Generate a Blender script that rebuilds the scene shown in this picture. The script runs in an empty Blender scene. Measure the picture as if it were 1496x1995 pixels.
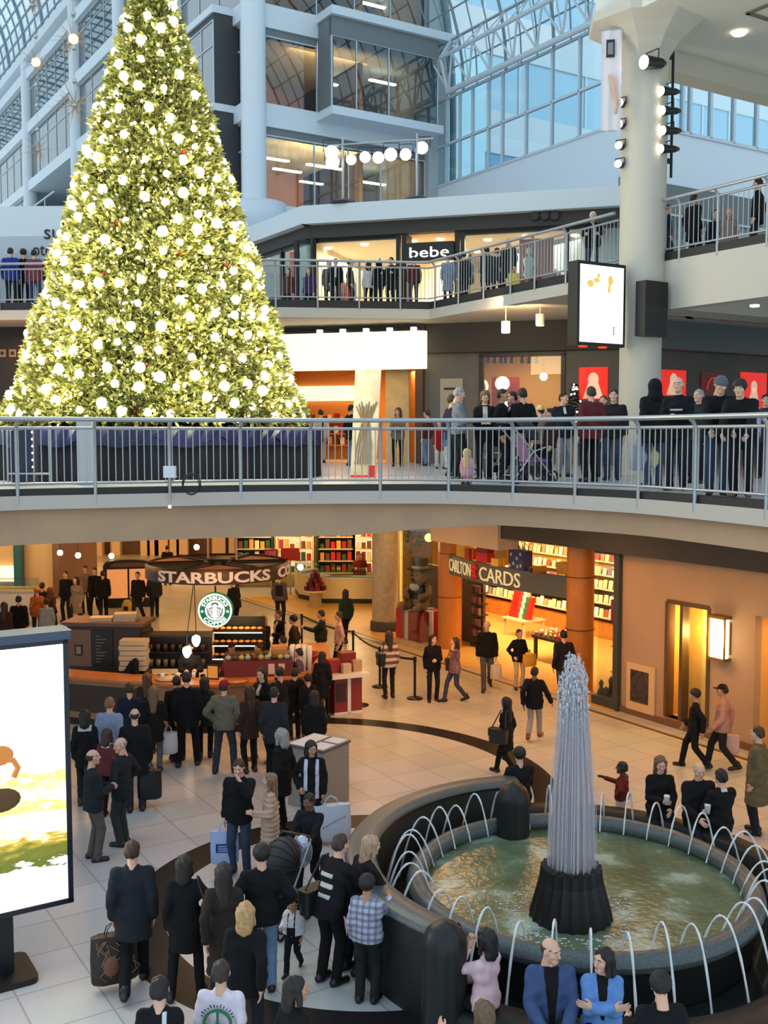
import bpy, math, random
import numpy as np
from mathutils import Vector, Matrix
random.seed(7); NR = np.random.RandomState(7)
SC = bpy.context.scene; COL = SC.collection
PI = math.pi; F = 2050.0; CAMZ = 6.3; PITCH = math.atan((997.5-850)/F)
SP, CP = math.sin(PITCH), math.cos(PITCH)
# ---------------------------------------------------------------- camera geometry (used to measure the place from the photograph)
def ray(u, v):
    x = (u-748)/F; y = -(v-997.5)/F
    return Vector((x, CP+y*SP, -SP+y*CP))
def onz(u, v, z):
    d = ray(u, v); t = (z-CAMZ)/d.z
    return Vector((d.x*t, d.y*t, z))
def aty(u, v, Y):
    d = ray(u, v); t = Y/d.y
    return Vector((d.x*t, Y, CAMZ+d.z*t))
def topz(p, v):
    """height of the point above ground spot p that shows at row v"""
    y = -(v-997.5)/F
    return CAMZ + p.y*math.tan(math.atan(y)-PITCH)
A = Vector((-.53, .848, 0)).normalized(); B = Vector((.848, .53, 0)).normalized(); D = Vector((.962, -.274, 0)).normalized()
Z = Vector((0, 0, 1))
class Plane:
    """a vertical wall plane: origin, direction along it; normal n points to the open side"""
    def __init__(s, o, d, flip=False):
        s.o = Vector((o[0], o[1], 0)); s.d = d; n = Z.cross(d); s.n = -n if flip else n
        s.M = Matrix(((s.d.x, s.n.x, 0, s.o.x), (s.d.y, s.n.y, 0, s.o.y), (0, 0, 1, 0), (0, 0, 0, 1)))
    def hit(s, u, v, off=0.0):
        r = ray(u, v); o = s.o+s.n*off; c = Vector((0, 0, CAMZ))
        t = (o-c).dot(s.n)/r.dot(s.n); p = c+r*t
        return (p-o).dot(s.d), p.z
    def s(s, u, v=850, off=0.0): return s.hit(u, v, off)[0]
    def z(s, u, v, off=0.0): return s.hit(u, v, off)[1]
    def pt(s, a, off, z): return s.o+s.d*a+s.n*off+Z*z
def circ(n, r=1.0, a0=0.0): return [(r*math.cos(a0+2*PI*i/n), r*math.sin(a0+2*PI*i/n)) for i in range(n)]
# ---------------------------------------------------------------- mesh builder
class MB:
    def __init__(s, M=None): s.v = []; s.f = []; s.mi = []; s.M = M; s.sm = []
    def add(s, vs, fs, mi=0, sm=False, M=None):
        b = len(s.v)
        for q in vs:
            q = Vector(q)
            if M is not None: q = M @ q
            if s.M is not None: q = s.M @ q
            s.v.append(q)
        for q in fs: s.f.append(tuple(b+i for i in q)); s.mi.append(mi); s.sm.append(sm)
        return s
    def box(s, x0, x1, y0, y1, z0, z1, mi=0, M=None):
        x0, x1 = min(x0, x1), max(x0, x1); y0, y1 = min(y0, y1), max(y0, y1); z0, z1 = min(z0, z1), max(z0, z1)
        v = [(x, y, z) for z in (z0, z1) for y in (y0, y1) for x in (x0, x1)]
        return s.add(v, [(0, 2, 3, 1), (4, 5, 7, 6), (0, 1, 5, 4), (2, 6, 7, 3), (0, 4, 6, 2), (1, 3, 7, 5)], mi, False, M)
    def bbox(s, x0, x1, y0, y1, z0, z1, r=.02, mi=0, M=None):
        """box with rounded vertical edges and chamfered top"""
        r = min(r, abs(x1-x0)*.45, abs(y1-y0)*.45); P = []
        for cx, cy, a in ((x1-r, y1-r, 0), (x0+r, y1-r, PI/2), (x0+r, y0+r, PI), (x1-r, y0+r, PI*1.5)):
            for i in range(4): P.append((cx+r*math.cos(a+i*PI/6), cy+r*math.sin(a+i*PI/6)))
        return s.prism(P, z0, z1, mi, M=M)
    def prism(s, P, z0, z1, mi=0, M=None, sm=False):
        n = len(P); v = [(x, y, z0) for x, y in P]+[(x, y, z1) for x, y in P]
        f = [(i, (i+1) % n, n+(i+1) % n, n+i) for i in range(n)]
        s.add(v, f, mi, sm, M); return s.add(v, [tuple(range(n-1, -1, -1)), tuple(range(n, 2*n))], mi, False, M)
    def cyl(s, a, b, r0, r1=None, n=10, mi=0, cap=True, sm=True):
        a, b = Vector(a), Vector(b); r1 = r0 if r1 is None else r1
        w = (b-a).normalized(); u = w.orthogonal().normalized(); t = w.cross(u)
        v = [a+(u*c+t*k)*r0 for c, k in circ(n)]+[b+(u*c+t*k)*r1 for c, k in circ(n)]
        s.add(v, [(i, (i+1) % n, n+(i+1) % n, n+i) for i in range(n)], mi, sm)
        if cap: s.add(v, [tuple(range(n-1, -1, -1)), tuple(range(n, 2*n))], mi, False)
        return s
    def tube(s, pts, r, n=6, mi=0, closed=False, taper=None):
        pts = [Vector(p) for p in pts]; m = len(pts); v = []; u = None
        for i, p in enumerate(pts):
            w = (pts[(i+1) % m]-pts[i-1]) if closed else (pts[min(i+1, m-1)]-pts[max(i-1, 0)])
            w = w.normalized() if w.length > 1e-9 else Vector((0, 0, 1))
            if u is None: u = w.orthogonal().normalized()
            u = (u-w*u.dot(w)); u = u.normalized() if u.length > 1e-6 else w.orthogonal().normalized()
            t = w.cross(u); rr = r*(taper[i] if taper else 1)
            v += [p+(u*c+t*k)*rr for c, k in circ(n)]
        f = []
        for i in range(m if closed else m-1):
            j = (i+1) % m
            f += [(i*n+k, i*n+(k+1) % n, j*n+(k+1) % n, j*n+k) for k in range(n)]
        s.add(v, f, mi, True)
        if not closed: s.add(v, [tuple(range(n-1, -1, -1)), tuple((m-1)*n+k for k in range(n))], mi)
        return s
    def lathe(s, prof, n=24, c=(0, 0, 0), mi=0, a0=0, a1=2*PI, sm=True, M=None):
        full = abs(a1-a0-2*PI) < 1e-6; k = n if full else n+1; v = []
        for r, z in prof:
            for i in range(k):
                a = a0+(a1-a0)*i/n; v.append((c[0]+r*math.cos(a), c[1]+r*math.sin(a), c[2]+z))
        f = []
        for j in range(len(prof)-1):
            for i in range(n):
                i2 = (i+1) % k if full else i+1
                f.append((j*k+i, j*k+i2, (j+1)*k+i2, (j+1)*k+i))
        return s.add(v, f, mi, sm, M)
    def ball(s, c, r, n=12, m=8, mi=0, sq=(1, 1, 1)):
        v = [(c[0], c[1], c[2]-r*sq[2])]; f = []
        for j in range(1, m):
            ph = -PI/2+PI*j/m
            for i in range(n):
                a = 2*PI*i/n; v.append((c[0]+r*sq[0]*math.cos(ph)*math.cos(a), c[1]+r*sq[1]*math.cos(ph)*math.sin(a), c[2]+r*sq[2]*math.sin(ph)))
        v.append((c[0], c[1], c[2]+r*sq[2])); L = len(v)-1
        for i in range(n): f.append((0, 1+(i+1) % n, 1+i)); f.append((L, 1+(m-2)*n+i, 1+(m-2)*n+(i+1) % n))
        for j in range(m-2):
            for i in range(n): f.append((1+j*n+i, 1+j*n+(i+1) % n, 1+(j+1)*n+(i+1) % n, 1+(j+1)*n+i))
        return s.add(v, f, mi, True)
    def build(s, name, mats, parent=None, origin=None):
        me = bpy.data.meshes.new(name)
        o0 = Vector(origin) if origin is not None else Vector((0, 0, 0))
        me.from_pydata([tuple(q-o0) for q in s.v], [], s.f)
        for m in (mats if isinstance(mats, (list, tuple)) else [mats]): me.materials.append(m)
        me.polygons.foreach_set('material_index', s.mi); me.polygons.foreach_set('use_smooth', s.sm); me.update()
        o = bpy.data.objects.new(name, me); COL.objects.link(o); o.location = o0
        if parent is not None: o.parent = parent
        return o
def tag(o, label=None, cat=None, group=None, kind=None):
    if label: o['label'] = label
    if cat: o['category'] = cat
    if group: o['group'] = group
    if kind: o['kind'] = kind
    return o
def thing(name, label, cat, loc=(0, 0, 0), rz=0, group=None, M=None):
    o = bpy.data.objects.new(name, None); COL.objects.link(o)
    if M is not None: o.matrix_world = M
    else: o.location = loc; o.rotation_euler = (0, 0, rz)
    return tag(o, label, cat, group)
def struct(name, mb, mats): return tag(mb.build(name, mats), kind='structure')
def copy_tree(o, parent=None):
    c = o.copy(); COL.objects.link(c)
    if parent is not None: c.parent = parent
    for ch in list(o.children): copy_tree(ch, c)
    return c
# ---------------------------------------------------------------- materials
def lin(c): return tuple((x/12.92 if x <= .04045 else ((x+.055)/1.055)**2.4) for x in [q/255 for q in c])
MATS = {}
def mat(name, rgb, rough=.6, metal=0.0, emit=0.0, ergb=None, var=0.0, vs=8.0, bump=0.0, bs=60.0, spec=None, alpha=None, coat=0.0):
    if name in MATS: return MATS[name]
    m = bpy.data.materials.new(name); m.use_nodes = True; nt = m.node_tree; b = nt.nodes['Principled BSDF']
    c = lin(rgb); b.inputs['Base Color'].default_value = (*c, 1); b.inputs['Roughness'].default_value = rough; b.inputs['Metallic'].default_value = metal
    if spec is not None: b.inputs['Specular IOR Level'].default_value = spec
    if coat: b.inputs['Coat Weight'].default_value = coat; b.inputs['Coat Roughness'].default_value = .08
    if emit: b.inputs['Emission Color'].default_value = (*lin(ergb or rgb), 1); b.inputs['Emission Strength'].default_value = emit
    if alpha is not None: b.inputs['Alpha'].default_value = alpha
    if var or bump:
        tc = nt.nodes.new('ShaderNodeTexCoord'); N = nt.nodes.new('ShaderNodeTexNoise'); N.inputs['Scale'].default_value = vs; N.inputs['Detail'].default_value = 4
        nt.links.new(tc.outputs['Object'], N.inputs['Vector'])
        if var:
            mx = nt.nodes.new('ShaderNodeMix'); mx.data_type = 'RGBA'
            mx.inputs['A'].default_value = (*[max(0, q*(1-var)) for q in c], 1); mx.inputs['B'].default_value = (*[min(1, q*(1+var)) for q in c], 1)
            r = nt.nodes.new('ShaderNodeMapRange'); r.inputs['From Min'].default_value = .3; r.inputs['From Max'].default_value = .7
            nt.links.new(N.outputs['Fac'], r.inputs['Value']); nt.links.new(r.outputs['Result'], mx.inputs['Factor']); nt.links.new(mx.outputs['Result'], b.inputs['Base Color'])
        if bump:
            N2 = nt.nodes.new('ShaderNodeTexNoise'); N2.inputs['Scale'].default_value = bs; nt.links.new(tc.outputs['Object'], N2.inputs['Vector'])
            bp = nt.nodes.new('ShaderNodeBump'); bp.inputs['Strength'].default_value = bump; bp.inputs['Distance'].default_value = .02
            nt.links.new(N2.outputs['Fac'], bp.inputs['Height']); nt.links.new(bp.outputs['Normal'], b.inputs['Normal'])
    MATS[name] = m
    if emit and not name.startswith('lit_'): m.cycles.emission_sampling = 'NONE'
    return m
def glass(name, rgb, trans=.8, rough=.03, refl=.9):
    """thin pane: part lets light straight through, part mirrors"""
    if name in MATS: return MATS[name]
    m = bpy.data.materials.new(name); m.use_nodes = True; nt = m.node_tree; nt.nodes.clear(); L = nt.links.new
    o = nt.nodes.new('ShaderNodeOutputMaterial'); t = nt.nodes.new('ShaderNodeBsdfTransparent'); g = nt.nodes.new('ShaderNodeBsdfGlossy'); mx = nt.nodes.new('ShaderNodeMixShader'); fr = nt.nodes.new('ShaderNodeLayerWeight'); pw = nt.nodes.new('ShaderNodeMath'); pw.operation = 'POWER'; pw.inputs[1].default_value = 4
    t.inputs['Color'].default_value = (*lin(rgb), 1); g.inputs['Color'].default_value = (refl, refl, refl, 1); g.inputs['Roughness'].default_value = rough
    ad = nt.nodes.new('ShaderNodeMath'); ad.operation = 'ADD'; ad.inputs[1].default_value = 1-trans; ad.use_clamp = True
    L(fr.outputs['Facing'], pw.inputs[0]); L(pw.outputs[0], ad.inputs[0]); L(ad.outputs[0], mx.inputs['Fac']); L(t.outputs[0], mx.inputs[1]); L(g.outputs[0], mx.inputs[2]); L(mx.outputs[0], o.inputs['Surface'])
    MATS[name] = m; return m
def text_mesh(txt, size, depth=.01, spacing=1.0, shear=0.0, bold=0.0):
    """letters as a mesh: list of verts (x right, y up, z out), faces; centred"""
    cu = bpy.data.curves.new('lettering', 'FONT'); cu.body = txt; cu.size = size; cu.extrude = depth/2; cu.align_x = 'CENTER'; cu.align_y = 'CENTER'; cu.space_character = spacing; cu.shear = shear; cu.offset = bold; cu.resolution_u = 3
    o = bpy.data.objects.new('lettering', cu); COL.objects.link(o)
    dg = bpy.context.evaluated_depsgraph_get(); me = o.evaluated_get(dg).to_mesh()
    v = [tuple(q.co) for q in me.vertices]; f = [tuple(p.vertices) for p in me.polygons]
    o.evaluated_get(dg).to_mesh_clear(); bpy.data.objects.remove(o); bpy.data.curves.remove(cu)
    return v, f
def light(kind, loc, power, rgb, size=.5, target=None, spot=60, blend=.4, sy=None):
    l = bpy.data.lights.new('lamp_or_fill_light', kind); l.energy = power; l.color = lin(rgb)
    if kind == 'AREA':
        l.size = size
        if sy: l.shape = 'RECTANGLE'; l.size_y = sy
    elif kind == 'SPOT': l.spot_size = math.radians(spot); l.spot_blend = blend; l.shadow_soft_size = size
    else: l.shadow_soft_size = size
    o = bpy.data.objects.new('lamp_or_fill_light', l); COL.objects.link(o); o.location = loc
    if target is not None: o.rotation_euler = (Vector(target)-Vector(loc)).to_track_quat('-Z', 'Y').to_euler()
    return o
# ---------------------------------------------------------------- camera, world, view
cam = bpy.data.cameras.new('camera'); cam.sensor_fit = 'VERTICAL'; cam.sensor_height = 36; cam.lens = 36*F/1995; cam.clip_end = 500; cam.clip_start = .2
co = bpy.data.objects.new('camera', cam); COL.objects.link(co); co.location = (0, 0, CAMZ); co.rotation_euler = (PI/2-PITCH, 0, 0); SC.camera = co
w = bpy.data.worlds.new('sky'); SC.world = w; w.use_nodes = True; nt = w.node_tree; bg = nt.nodes['Background']
tc = nt.nodes.new('ShaderNodeTexCoord'); sx = nt.nodes.new('ShaderNodeSeparateXYZ'); mr = nt.nodes.new('ShaderNodeMapRange'); mx = nt.nodes.new('ShaderNodeMix'); mx.data_type = 'RGBA'
nt.links.new(tc.outputs['Generated'], sx.inputs[0]); nt.links.new(sx.outputs['Z'], mr.inputs['Value']); mr.inputs['From Min'].default_value = 0; mr.inputs['From Max'].default_value = .7
mx.inputs['A'].default_value = (.74, .92, 1, 1); mx.inputs['B'].default_value = (.62, .8, 1, 1)
nt.links.new(mr.outputs['Result'], mx.inputs['Factor']); nt.links.new(mx.outputs['Result'], bg.inputs['Color']); bg.inputs['Strength'].default_value = 1.15
SC.view_settings.view_transform = 'Standard'; SC.view_settings.look = 'None'; SC.view_settings.gamma = 1; SC.view_settings.exposure = 0.0; SC.view_settings.use_curve_mapping = False
cy = SC.cycles; cy.max_bounces = 6; cy.diffuse_bounces = 2; cy.glossy_bounces = 3; cy.transmission_bounces = 4; cy.transparent_max_bounces = 16; cy.sample_clamp_indirect = 4; cy.caustics_reflective = False; cy.caustics_refractive = False; cy.use_denoising = True
cy.use_adaptive_sampling = True; cy.adaptive_threshold = .02
# ================================================================ the setting
L2, L3 = 5.45, 10.2
PG = Plane((7.5, 20.5), A); P2D = Plane((-2.46, 34.1), D, True); P2B = Plane((7.0, 31.4), B, True)
POR = Plane((-5.44, 45), B, True); POL = Plane((-5.44, 45), A); PGW = Plane((8.87, 39.4), A); PGB = Plane((8.9, 39.4), B, True)
FC = Vector((2.52, 13.05, 0))
m_cream = mat('cream_plaster', (205, 196, 182), .75, bump=.05); m_beige = mat('beige_plaster', (198, 178, 152), .75, var=.06, vs=1.5)
m_white = mat('white_paint', (222, 226, 228), .6); m_bluewhite = mat('white_metal_panel', (214, 222, 228), .5)
m_grey = mat('grey_panel', (118, 122, 124), .6); m_dark = mat('dark_bulkhead', (62, 60, 58), .7); m_black = mat('black_metal', (18, 18, 20), .45)
m_wallgrey = mat('warm_grey_wall', (112, 108, 104), .8, var=.08, vs=2); m_steel = mat('brushed_steel', (176, 178, 180), .38, .55); m_chrome = mat('chrome', (210, 212, 215), .15, 1)
m_wood = mat('orange_wood', (196, 118, 48), .45, var=.18, vs=3); m_gran = mat('dark_granite', (32, 34, 33), .4, var=.35, vs=60, spec=.35); m_kerb = mat('dark_kerb_stone', (40, 38, 38), .6)
m_glass = glass('clear_glass', (235, 245, 245), .94, .02, .6); m_bglass = glass('blue_tinted_glass', (234, 246, 250), .96, .02, .8); m_dglass = glass('smoked_glass', (120, 140, 155), .8, .03, .8)
m_stone = mat('travertine_column', (178, 166, 140), .5, var=.15, vs=6)
def floor_mat(name, base, warm, tile, rings=()):
    m = bpy.data.materials.new(name); m.use_nodes = True; nt = m.node_tree; b = nt.nodes['Principled BSDF']; L = nt.links.new; N = nt.nodes.new
    g = N('ShaderNodeNewGeometry'); mp = N('ShaderNodeMapping'); mp.inputs['Rotation'].default_value = (0, 0, -math.atan2(A.y, A.x)); L(g.outputs['Position'], mp.inputs['Vector'])
    br = N('ShaderNodeTexBrick'); br.offset = 0; br.inputs['Scale'].default_value = 1; br.inputs['Brick Width'].default_value = tile; br.inputs['Row Height'].default_value = tile
    br.inputs['Mortar Size'].default_value = .012; br.inputs['Color1'].default_value = (*lin(base), 1); br.inputs['Color2'].default_value = (*lin(warm), 1); br.inputs['Mortar'].default_value = (*[q*.62 for q in lin(base)], 1)
    L(mp.outputs['Vector'], br.inputs['Vector'])
    nz = N('ShaderNodeTexNoise'); nz.inputs['Scale'].default_value = .9; nz.inputs['Detail'].default_value = 5; L(g.outputs['Position'], nz.inputs['Vector'])
    mm = N('ShaderNodeMix'); mm.data_type = 'RGBA'; mm.blend_type = 'MULTIPLY'; mm.inputs['Factor'].default_value = .22
    L(br.outputs['Color'], mm.inputs['A']); L(nz.outputs['Color'], mm.inputs['B']); col = mm.outputs['Result']
    sep = N("ShaderNodeSeparateXYZ"); L(g.outputs["Position"], sep.inputs[0])
    tot = None
    for cx, cy_, r0, r1, xm, ym in rings:
        d = N('ShaderNodeVectorMath'); d.operation = 'DISTANCE'; d.inputs[1].default_value = (cx, cy_, 0); L(g.outputs['Position'], d.inputs[0])
        c = N('ShaderNodeMath'); c.operation = 'COMPARE'; c.inputs[1].default_value = (r0+r1)/2; c.inputs[2].default_value = (r1-r0)/2; L(d.outputs["Value"], c.inputs[0])
        gx = N("ShaderNodeMath"); gx.operation = "GREATER_THAN"; gx.inputs[1].default_value = xm; L(sep.outputs["X"], gx.inputs[0]); gy = N("ShaderNodeMath"); gy.operation = "GREATER_THAN"; gy.inputs[1].default_value = ym; L(sep.outputs["Y"], gy.inputs[0])
        for q in (gx, gy): c2 = N("ShaderNodeMath"); c2.operation = "MULTIPLY"; L(c.outputs[0], c2.inputs[0]); L(q.outputs[0], c2.inputs[1]); c = c2
        if tot is None: tot = c.outputs[0]
        else: a2 = N('ShaderNodeMath'); a2.operation = 'MAXIMUM'; L(tot, a2.inputs[0]); L(c.outputs[0], a2.inputs[1]); tot = a2.outputs[0]
        x = N('ShaderNodeMix'); x.data_type = 'RGBA'; x.inputs['B'].default_value = (*lin((40, 38, 38)), 1); L(c.outputs[0], x.inputs['Factor']); L(col, x.inputs['A']); col = x.outputs['Result']
    if rings:
        sm_ = N('ShaderNodeMath'); sm_.operation = 'MULTIPLY_ADD'; sm_.inputs[1].default_value = -.24; sm_.inputs[2].default_value = .3; L(tot, sm_.inputs[0]); L(sm_.outputs[0], b.inputs['Specular IOR Level'])
    L(col, b.inputs['Base Color']); b.inputs['Roughness'].default_value = .32; b.inputs['Specular IOR Level'].default_value = .3
    bp = N('ShaderNodeBump'); bp.inputs['Strength'].default_value = .04; n2 = N('ShaderNodeTexNoise'); n2.inputs['Scale'].default_value = 3; L(g.outputs['Position'], n2.inputs['Vector']); L(n2.outputs['Fac'], bp.inputs['Height']); L(bp.outputs['Normal'], b.inputs['Normal'])
    return m
m_floor = floor_mat('stone_floor_tiles', (206, 203, 200), (196, 192, 188), .85, [(-.18, 13.85, 2.72, 3.3, -50, 0), (-1.6, 18.5, 4.25, 4.75, -2.7, 16.2)])
m_floor2 = floor_mat('upper_floor_tiles', (190, 190, 190), (178, 178, 180), .6)
f = MB(); f.prism([(-34, 7), (24, 7), (24, 75), (-34, 75)], -.2, 0); struct('floor', f, m_floor)
# ---- level 2 slab, curved front edge
E2 = [aty(u, 850, y) for u, y in ((-420, 14.6), (-260, 15.3), (-110, 15.9), (35, 16.6), (188, 17.05), (333, 17.5), (467, 17.9), (602, 18.1), (737, 18.2), (865, 18.15), (995, 17.6), (1125, 16.75), (1250, 15.85), (1370, 14.7), (1496, 13.55), (1640, 12.3), (1800, 11.1))]
E2 = [Vector((p.x, p.y, 0)) for p in E2]
def smooth(P, k=4):
    """Catmull-Rom refinement of a polyline"""
    out = []
    for i in range(len(P)-1):
        a, b, c, d = P[max(i-1, 0)], P[i], P[i+1], P[min(i+2, len(P)-1)]
        for j in range(k):
            t = j/k; out.append(.5*((2*b)+(c-a)*t+(2*a-5*b+4*c-d)*t*t+(3*b-a-3*c+d)*t**3))
    return out+[P[-1]]
def offs(P, d):
    out = []
    for i, p in enumerate(P):
        t = (P[min(i+1, len(P)-1)]-P[max(i-1, 0)]).normalized(); out.append(p+Z.cross(t)*d)
    return out
def strip_solid(mb, P, d0, d1, z0, z1, mi=0):
    a, b = offs(P, d0), offs(P, d1); n = len(P); zl = z0 if isinstance(z0, list) else [z0]*n
    v = [(*q.xy, z) for q, z in zip(a, zl)]+[(*q.xy, z) for q, z in zip(b, zl)]+[(*q.xy, z1) for q in b]+[(*q.xy, z1) for q in a]
    fs = []
    for i in range(n-1):
        for k in range(4): k2 = (k+1) % 4; fs.append((k*n+i, k*n+i+1, k2*n+i+1, k2*n+i))
    fs += [(0, n, 2*n, 3*n), (n-1, 4*n-1, 3*n-1, 2*n-1)]
    return mb.add(v, fs, mi)
E2s = smooth(E2, 4)
back2 = [(30, 12), (34, 60), (-36, 75), (-36, 14)]
f = MB(); f.prism([tuple(q.xy) for q in offs(E2s, .12)]+back2, 5.2, L2); struct('floor_upper', f, m_floor2)
f = MB(); f.prism([tuple(q.xy) for q in offs(E2s, .3)]+back2, 4.8, 5.19); struct('ceiling', f, m_beige)
f = MB(); strip_solid(f, E2s, -.06, .14, 5.14, 5.36); struct('trim_1', f, mat('slab_edge', (196, 184, 172), .6))
f = MB(); strip_solid(f, E2s, -.01, .16, 5.36, 5.47); struct('trim_2', f, m_kerb)
f = MB(); zbm = [max(4.57, min(4.79, 4.57+.22*(q.x+.6)/2.4)) for q in E2s]; strip_solid(f, E2s, .1, .5, zbm, 5.14); struct('trim_3', f, [mat("beam_tan", (186, 150, 118), .75, var=.06, vs=1.5), mat('reveal_line', (110, 92, 74), .8)])
# ---- level 3 slab
E3 = [Vector(q) for q in ((-40, 34.0, 0), (-14, 31.6, 0), (-3.1, 30.6, 0), (1.35, 31.1, 0), (5.35, 24.25, 0))]
E3b = [Vector(q) for q in ((5.75, 23.5, 0), (7.45, 20.85, 0), (11.2, 14.8, 0))]
f = MB(); f.prism([tuple(q.xy) for q in E3]+[(5.9, 24.6), (9, 31), (14, 45), (-40, 60)], 9.75, L3); struct('floor_gallery', f, [m_cream])
f = MB(); strip_solid(f, E3, -.04, .25, 9.72, 10.0); struct('trim_4', f, m_cream)
f = MB(); strip_solid(f, E3, -.01, .2, 10.0, 10.22); struct('trim_5', f, m_kerb)
f = MB(); f.prism([tuple(q.xy) for q in E3b]+[(22, 14), (22, 42), (9, 31.5)], 9.75, L3); struct('floor_gallery_2', f, m_cream)
f = MB(); strip_solid(f, E3b, -.05, .3, 9.02, 10.06); struct('trim_6', f, m_cream)
f = MB(); strip_solid(f, E3b, -.03, .25, 10.06, 10.24); struct('trim_7', f, m_kerb)
# underside beam of the right gallery, running back along B from the column
f = MB(); q0 = E3b[0]; P = [q0+A*.1, q0-A*.75, q0-A*.75+B*14, q0+A*.1+B*14]; f.prism([tuple(p.xy) for p in P], 9.04, 9.74); struct('beam_1', f, m_cream)
# ---- level 2 back walls
def panel(mb, P, s0, s1, z0, z1, y0=-.15, y1=0.0, mi=0):
    mb.box(s0, s1, y0, y1, z0, z1, mi, M=P_M(P)); return mb
def P_M(P): return P.M if P.M.to_3x3().determinant() > 0 else P.M
def wall_with_holes(P, s0, s1, z0, z1, holes, th=.2, name='wall_back', mats=None):
    """holes: (sa, sb, za, zb), left to right"""
    mb = MB(); x = s0
    for sa, sb, za, zb in sorted(holes):
        if sa > x: panel(mb, P, x, sa, z0, z1, -th, 0)
        if za > z0: panel(mb, P, sa, sb, z0, za, -th, 0)
        if zb < z1: panel(mb, P, sa, sb, zb, z1, -th, 0)
        x = sb
    if x < s1: panel(mb, P, x, s1, z0, z1, -th, 0)
    return struct(name, mb, mats)
sD = (P2D.o-Vector((7.0, 31.4, 0))).length
# store window on level 2
w0, wz1 = P2D.hit(938, 692); w1, wz0 = P2D.hit(1096, 802); wz0 = L2+.75
e0 = P2D.s(520); e1 = P2D.s(826); eztop = P2D.z(700, 720)
wall_with_holes(P2D, P2D.s(300), sD, L2, 9.75, [(P2D.s(470), e1-.12, L2, eztop), (w0, w1, wz0, wz1)], name='wall_back', mats=m_wallgrey)
f = MB(); panel(f, P2D, e1+.1, sD, P2D.z(900, 688), 9.74, 0, .35); struct('trim_8', f, m_dark)
f = MB(); panel(f, P2D, P2D.s(300), e1+.1, P2D.z(700, 652), 9.74, 0, .5); struct('trim_9', f, m_dark)
wall_with_holes(P2B, 0, 22, L2, 9.75, [], name='wall_right', mats=m_wallgrey)
f = MB(); panel(f, P2B, .1, 22, P2B.z(1400, 690), P2B.z(1400, 632), 0, .6); struct('trim_10', f, mat('grey_green_panel', (112, 120, 122), .6))
f = MB(); panel(f, P2B, .1, 22, P2B.z(1400, 632), 9.74, 0, 1.1); struct('trim_11', f, m_bluewhite)
# ---- main round column and its flared head
cx = aty(1249, 600, 23.2); CC = Vector((cx.x, cx.y, 0))
f = MB(); f.lathe([(.45, L2), (.45, 8.95)], 32, (CC.x, CC.y, 0)); f.lathe([(.49, 9.7), (.49, 14.3)], 32, (CC.x, CC.y, 0)); f.lathe([(.45, 8.95), (.49, 9.7)], 32, (CC.x, CC.y, 0)); struct('column_1', f, m_cream)
f = MB(); f.lathe([(.49, 14.25), (.55, 14.4), (.72, 14.62), (1.0, 14.85), (1.25, 15.0), (1.25, 15.2)], 8, (CC.x, CC.y, 0), a0=.3, a1=2*PI+.3, sm=False); struct('column_head', f, m_cream)
# ---- level 4 slab over the right side
S4 = CC-B*.9+A*.6
P = [S4, S4+B*20, S4+B*20-A*16, S4-A*16]
f = MB(); f.prism([tuple(p.xy) for p in P], 15.0, 17.2)
struct('ceiling_2', f, mat('ceiling_paint', (226, 222, 210), .8))
f = MB(); f.box(0, 20, -.55, 0, 14.55, 15.0, M=Matrix.Translation(S4+B*1.6) @ Matrix(((B.x, -A.x, 0, 0), (B.y, -A.y, 0, 0), (0, 0, 1, 0), (0, 0, 0, 1)))); 
struct('beam_2', f, m_cream)
f = MB(); MM = Matrix.Translation(S4) @ Matrix(((B.x, -A.x, 0, 0), (B.y, -A.y, 0, 0), (0, 0, 1, 0), (0, 0, 0, 1)))
f.box(2.0, 18, 2.3, 2.38, 14.96, 15.0, M=MM); f.box(2.0, 2.08, 2.3, 14, 14.96, 15.0, M=MM); struct('trim_12', f, mat('ceiling_groove', (120, 112, 100), .8))
# ---- level 4 parapet above the store with the black sign
q0 = P2D.pt(0, .5, 0)
PA = Plane((q0.x, q0.y), A)
zb, zt = P2D.z(900, 418, .5), P2D.z(900, 381, .5)
f = MB(); panel(f, P2D, -.02, sD+.1, zb, zt, .1, .5); f.box(0, 26, -.4, 0, zb, zt, M=PA.M); struct('trim_13', f, m_bluewhite)
f = MB(); panel(f, P2D, 0, sD, zb-.4, zb, -.1, .2); f.box(.3, 26, -.4, -.3, zb-.4, zb, M=PA.M); struct('trim_14', f, m_dark)
f = MB(); v = [P2D.pt(0, .1, zt-.1), P2D.pt(sD, .1, zt-.1), PGW.pt(0, 0, zt-.1), PGW.pt(12, 0, zt-.1), PA.pt(26, -.2, zt-.1)]; v2 = [q-Z*.3 for q in v]; n = 5
f.add(v+v2, [tuple(range(n)), tuple(range(2*n-1, n-1, -1))]+[(i, (i+1) % n, n+(i+1) % n, n+i) for i in range(n)]); struct('roof_1', f, m_bluewhite)
# right: parapet band (grey) and pale wall
wall_with_holes(P2B, 0, 24, 13.0, 13.9, [], name='trim_15', mats=mat('grey_green_panel', (112, 120, 122)))
# ---- walls under the two glass fronts
gz = 17.8
f = MB(); panel(f, PGW, -.3, 14, zt-.2, gz, -.3, 0); struct('wall_glass_base', f, m_bluewhite)
f = MB(); panel(f, PGB, 0, 26, 13.2, gz, -.3, 0); struct('wall_glass_base_2', f, m_bluewhite)
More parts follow.
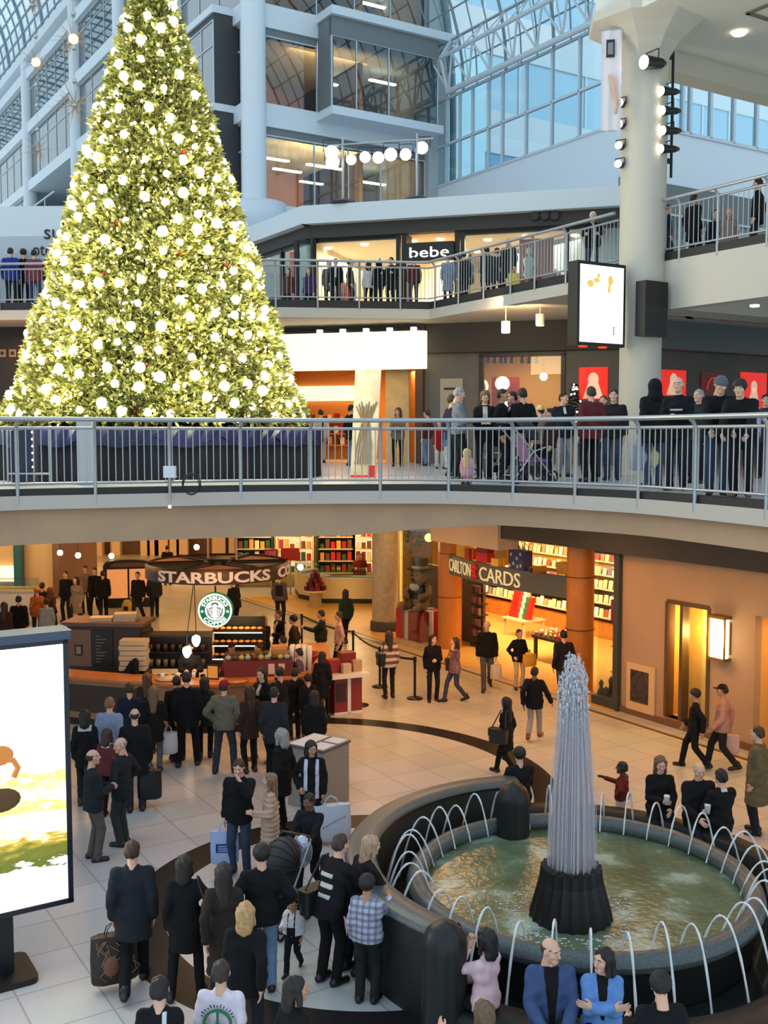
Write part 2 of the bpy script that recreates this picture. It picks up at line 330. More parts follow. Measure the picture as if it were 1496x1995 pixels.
# ================================================================ office block, vaults, glass fronts, outside
m_pane = glass('office_glass', (190, 204, 210), .91, .02, .95); m_dpane = glass('dark_office_glass', (92, 108, 120), .72, .03, .9)
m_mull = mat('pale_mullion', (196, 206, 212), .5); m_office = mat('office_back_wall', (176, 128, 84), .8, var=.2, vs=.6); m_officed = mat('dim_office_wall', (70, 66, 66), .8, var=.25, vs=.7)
m_tubelamp = mat('office_lamp_glow', (255, 232, 196), .5, emit=7, ergb=(255, 228, 186)); m_conc = mat('pale_concrete', (178, 182, 184), .7, var=.05, vs=1)
WN = [0]
def window(P, s0, s1, z0, z1, ms, glassm, frame=.05, dep=.07, off=-.02, hz=()):
    """a glazed run: pane + frame bars; ms = inner mullion positions, hz = transom heights"""
    WN[0] += 1; mb = MB()
    mb.box(s0, s1, off-.015, off, z0, z1, 0, M=P.M)
    for x in [s0]+list(ms)+[s1]: mb.box(x-frame/2, x+frame/2, off-dep/2, off+dep/2, z0, z1, 1, M=P.M)
    for z in [z0, z1]+list(hz): mb.box(s0, s1, off-dep/2, off+dep/2, z-frame/2, z+frame/2, 1, M=P.M)
    return struct('window_%d' % WN[0], mb, [glassm, m_mull])
f = MB(); f.lathe([(.52, 16.0), (.52, 34)], 24, (POR.o.x, POR.o.y, 0)); struct('column_2', f, m_bluewhite)
f = MB(); f.lathe([(.05, 14.5), (.5, 14.55), (.95, 14.8), (1.25, 15.3), (1.35, 16.0), (.5, 16.05)], 24, (POR.o.x, POR.o.y, 0)); struct('column_base', f, m_bluewhite)
sR = POR.s(826); sb0 = POR.s(622); sb1 = POR.s(822)
FL = (16.1, 20.25, 24.3, 28.3, 32.0)
f = MB()
for z in FL: f.box(.4, sR+1.2, -7, .05, z-.95, z, M=POR.M)
struct('floor_office', f, m_bluewhite)
f = MB(); f.box(.3, sR+1, -.2, .0, 13.0, 15.2, M=POR.M); f.box(-.2, 60, -.2, 0, 13.0, 15.2, M=POL.M); struct('wall_office_base', f, m_bluewhite)
f = MB(); f.box(.4, sR+1.2, -7.2, -7, 16, 33, M=POR.M); struct('wall_office_back', f, m_office)
f = MB(); f.box(sR+.02, sR+1.1, -7, .3, 13, 36, M=POR.M); struct('column_3', f, m_conc)
# grey headers over the glazing
f = MB(); f.box(.4, sR, -.3, -.05, 18.95, 19.3, M=POR.M); f.box(.4, sb0, -.3, -.05, 23.0, 23.36, M=POR.M); struct('trim_16', f, m_grey)
window(POR, .45, sR, 16.1, 18.95, [POR.s(u) for u in (615, 680, 742)], m_pane)
window(POR, .45, sb0-.05, 20.25, 23.0, [], m_pane); window(POR, .45, sR, 24.3, 27.3, [POR.s(u) for u in (620, 692, 760)], m_pane)
# projecting bay
f = MB(); f.box(sb0-.1, sb1+.15, 0, 1.45, 19.85, 20.2, M=POR.M); f.box(sb0-.1, sb1+.9, 0, 1.45, 23.95, 24.3, M=POR.M); struct('balcony_slab', f, m_bluewhite)
f = MB(); f.box(sb0, sb1, 1.0, 1.25, 23.15, 23.95, M=POR.M); f.box(sb0, sb0+.1, 0, 1.2, 20.2, 23.95, M=POR.M); struct('trim_17', f, m_grey)
window(POR, sb0+.02, sb1-.02, 20.2, 23.15, [POR.s(694, 150, 1.2), POR.s(757, 150, 1.2)], m_pane, off=1.2)
LN = 0
for z, us in ((18.6, (535, 560, 610, 640, 700, 790, 625, 735)), (22.9, (745, 660)), (27.0, (530, 730, 800, 690))):
    for i, u in enumerate(us):
        s = POR.s(u, 400, -2.0-(i % 3)*1.5); mb = MB(P_M(POR)); y = -2.0-(i % 3)*1.5
        mb.bbox(s-.75, s+.75, y-.12, y+.12, z-.06, z, .1); o = mb.build('ceiling_light', m_tubelamp); LN += 1
        tag(o, 'oval fluorescent fitting glowing on an office ceiling behind the glass', 'light', 'office ceiling fittings')
for z in (19.0, 23.0, 27.0): light('AREA', POR.pt(4.5, -1.0, z-2.2), 1300 if z < 20 else 450, (255, 176, 100), 4, POR.pt(4.5, -7, z-.2))
# long facade going away to the left
f = MB()
for z in FL: f.box(.3, 92, -6, .35, z-.7, z, M=POL.M)
struct('floor_office_long', f, m_bluewhite)
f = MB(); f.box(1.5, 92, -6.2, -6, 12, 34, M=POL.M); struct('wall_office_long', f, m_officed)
f = MB(); f.box(-.2, 92, -.5, .5, 32.6, 33.2, M=POL.M); struct('trim_18', f, m_bluewhite)
for k, s in enumerate((8.2, 16.5, 25, 37, 49, 61, 73)):
    f = MB(); q = POL.pt(s, .1, 0); f.lathe([(.5, 5.45), (.5, 33)], 16, (q.x, q.y, 0)); struct('column_%d' % (4+k), f, m_bluewhite)
xs = [1.0, 7.7, 8.7, 16, 17, 24.5, 25.5, 36.5, 37.5, 48.5, 49.5, 60.5, 61.5, 72.5]
for fi, z in enumerate(FL[:4]):
    for i in range(0, len(xs), 2):
        n = max(2, int((xs[i+1]-xs[i])/1.9)); ms = [xs[i]+(xs[i+1]-xs[i])*j/n for j in range(1, n)]
        if fi == 1 and i == 6: # open balcony bay
            f = MB(); f.box(xs[i], xs[i+1], 0, 1.6, z-.3, z, M=POL.M)
            for x in ms: f.box(x-.03, x+.03, 1.5, 1.55, z, z+1.05, M=POL.M)
            f.box(xs[i], xs[i+1], 1.48, 1.58, z+1.0, z+1.06, M=POL.M); struct('balcony_slab_2', f, m_bluewhite); continue
        window(POL, xs[i], xs[i+1], z+.02, FL[fi+1]-.75, ms, m_dpane if i < 2 else m_pane, off=.1, hz=(z+2.3,))
# facade bay that juts out between the corner column and the tree
f = MB(); f.box(1.2, 7, 0, 1.3, 20.0, 20.3, M=POL.M); f.box(1.2, 7, 0, 1.3, 16.0, 16.3, M=POL.M); f.box(1.2, 7, 0, 1.3, 24.0, 24.3, M=POL.M); struct('balcony_slab_3', f, m_bluewhite)
for z in (16.3, 20.3): window(POL, 1.3, 6.8, z, z+3.4, [2.6, 4.2], m_dpane, off=1.2, hz=(z+2.4,)); 
f = MB(); f.box(1.25, 1.35, 0, 1.2, 16.3, 24, M=POL.M); f.box(1.3, 6.8, .9, 1.2, 19.7, 20, M=POL.M); f.box(1.3, 6.8, .9, 1.2, 23.7, 24, M=POL.M); struct('trim_19', f, mat('dark_grey_panel', (62, 64, 68), .6))
# ---- barrel vaults of glass on steel ribs
def vault(P, s0, s1, z, R, th, ds, name, k, glassm, rib=.1, nt=14, skip=0):
    T = [math.radians(th)*i/nt for i in range(nt+1)]
    pt = lambda s, t, r=R: P.pt(s, R-r*math.cos(t), z+r*math.sin(t))
    g = MB(); n = int((s1-s0)/ds)
    v = [pt(s0+(s1-s0)*i/n, t) for t in T for i in range(n+1)]
    g.add(v, [(j*(n+1)+i, j*(n+1)+i+1, (j+1)*(n+1)+i+1, (j+1)*(n+1)+i) for j in range(nt) for i in range(n)], 0, True); struct('window_%s' % name, g, glassm)
    g = MB()
    for i in range(n+1): g.tube([pt(s0+(s1-s0)*i/n, t, R-.05) for t in T], rib if i % 3 == 0 else rib*.5, 5)
    for t in T[1:]: g.tube([pt(s0, t, R-.05), pt(s1, t, R-.05)], rib*.55, 5)
    struct('trim_%d' % k, g, m_mull2)
m_mull2 = mat('vault_steel', (132, 150, 158), .5)
vault(POL, 4, 110, 33.2, 9.5, 110, 1.6, 'vault', 20, m_bglass, .13, 22)
vault(PGW, -2, 12, 21.6, 9, 88, 1.0, 'front_vault', 21, m_bglass, .07, 12)
# glass front on the right: two planes meeting behind the column
us = (870, 895, 920, 951, 978, 1024, 1074, 1127, 1180); sm_ = [PGW.s(u, 300) for u in us]
window(PGW, sm_[-1]-2.5, sm_[0]+.8, gz, 21.6, sm_, m_bglass, .1, .14, hz=(19.55,))
window(PGB, .1, 16, gz, 24.5, [PGB.s(u, 200) for u in (1290, 1330, 1345, 1385, 1430, 1475, 1530)], m_bglass, .13, .16, hz=(20.6, 22.6))
# white space truss across the glass front
f = MB(); s0, s1 = -3, 10.6; h = lambda s, z, o: PGW.pt(s, o, z)
f.tube([h(s0, 21.6, .5), h(s1, 21.6, .5)], .13, 8); f.tube([h(s0, 23.0, .9), h(s1, 23.0, .9)], .09, 8); f.tube([h(s0, 23.9, .3), h(s1, 23.9, .3)], .07, 8)
i = 0; s = s0
while s < s1:
    f.tube([h(s, 21.6, .5), h(s+.75, 23.0, .9)], .05, 5); f.tube([h(s+.75, 23.0, .9), h(s+1.5, 21.6, .5)], .05, 5)
    f.tube([h(s, 21.6, .5), h(s+.75, 23.9, .3)], .03, 5); f.tube([h(s+.75, 23.9, .3), h(s+.75, 23.0, .9)], .03, 5); f.tube([h(s+.75, 23.9, .3), h(s+1.5, 23.0, .9)], .03, 5); s += 1.5
f.tube([h(s1, 21.6, .5), h(s1, 23.0, .9), h(s1, 23.9, .3)], .08, 6)
struct('trim_22', f, m_mull)
# arched steel rib at the end of the office block
f = MB(); q = POR.pt(sR+1.3, .4, 0); RR = 10
f.tube([Vector((q.x, q.y, 13)), Vector((q.x, q.y, 21))]+[Vector((q.x, q.y, 21))+POL.n*(-(1-math.cos(t))*RR)*-.35+Z*math.sin(t)*RR for t in [x*.1 for x in range(1, 12)]], .16, 6)
struct('trim_23', f, m_mull2)
# ---- the building across the street
PX = Plane((4, 70), B, True); m_xw = mat('outside_white_band', (250, 252, 252), .5); m_xb = mat('outside_blue_glass', (196, 226, 242), .14, .5); m_xd = mat('outside_deep_blue_glass', (136, 180, 212), .14, .5); m_xc = mat('outside_cyan_glass', (210, 244, 252), .14, .6)
f = MB()
for z0, z1, mi, y in ((0, 25.2, 2, 0), (25.2, 28.0, 0, .15), (28, 31.6, 1, 0), (31.6, 34.4, 0, .15), (34.4, 36.8, 1, 0), (36.8, 38.4, 0, .15)): f.box(-7, 60, -.3, y, z0, z1, mi, M=P_M(PX))
for i in range(22): f.box(-6+i*3, -5.85+i*3, 0, .08, 10, 38, 0, M=P_M(PX))
f.box(-4, 3, -.3, .3, 20, 31.5, 3, M=P_M(PX)); struct('wall_outside_building', f, [m_xw, m_xb, m_xd, m_xc])
# ================================================================ galleries: shop fronts, railings, signs, lamps
m_shopw = mat('shop_cream_wall', (236, 218, 188), .7); m_shopf = mat('shop_floor', (176, 150, 116), .5); m_pink = mat('coral_banner', (222, 120, 104), .7)
m_down = mat('downlight_glow', (255, 244, 220), .5, emit=6, ergb=(255, 236, 200)); m_signw = mat('sign_white_glow', (255, 255, 250), .5, emit=1.6)
m_red = mat('poster_red', (208, 40, 30), .5); m_gold = mat('gold_foil', (206, 160, 70), .35, .5)
def room(P, s0, s1, z0, z1, dep, wallm, floorm, k, ceilm=None):
    f = MB(); f.box(s0-.1, s1+.1, -dep-.1, -dep, z0, z1, M=P.M); struct('wall_shop_%d' % k, f, wallm)
    f = MB(); f.box(s0-.12, s0, -dep, -.2, z0, z1, M=P.M); f.box(s1, s1+.12, -dep, -.2, z0, z1, M=P.M); struct('partition_%d' % k, f, wallm)
    f = MB(); f.box(s0, s1, -dep, -.02, z1, z1+.1, M=P.M); struct('ceiling_shop_%d' % k, f, ceilm or wallm)
    f = MB(); f.box(s0, s1, -dep, .0, z0-.02, z0+.02, M=P.M); struct('floor_shop_%d' % k, f, floorm)
def frame_bar(mb, P, a, b, w=.09, y0=-.08, y1=.08, mi=0):
    """bar between two photographed points on wall plane P"""
    (sa, za), (sb, zb_) = P.hit(*a), P.hit(*b)
    if abs(sb-sa) < abs(zb_-za): mb.box((sa+sb)/2-w/2, (sa+sb)/2+w/2, y0, y1, za, zb_, mi, M=P.M)
    else: mb.box(sa, sb, y0, y1, (za+zb_)/2-w/2, (za+zb_)/2+w/2, mi, M=P.M)
# ---- gallery shop with the black name box
zc = zb-.4; sx1 = P2D.s(1206); tz = P2D.z(700, 467)
room(P2D, .1, sD, L3, zc, 6.0, m_shopw, m_shopf, 1)
f = MB(); f.box(0, 9, -6, -5.9, L3, zc, M=PA.M); struct('wall_shop_side', f, m_shopw)
for i, (a, b) in enumerate(((580, 776), (900, 1100), (1100, 1206))):
    WN[0] += 1; mb = MB(); s0, s1 = P2D.s(a), P2D.s(b); mb.box(s0, s1, -.02, 0, L3, zc, 0, M=P2D.M)
    for s in (s0, s1): mb.box(s-.06, s+.06, -.08, .08, L3, zc, 1, M=P2D.M)
    for z in (zc-.04, tz): mb.box(s0, s1, -.06, .06, z-.04, z+.04, 1, M=P2D.M)
    mb.box((s0+s1)/2-.02, (s0+s1)/2+.02, -.05, .05, tz, zc, 1, M=P2D.M); struct('window_%d' % WN[0], mb, [m_glass, m_black])
WN[0] += 1; mb = MB(); mb.box(0, 8, -.45, -.42, L3, zc, 0, M=PA.M)
for s in (0, 2.2, 4.5, 7): mb.box(s-.06, s+.06, -.5, -.36, L3, zc, 1, M=PA.M)
for z in (zc-.04, tz): mb.box(0, 8, -.5, -.38, z-.04, z+.04, 1, M=PA.M)
struct('window_%d' % WN[0], mb, [m_glass, m_black])
so0, so1 = P2D.s(788), P2D.s(890)
f = MB(); 
for s in (so0, so1): f.box(s-.08, s+.08, -.6, .1, L3, zc, M=P2D.M)
struct('door_1', f, m_black)
# name box
zs1, zs0 = P2D.z(838, 472, .2), P2D.z(838, 508, .2)
sg = thing('shop_sign', 'black name box with white lower case letters above the gallery shop entrance', 'sign', P2D.pt((so0+so1)/2, .1, zs0))
mb = MB(); mb.box(so0+.08, so1-.08, .0, .25, zs0, zs1, M=P2D.M); o = mb.build('sign_box', m_black, origin=sg.location); o.location = (0, 0, 0); o.parent = sg
def lettering(txt, P, s, off, z, w, h, mt, parent, name='lettering', depth=.02, stretch=None, bold=0.0):
    v, fc = text_mesh(txt, 1, .02, bold=bold); xs = [q[0] for q in v]; ys = [q[1] for q in v]
    sx_, sy_ = w/(max(xs)-min(xs)), h/(max(ys)-min(ys)); cx_, cy_ = (max(xs)+min(xs))/2, (max(ys)+min(ys))/2
    mb = MB(); sg_ = 1 if P.n.dot(Z.cross(P.d)) < 0 else -1     # read left to right from the open side
    mb.add([P.pt(s+sg_*(q[0]-cx_)*sx_, off+(q[2]*depth/.02), z+(q[1]-cy_)*sy_) for q in v], fc)
    o = mb.build(name, mt, origin=parent.location); o.location = (0, 0, 0); o.parent = parent; return o
lettering('bebe', P2D, (so0+so1)/2, .27, (zs0+zs1)/2-.02, (so1-so0)*.74, (zs1-zs0)*.56, m_signw, sg, bold=.0)
def disc_light(P, s, y, z, r, label, grp, rgb=None, m=None):
    q = P.pt(s, y, z); mb = MB(); mb.lathe([(.001, 0), (r*.8, 0), (r, .02), (r, .04)], 12, (q.x, q.y, q.z-.05)); return tag(mb.build('downlight', m or m_down, origin=q), label, 'light', grp)
for i, (u, v, y) in enumerate(((640, 473, -1.5), (710, 468, -1.2), (805, 453, -1), (858, 451, -1), (950, 457, -1.5), (930, 480, -3.5), (1025, 449, -1.2), (1120, 445, -1.5))):
    disc_light(P2D, P2D.s(u, v, y), y, zc-.0, .13, 'round recessed ceiling lamp glowing inside the gallery shop', 'ceiling lamps in the gallery shop')
light('AREA', P2D.pt(2.2, -2.5, zc-.15), 420, (255, 232, 200), 4, P2D.pt(2.2, -2.5, 10), sy=3); light('AREA', P2D.pt(6.7, -2.5, zc-.15), 420, (255, 232, 200), 4, P2D.pt(6.7, -2.5, 10), sy=3); light('AREA', PA.pt(4, -3, zc-.15), 260, (255, 232, 200), 4, PA.pt(4, -3, 10))
# shop contents: hanging coral banner, clothes racks, mannequins, pale columns
s0, z1_ = P2D.hit(1012, 467, -.5); s1, _ = P2D.hit(1078, 467, -.5)
mb = MB(); 
for i in range(8): a = s0+(s1-s0)*i/8; mb.box(a, a+(s1-s0)/8, -.5-.03*(i % 2), -.47-.03*(i % 2), L3+.1, z1_, M=P2D.M)
tag(mb.build('hanging_banner', m_pink), 'coral pink fabric banner hanging in the gallery shop window', 'banner')
s0 = P2D.s(565, 560, -.6); mb = MB(); mb.box(s0, s0+.35, -.62, -.58, L3+.2, L3+2.1, M=P2D.M); tag(mb.build('hanging_banner', m_pink), 'narrow coral banner in the gallery shop corner beside the big tree', 'banner')
def mannequin(P, s, y, z0, lab, mt, grp=None):
    q = P.pt(s, y, z0); t = thing('mannequin', lab, 'mannequin', q, group=grp); mb = MB()
    mb.lathe([(.09, .8), (.17, .95), (.12, 1.15), (.18, 1.35), (.15, 1.45), (.04, 1.5), (.04, 1.56), (.08, 1.62), (.07, 1.74), (.01, 1.78)], 12); mb.build('torso', mt, t)
    mb = MB(); mb.cyl((0, 0, 0), (0, 0, .85), .02); mb.cyl((0, 0, 0), (0, 0, .03), .16); mb.build('stand', m_steel, t); return t
m_manw = mat('mannequin_white', (236, 230, 222), .5); m_mand = mat('mannequin_dress_black', (26, 24, 26), .7)
mannequin(P2D, P2D.s(1030, 540, -.3), -.3, L3+.05, 'white dressed mannequin standing before the coral shop banner', m_manw)
mannequin(P2D, P2D.s(740, 540, -.8), -.8, L3+.05, 'white mannequin in the gallery shop window next to the black frame', m_manw)
mannequin(P2D, P2D.s(915, 540, -.8), -.8, L3+.05, 'black dressed mannequin just past the gallery shop entrance', m_mand)
for i, (u, n) in enumerate(((650, 9), (1095, 10), (1172, 6))):
    yy = (-2.2, -2.2, -4.0)[i]; s = P2D.s(u, 560, yy); q = P2D.pt(s, yy, L3); t = thing('clothes_rack', ('clothes rack with dark garments behind the left shop pane', 'clothes rack with light garments near the coral banner', 'clothes rack with garments in the shop bay beside the white column')[i], 'rack', q, math.atan2(D.y, D.x))
    mb = MB(); mb.tube([(-.8, 0, 0), (-.8, 0, 1.45), (.8, 0, 1.45), (.8, 0, 0)], .02); mb.build('rail', m_steel, t)
    for j in range(n):
        x = -.7+1.4*j/(n-1); mb = MB(); mb.prism([(x-.03, -.2), (x+.03, -.2), (x+.03, .2), (x-.03, .2)], .55, 1.25); mb.add([(x-.03, -.2, 1.25), (x+.03, -.2, 1.25), (x+.03, .2, 1.25), (x-.03, .2, 1.25), (x, 0, 1.42)], [(0, 1, 4), (1, 2, 4), (2, 3, 4), (3, 0, 4)])
        mb.build('garment', mat('garment_%d' % ((j*3+i) % 5), ((40, 36, 40), (150, 30, 40), (200, 190, 180), (90, 60, 50), (60, 70, 100))[(j*3+i) % 5], .8), t)
f = MB(); s = P2D.s(607, 540, -.9); f.cyl(P2D.pt(s, -.9, L3), P2D.pt(s, -.9, zc), .16, n=14); struct('column_11', f, m_white)
# three round dark air outlets on the parapet soffit board
for u in (1043, 1062, 1081):
    s, z = P2D.hit(u, 421, .22); q = P2D.pt(s, .2, z); mb = MB(); mb.cyl(q, q+P2D.n*.12, .14, n=14); mb.cyl(q+P2D.n*.12, q+P2D.n*.13, .1, n=14, mi=1)
    tag(mb.build('air_outlet', [m_black, m_dark], origin=q), 'round black air outlet on the dark band above the gallery shop', 'vent', 'three round air outlets')
# right gallery shop front along B
room(P2B, .3, 16, L3, 13.0, 5, mat('dim_blue_wall', (150, 170, 186), .7), m_shopf, 2)
window(P2B, .3, 16, L3, 13.0, [P2B.s(u, 400) for u in (1340, 1392, 1440)], m_glass, .06)
light('AREA', P2B.pt(5, -2, 12.8), 200, (210, 230, 255), 6, P2B.pt(5, -2, 10)); 
# ---- railings
def resample(P, step):
    out = [P[0]]; acc = 0
    for a, b in zip(P, P[1:]):
        L_ = (b-a).length; t = step-acc
        while t < L_: out.append(a+(b-a)*(t/L_)); t += step
        acc = (acc+L_) % step
    return out
def near_i(P, q): return min(range(len(P)), key=lambda i: (P[i]-q).length)
def railing(label, P, z, posts, sp=.115, ind=100, out=-.04, drop=.22, hr=.024):
    t = thing('railing', label, 'railing', (P[0].x, P[0].y, z)); o0 = Vector((P[0].x, P[0].y, z))
    up = lambda Q, h: [Vector((q.x, q.y, h)) for q in Q]
    c = offs(P, out); ho = offs(P, out-.13)
    def fin(mb, nm, m=m_steel):
        o = mb.build(nm, m, origin=o0); o.location = (0, 0, 0); o.parent = t; return o
    fin(MB().tube([q-o0*0 for q in up(ho, 1.12+z)], .038, 8), 'handrail'); fin(MB().tube(up(c, .98+z), .026, 6), 'upper_rail'); fin(MB().tube(up(c, .1+z), .022, 6), 'lower_rail')
    for p in posts:
        i = near_i(P, p); a = offs(P, out)[i]; h = ho[i]
        fin(MB().tube([(a.x, a.y, z-drop), (a.x, a.y, z+.96), ((a.x*.6+h.x*.4), (a.y*.6+h.y*.4), z+1.05), (h.x, h.y, z+1.11)], .03, 8), 'post')
    R = resample(c, sp); R.sort(key=lambda q: q.length); rest = MB()
    for i, q in enumerate(R):
        if i < ind:
            fin(MB().cyl((q.x, q.y, z+.1), (q.x, q.y, z+.98), .0095, n=5, cap=False), 'baluster')
        else: rest.cyl((q.x, q.y, z+.1), (q.x, q.y, z+.98), .0095, n=5, cap=False)
    if rest.v: tag(fin(rest, 'baluster_rest'), kind='stuff')
    return t
m_steel2 = m_steel
railing('brushed steel railing along the curved edge of the floor with the big tree', resample(E2s, .2), L2, E2[2:16])
def dens(P, s=.2): return resample(P, s)+[P[-1]]
pa = dens([Vector((-3.9, 30.7, 0)), E3[2], E3[3], E3[4]])
gp = [aty(u, 560, y) for u, y in ((540, 30.7), (620, 30.8), (705, 31), (776, 31), (845, 30.9), (890, 29.8), (937, 28.7), (988, 27.7), (1040, 26.8), (1099, 25.8), (1160, 24.9))]
railing('grey railing sloping past the gallery shop with the black name box', pa, L3, [Vector((q.x, q.y, 0)) for q in gp], .125, 90)
pb = dens(E3b); gp = [aty(u, 440, y) for u, y in ((1308, 22.5), (1388, 21.6), (1478, 20.7), (1560, 19.7))]
railing('grey railing on the gallery right of the big white column', pb, L3, [Vector((q.x, q.y, 0)) for q in gp], .125, 90)
pc = dens([Vector((-13.5, 31.55, 0)), Vector((-9.4, 31.2, 0))])
railing('grey railing of the gallery beyond the left flank of the tree', pc, L3, [Vector((-13.2, 31.5, 0)), Vector((-11.4, 31.4, 0))], .125, 40)
# ---- lamp rig on the parapet
def lampbody(name, label, pos, d, r, ln, grp, glow, power=0):
    """theatre lamp: black barrel, yoke, glowing lens"""
    d = Vector(d).normalized(); pos = Vector(pos); t = thing(name, label, 'spotlight', pos, group=grp)
    mb = MB(); mb.cyl(-d*ln, (0, 0, 0), r*.7, r, 12); mb.cyl(-d*(ln+.12), -d*ln, r*.35, r*.7, 12); mb.build('barrel', m_black, t)
    mb = MB(); u = Z.cross(d).normalized(); mb.tube([u*r*1.15-d*ln*.5, u*r*1.15-d*ln*.5+Z*r*1.6, -u*r*1.15-d*ln*.5+Z*r*1.6, -u*r*1.15-d*ln*.5], .014, 5); mb.build('yoke', m_black, t)
    mb = MB(); mb.cyl(d*.0, d*.012, r*.93, r*.85, 16); mb.build('lens', glow, t); return t
m_lens = mat('lit_lamp_lens', (255, 250, 232), .3, emit=16, ergb=(255, 236, 200)); m_lens.cycles.emission_sampling = 'NONE'
TREE = aty(310, 850, 22.6); TC = Vector((TREE.x, TREE.y, L2))
rz_ = zt; a = aty(668, 390, 33.6); b = aty(812, 384, 33.2)
t = thing('light_stand', 'pair of steel poles with a cross bar standing on the white parapet', 'stand', (a.x, a.y, rz_))
o0 = Vector((a.x, a.y, rz_)); mb = MB(); mb.cyl((0, 0, 0), (0, 0, 2.1), .035); mb.build('pole', m_steel, t); mb = MB(); bb = Vector((b.x, b.y, rz_))-o0; mb.cyl(bb, bb+Z*2.1, .035); mb.build('pole', m_steel, t)
mb = MB(); mb.cyl((-.3, 0, 1.85), bb+Vector((.5, 0, 1.95)), .03); mb.build('cross_bar', m_steel, t)
for q in (Vector((0, 0, 0)), bb): mb = MB(); mb.lathe([(.45, 0), (.45, .08), (.3, .16), (.04, .18)], 14, q); mb.build('base', m_black, t)
for i, (u, v, r) in enumerate(((646, 297, .23), (648, 316, .23), (684, 311, .17), (711, 306, .18), (737, 307, .19), (761, 301, .21), (790, 301, .19), (822, 288, .2))):
    p = aty(u, v, 33.7-.4*i/7); lampbody('spotlight', 'large round stage lamp glaring from the cross bar above the white parapet', p, TC+Z*4-p+Vector((3.5, -6, 0)), r, .4, 'stage lamps on the parapet bar', m_lens)
for u, v, tz_, pw in ((660, 300, 2.5, 3200), (740, 300, 4.5, 3200), (820, 290, 1.2, 3200)):
    p = aty(u, v, 33.2); p.y -= 1; light('SPOT', p, pw, (255, 232, 184), .25, TC+Z*tz_, 26, .6)
# ---- lamps clamped to the big column
cp = thing('lamp_pole', 'black vertical pipe clamped to the right flank of the white column', 'pipe', (CC.x+.62, CC.y+.1, 11.9))
mb = MB(); mb.cyl((0, 0, 0), (0, 0, 3), .03); mb.build('pipe', m_black, cp); mb = MB(); mb.box(-.16, 0, -.04, .04, .3, .4); mb.box(-.16, 0, -.04, .04, 2.5, 2.6); mb.build('clamp', m_black, cp)
lens2 = m_lens
for i, (u, v, r) in enumerate(((1254, 121, .15), (1288, 177, .1), (1290, 215, .1), (1291, 254, .1), (1287, 290, .1))):
    p = aty(u, v, 22.75 if i else 22.4); lampbody('spotlight', ('big black spotlight with wide lens at the top of the column pipe', 'second spotlight from the top of the column pipe', 'middle spotlight of five on the column pipe', 'fourth spotlight down the column pipe', 'lowest spotlight on the column pipe')[i], p, (-.82, -.5, -.12), r, .42 if i else .5, 'spotlights right of the column', m_lens)
for i, (u, v) in enumerate(((1207, 200), (1206, 242), (1205, 283), (1204, 319))):
    p = aty(u, v, 22.9); lampbody('spotlight', ('uppermost small lamp beside the hanging cloth banner', 'second small lamp down the shaded flank of the column', 'third small lamp on the shaded flank of the column', 'lowest small lamp left of the column near the parapet')[i], p, (-.5, -.86, -.05), .085, .26, 'lamps on the shaded flank of the column', m_lens)
light('SPOT', CC+Vector((-.6, -1.2, 13.5-L2+L2)), 260, (255, 236, 196), .1, TC+Z*6, 40)
# ---- hanging cloth banner
bp_ = aty(1172, 60, 22.7); bt = thing('hanging_banner', 'tall white hanging cloth banner with a small black square near its top', 'banner', (bp_.x, bp_.y, bp_.z), math.radians(-8))
hgt = 2.06; wdt = .42; mb = MB(); n = 10
mb.add([(wdt*i/n, .015*math.sin(i*1.3), -hgt*j/6) for j in range(7) for i in range(n+1)], [(j*(n+1)+i, j*(n+1)+i+1, (j+1)*(n+1)+i+1, (j+1)*(n+1)+i) for j in range(6) for i in range(n)], 0, True); mb.build('cloth', mat('banner_cloth', (226, 218, 222), .8), bt)
mb = MB(); mb.box(.1, .27, -.035, -.025, -.56, -.2); mb.box(.13, .24, -.04, -.034, -.5, -.26, 1); mb.build('emblem', [m_black, mat('emblem_grey', (130, 130, 130))], bt)
mb = MB(); mb.tube([(.16, -.03, -.92), (.24, -.03, -1.02), (.28, -.03, -1.25), (.33, -.03, -1.5), (.3, -.03, -1.72)], .05, 6, taper=[.6, 1.3, 1.2, .9, .4]); mb.build('printed_figure', mat('printed_skin', (216, 178, 156), .8), bt)
mb = MB(); mb.cyl((-.05, 0, .02), (.8, 0, .02), .02); mb.cyl((-.05, 0, -hgt), (.6, 0, -hgt), .012); mb.build('rod', m_steel, bt)
# ---- lit poster box on the column
PB_ = Plane(aty(1128, 590, 21.9).xy, B, True)
def hitrel(P, u, v, off=0): return P.hit(u, v, off)
zt_, zl_ = PB_.z(1128, 510), PB_.z(1128, 668); wB = PB_.s(1212)
bx = thing('poster_light_box', 'black framed glowing poster box hanging on the white column', 'light box', (PB_.o.x, PB_.o.y, zl_))
def fin(mb, nm, m, t): o = mb.build(nm, m, origin=t.location); o.location = (0, 0, 0); o.parent = t; return o
fin(MB().box(-.04, wB+.04, -.3, -.01, zl_-.04, zt_+.04, M=PB_.M), 'casing', m_black, bx)
m_lbox = mat('poster_glow', (255, 250, 238), .5, emit=1.35, ergb=(255, 248, 232)); fin(MB().box(.03, wB-.03, -.02, .0, zl_+.03, zt_-.03, M=PB_.M), 'lit_poster', m_lbox, bx)
m_pg = mat('poster_gold_print', (226, 186, 96), .5, emit=.75); mb = MB()
